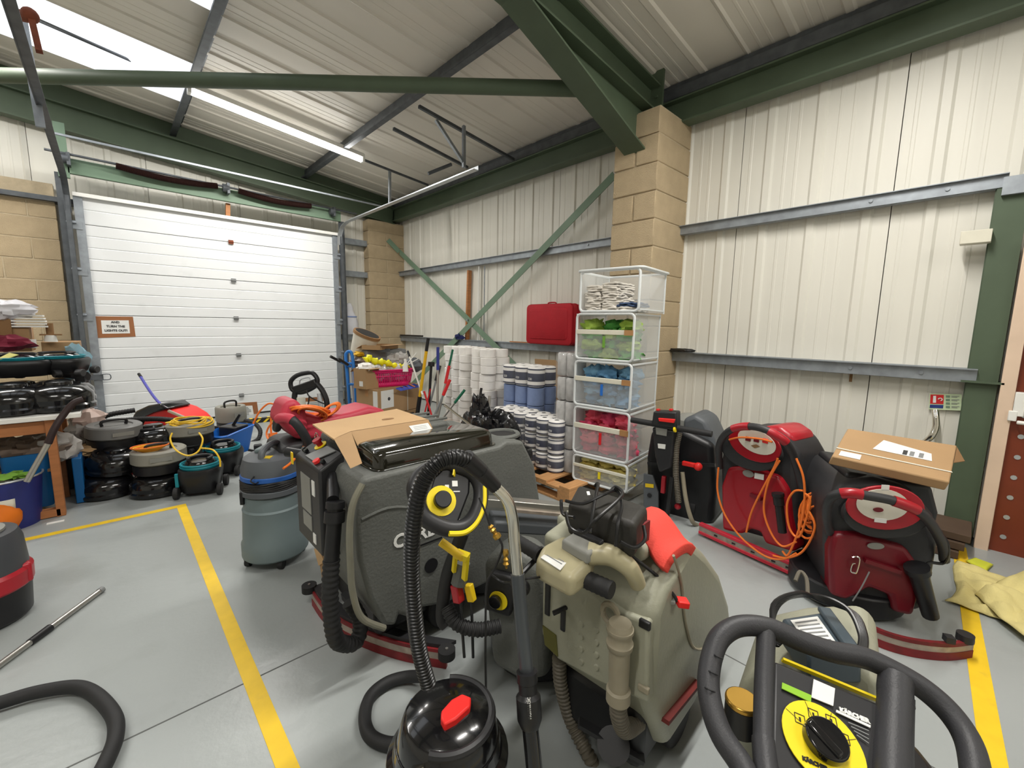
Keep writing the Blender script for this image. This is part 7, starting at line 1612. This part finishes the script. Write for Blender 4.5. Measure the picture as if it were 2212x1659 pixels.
# yellow rubber glove
mat('glove', (238, 232, 20), .45, var=.05, bump=.4, bscale=30)
t = thing('rubber_glove', 'long bright yellow rubber glove lying across the pink basket', 'glove', Vector((bc.x, bc.y, zt1+.2)))
pa_ = [Vector((bc.x, bc.y, zt1))+U2*x+V2*-.02+Vector((0, 0, z)) for x, z in ((-.22, .27), (-.18, .29), (-.10, .25), (-.02, .245), (.07, .21), (.14, .195), (.19, .19))]
cc_ = bez(pa_, 6); g = G(); g.tube(cc_, [(.035+.012*math.sin(i*1.3)+.006*math.sin(i*2.9))*(1-.35*i/len(cc_)) for i in range(len(cc_))], 12); g.build('cuff_and_palm', 'glove', t, world=True, ang=80)
for k in range(4):
    a_ = cc_[-1]+uy*(.018*(k-1.5)); g = G(); g.tube(bez([a_-ux*.02, a_+ux*.03+Vector((0, 0, .008-.004*k)), a_+ux*(.055+.006*(k % 2))+Vector((0, 0, -.012))], 4), .008, 8); g.build('finger', 'glove', t, world=True)
# spray bottle / white sticks
for k, (q, r_) in enumerate((((878, 787), (900, 762)), ((880, 788), (903, 775)))):
    o = thing('thin_rod', ['thin white stick pointing steeply up right of the pink basket', 'thin white stick pointing flatter right of the pink basket'][k], 'stick', dep(q[0], q[1], 4.45)); g = G(); g.cyl(dep(*q, 4.45), dep(*r_, 4.45), .005, n=6); g.build('stick', 'white', o, world=True)
o = thing('bottle', 'white bottle top at the right end of the pink basket', 'bottle', dep(876, 800, 4.45)); g = G(); g.cyl(dep(876, 803, 4.45), dep(876, 783, 4.45), .03, .02, n=12); g.build('body', 'white', o, world=True); g = G(); g.cyl(dep(876, 783, 4.45), dep(875, 775, 4.45), .014, n=10); g.build('cap', 'white', o, world=True)
# leaflet bag
mat('print_blue', (70, 90, 190), .4, var=.3, scale=30); mat('print_orange', (226, 130, 90), .4)
qs = [onZ(855, 838, zt1+.004), onZ(895, 828, zt1+.02), onZ(907, 834, zt1+.0), onZ(866, 842, zt1-.03)]
t = thing('packet', 'blue and orange printed packet on the edge of the big carton', 'packet', qs[0]); slab(qs, .012).build('packet_body', 'print_blue', t, world=True, bevel=.003)
for u in (.25, .5, .75): a_ = qs[0].lerp(qs[1], u)+Vector((0, 0, .001)); b_ = qs[3].lerp(qs[2], u)+Vector((0, 0, .001)); g = G(); g.bar(a_, b_, .03, .002); g.build('orange_print', 'print_orange', t, world=True)
# tilted cardboard-rimmed drum
t = thing('cardboard_drum', 'white drum with brown rim tilted on top of the corner pile', 'drum', dep(785, 750, 5.0))
a, b = dep(778, 762, 5.0), dep(793, 722, 4.95); g = G(); g.tube([a, a.lerp(b, .85), b], [.11, .145, .15], 24); g.build('drum_wall', 'off_white', t, world=True, bevel=.003)
d = (b-a).normalized(); g = G(); g.tube([b-d*.02, b+d*.012], [.156, .156], 24); g.build('brown_rim', 'card_dark', t, world=True); g = G(); g.tube([b+d*.0125, b+d*.014], [.135, .135], 24); g.build('dark_mouth', 'dark_plastic', t, world=True)
P3 = dep(822, 748, 4.95)
o = carton('cardboard_box', 'open flattened brown carton lying at the top of the corner pile', .42, .22, .05, (P3.x, P3.y, P3.z-.03), ang1+.3, open_=True)
P4 = dep(832, 765, 5.0); o = thing('crate', 'grey plastic crate lid with oblong logo plate below the flattened carton', 'crate', P4); g = G(); g.box(P4+Vector((0, .1, -.06)), (.50, .30, .24)); g.build('crate_body', 'grey_mid', o, world=True, bevel=.02, seg=3)
g = G(); g.box(dep(828, 757, 4.82), (.16, .01, .035)); g.build('logo_plate', 'galv_dark', o, world=True)
gr = P4+Vector((0, .12, -.6)); g = G(); g.box((gr.x, gr.y, (P4.z-.18)/2), (.52, .34, P4.z-.18)); o = g.build('storage_crate', 'dark_plastic', bevel=.01); tag(o, 'dark crates stacked behind the cartons in the corner', 'crate')
for k, (px, py, m, lb) in enumerate(((790, 782, 'film_brown', 'brownish wrapped bundle behind the small carton in the corner pile'), (778, 765, 'yellow_handle', 'yellow cloth bundle under the tilted drum'), (890, 790, 'vac_head', 'grey bag slumped at the right of the crate in the corner pile'), (860, 776, 'film', 'clear film heap on the grey crate'))):
    p = dep(px, py, 4.9); tag(crumple(tuple(p), .13 if k != 1 else .07, .10, .07 if k != 1 else .03, k+4.4, .25, 20, 12, 2.6, False).build('bundle', m), lb, 'bundle')
# blue and white sack truck
mat('truck_blue', (40, 120, 200), .4, var=.04)
a = dep(757, 880, 4.75)
t = thing('sack_truck', 'blue tubular sack truck standing between the door track and the corner cartons', 'trolley', (a.x, a.y, 0))
T = lambda px, py, d=4.75: dep(px, py, d)
g = G(); g.tube(bez([T(757, 895), T(752, 830), T(747, 775), T(749, 762), T(757, 760), T(762, 775), T(768, 840), T(770, 895)], 5), .017, 10); g.build('frame', 'truck_blue', t, world=True)
for y in (785, 830, 872): g = G(); g.cyl(T(750+(y-785)*.07, y), T(765+(y-785)*.05, y), .014, n=8); g.build('cross_bar', 'truck_blue', t, world=True)
g = G(); g.bar(T(765, 768, 4.85), T(772, 890, 4.85), .10, .01, (0, 1, 0)); g.build('white_panel', 'white', t, world=True)
for q in (((714, 770), (735, 781)), ((731, 775), (752, 788))): g = G(); g.cyl(T(*q[0], 4.5), T(*q[1], 4.6), .015, n=10); g.build('black_grip', 'black', t, world=True)
g = G(); g.cyl(T(735, 781, 4.6), T(757, 792, 4.75), .014, n=10); g.build('grip_arm', 'truck_blue', t, world=True)
g = G(); w0 = Vector((a.x, a.y, .1)); g.cyl(w0-Vector((.12, 0, 0)), w0-Vector((.16, 0, 0)), .1, n=20); g.build('wheel', 'rubber', t, world=True); g = G(); g.cyl(w0+Vector((.12, 0, 0)), w0+Vector((.16, 0, 0)), .1, n=20); g.build('wheel', 'rubber', t, world=True)
# girt pieces and sack on the short wall
for n, (p_, q_) in enumerate((((738, 520), (795, 535)), ((738, 590), (795, 598)), ((740, 728), (795, 730)))):
    a, b = onY(*p_, 7.27), onY(*q_, 7.27); g = G(); g.bar(a, (3.35, 7.27, a.z), .12, .09); o = g.build('trim_%d' % (40+n), 'galv'); o['kind'] = 'structure'
a = onY(757, 700, 7.1); t = thing('tool_sack', 'pale plastic sack with blue band hanging beside the right door track', 'sack', a)
b_ = onY(757, 722, 7.12); c_ = onY(754, 655, 7.12); g = G(); L = []
for k in range(9):
    p = b_.lerp(c_, k/8); r = [.10, .13, .135, .13, .12, .10, .07, .06, .03][k]; L.append([(p.x+r*math.cos(i/16*2*PI)*(1+.1*math.sin(i*2+k)), p.y+r*.5*math.sin(i/16*2*PI), p.z) for i in range(16)])
g.loft(L); g.build('sack_body', 'film_white', t, world=True, ang=60)
p = b_.lerp(c_, .55); g = G(); g.lathe([(.122, 0), (.122, .02)], 16, tuple(p), 1, .52); g.build('blue_band', 'paper_blue', t, world=True)
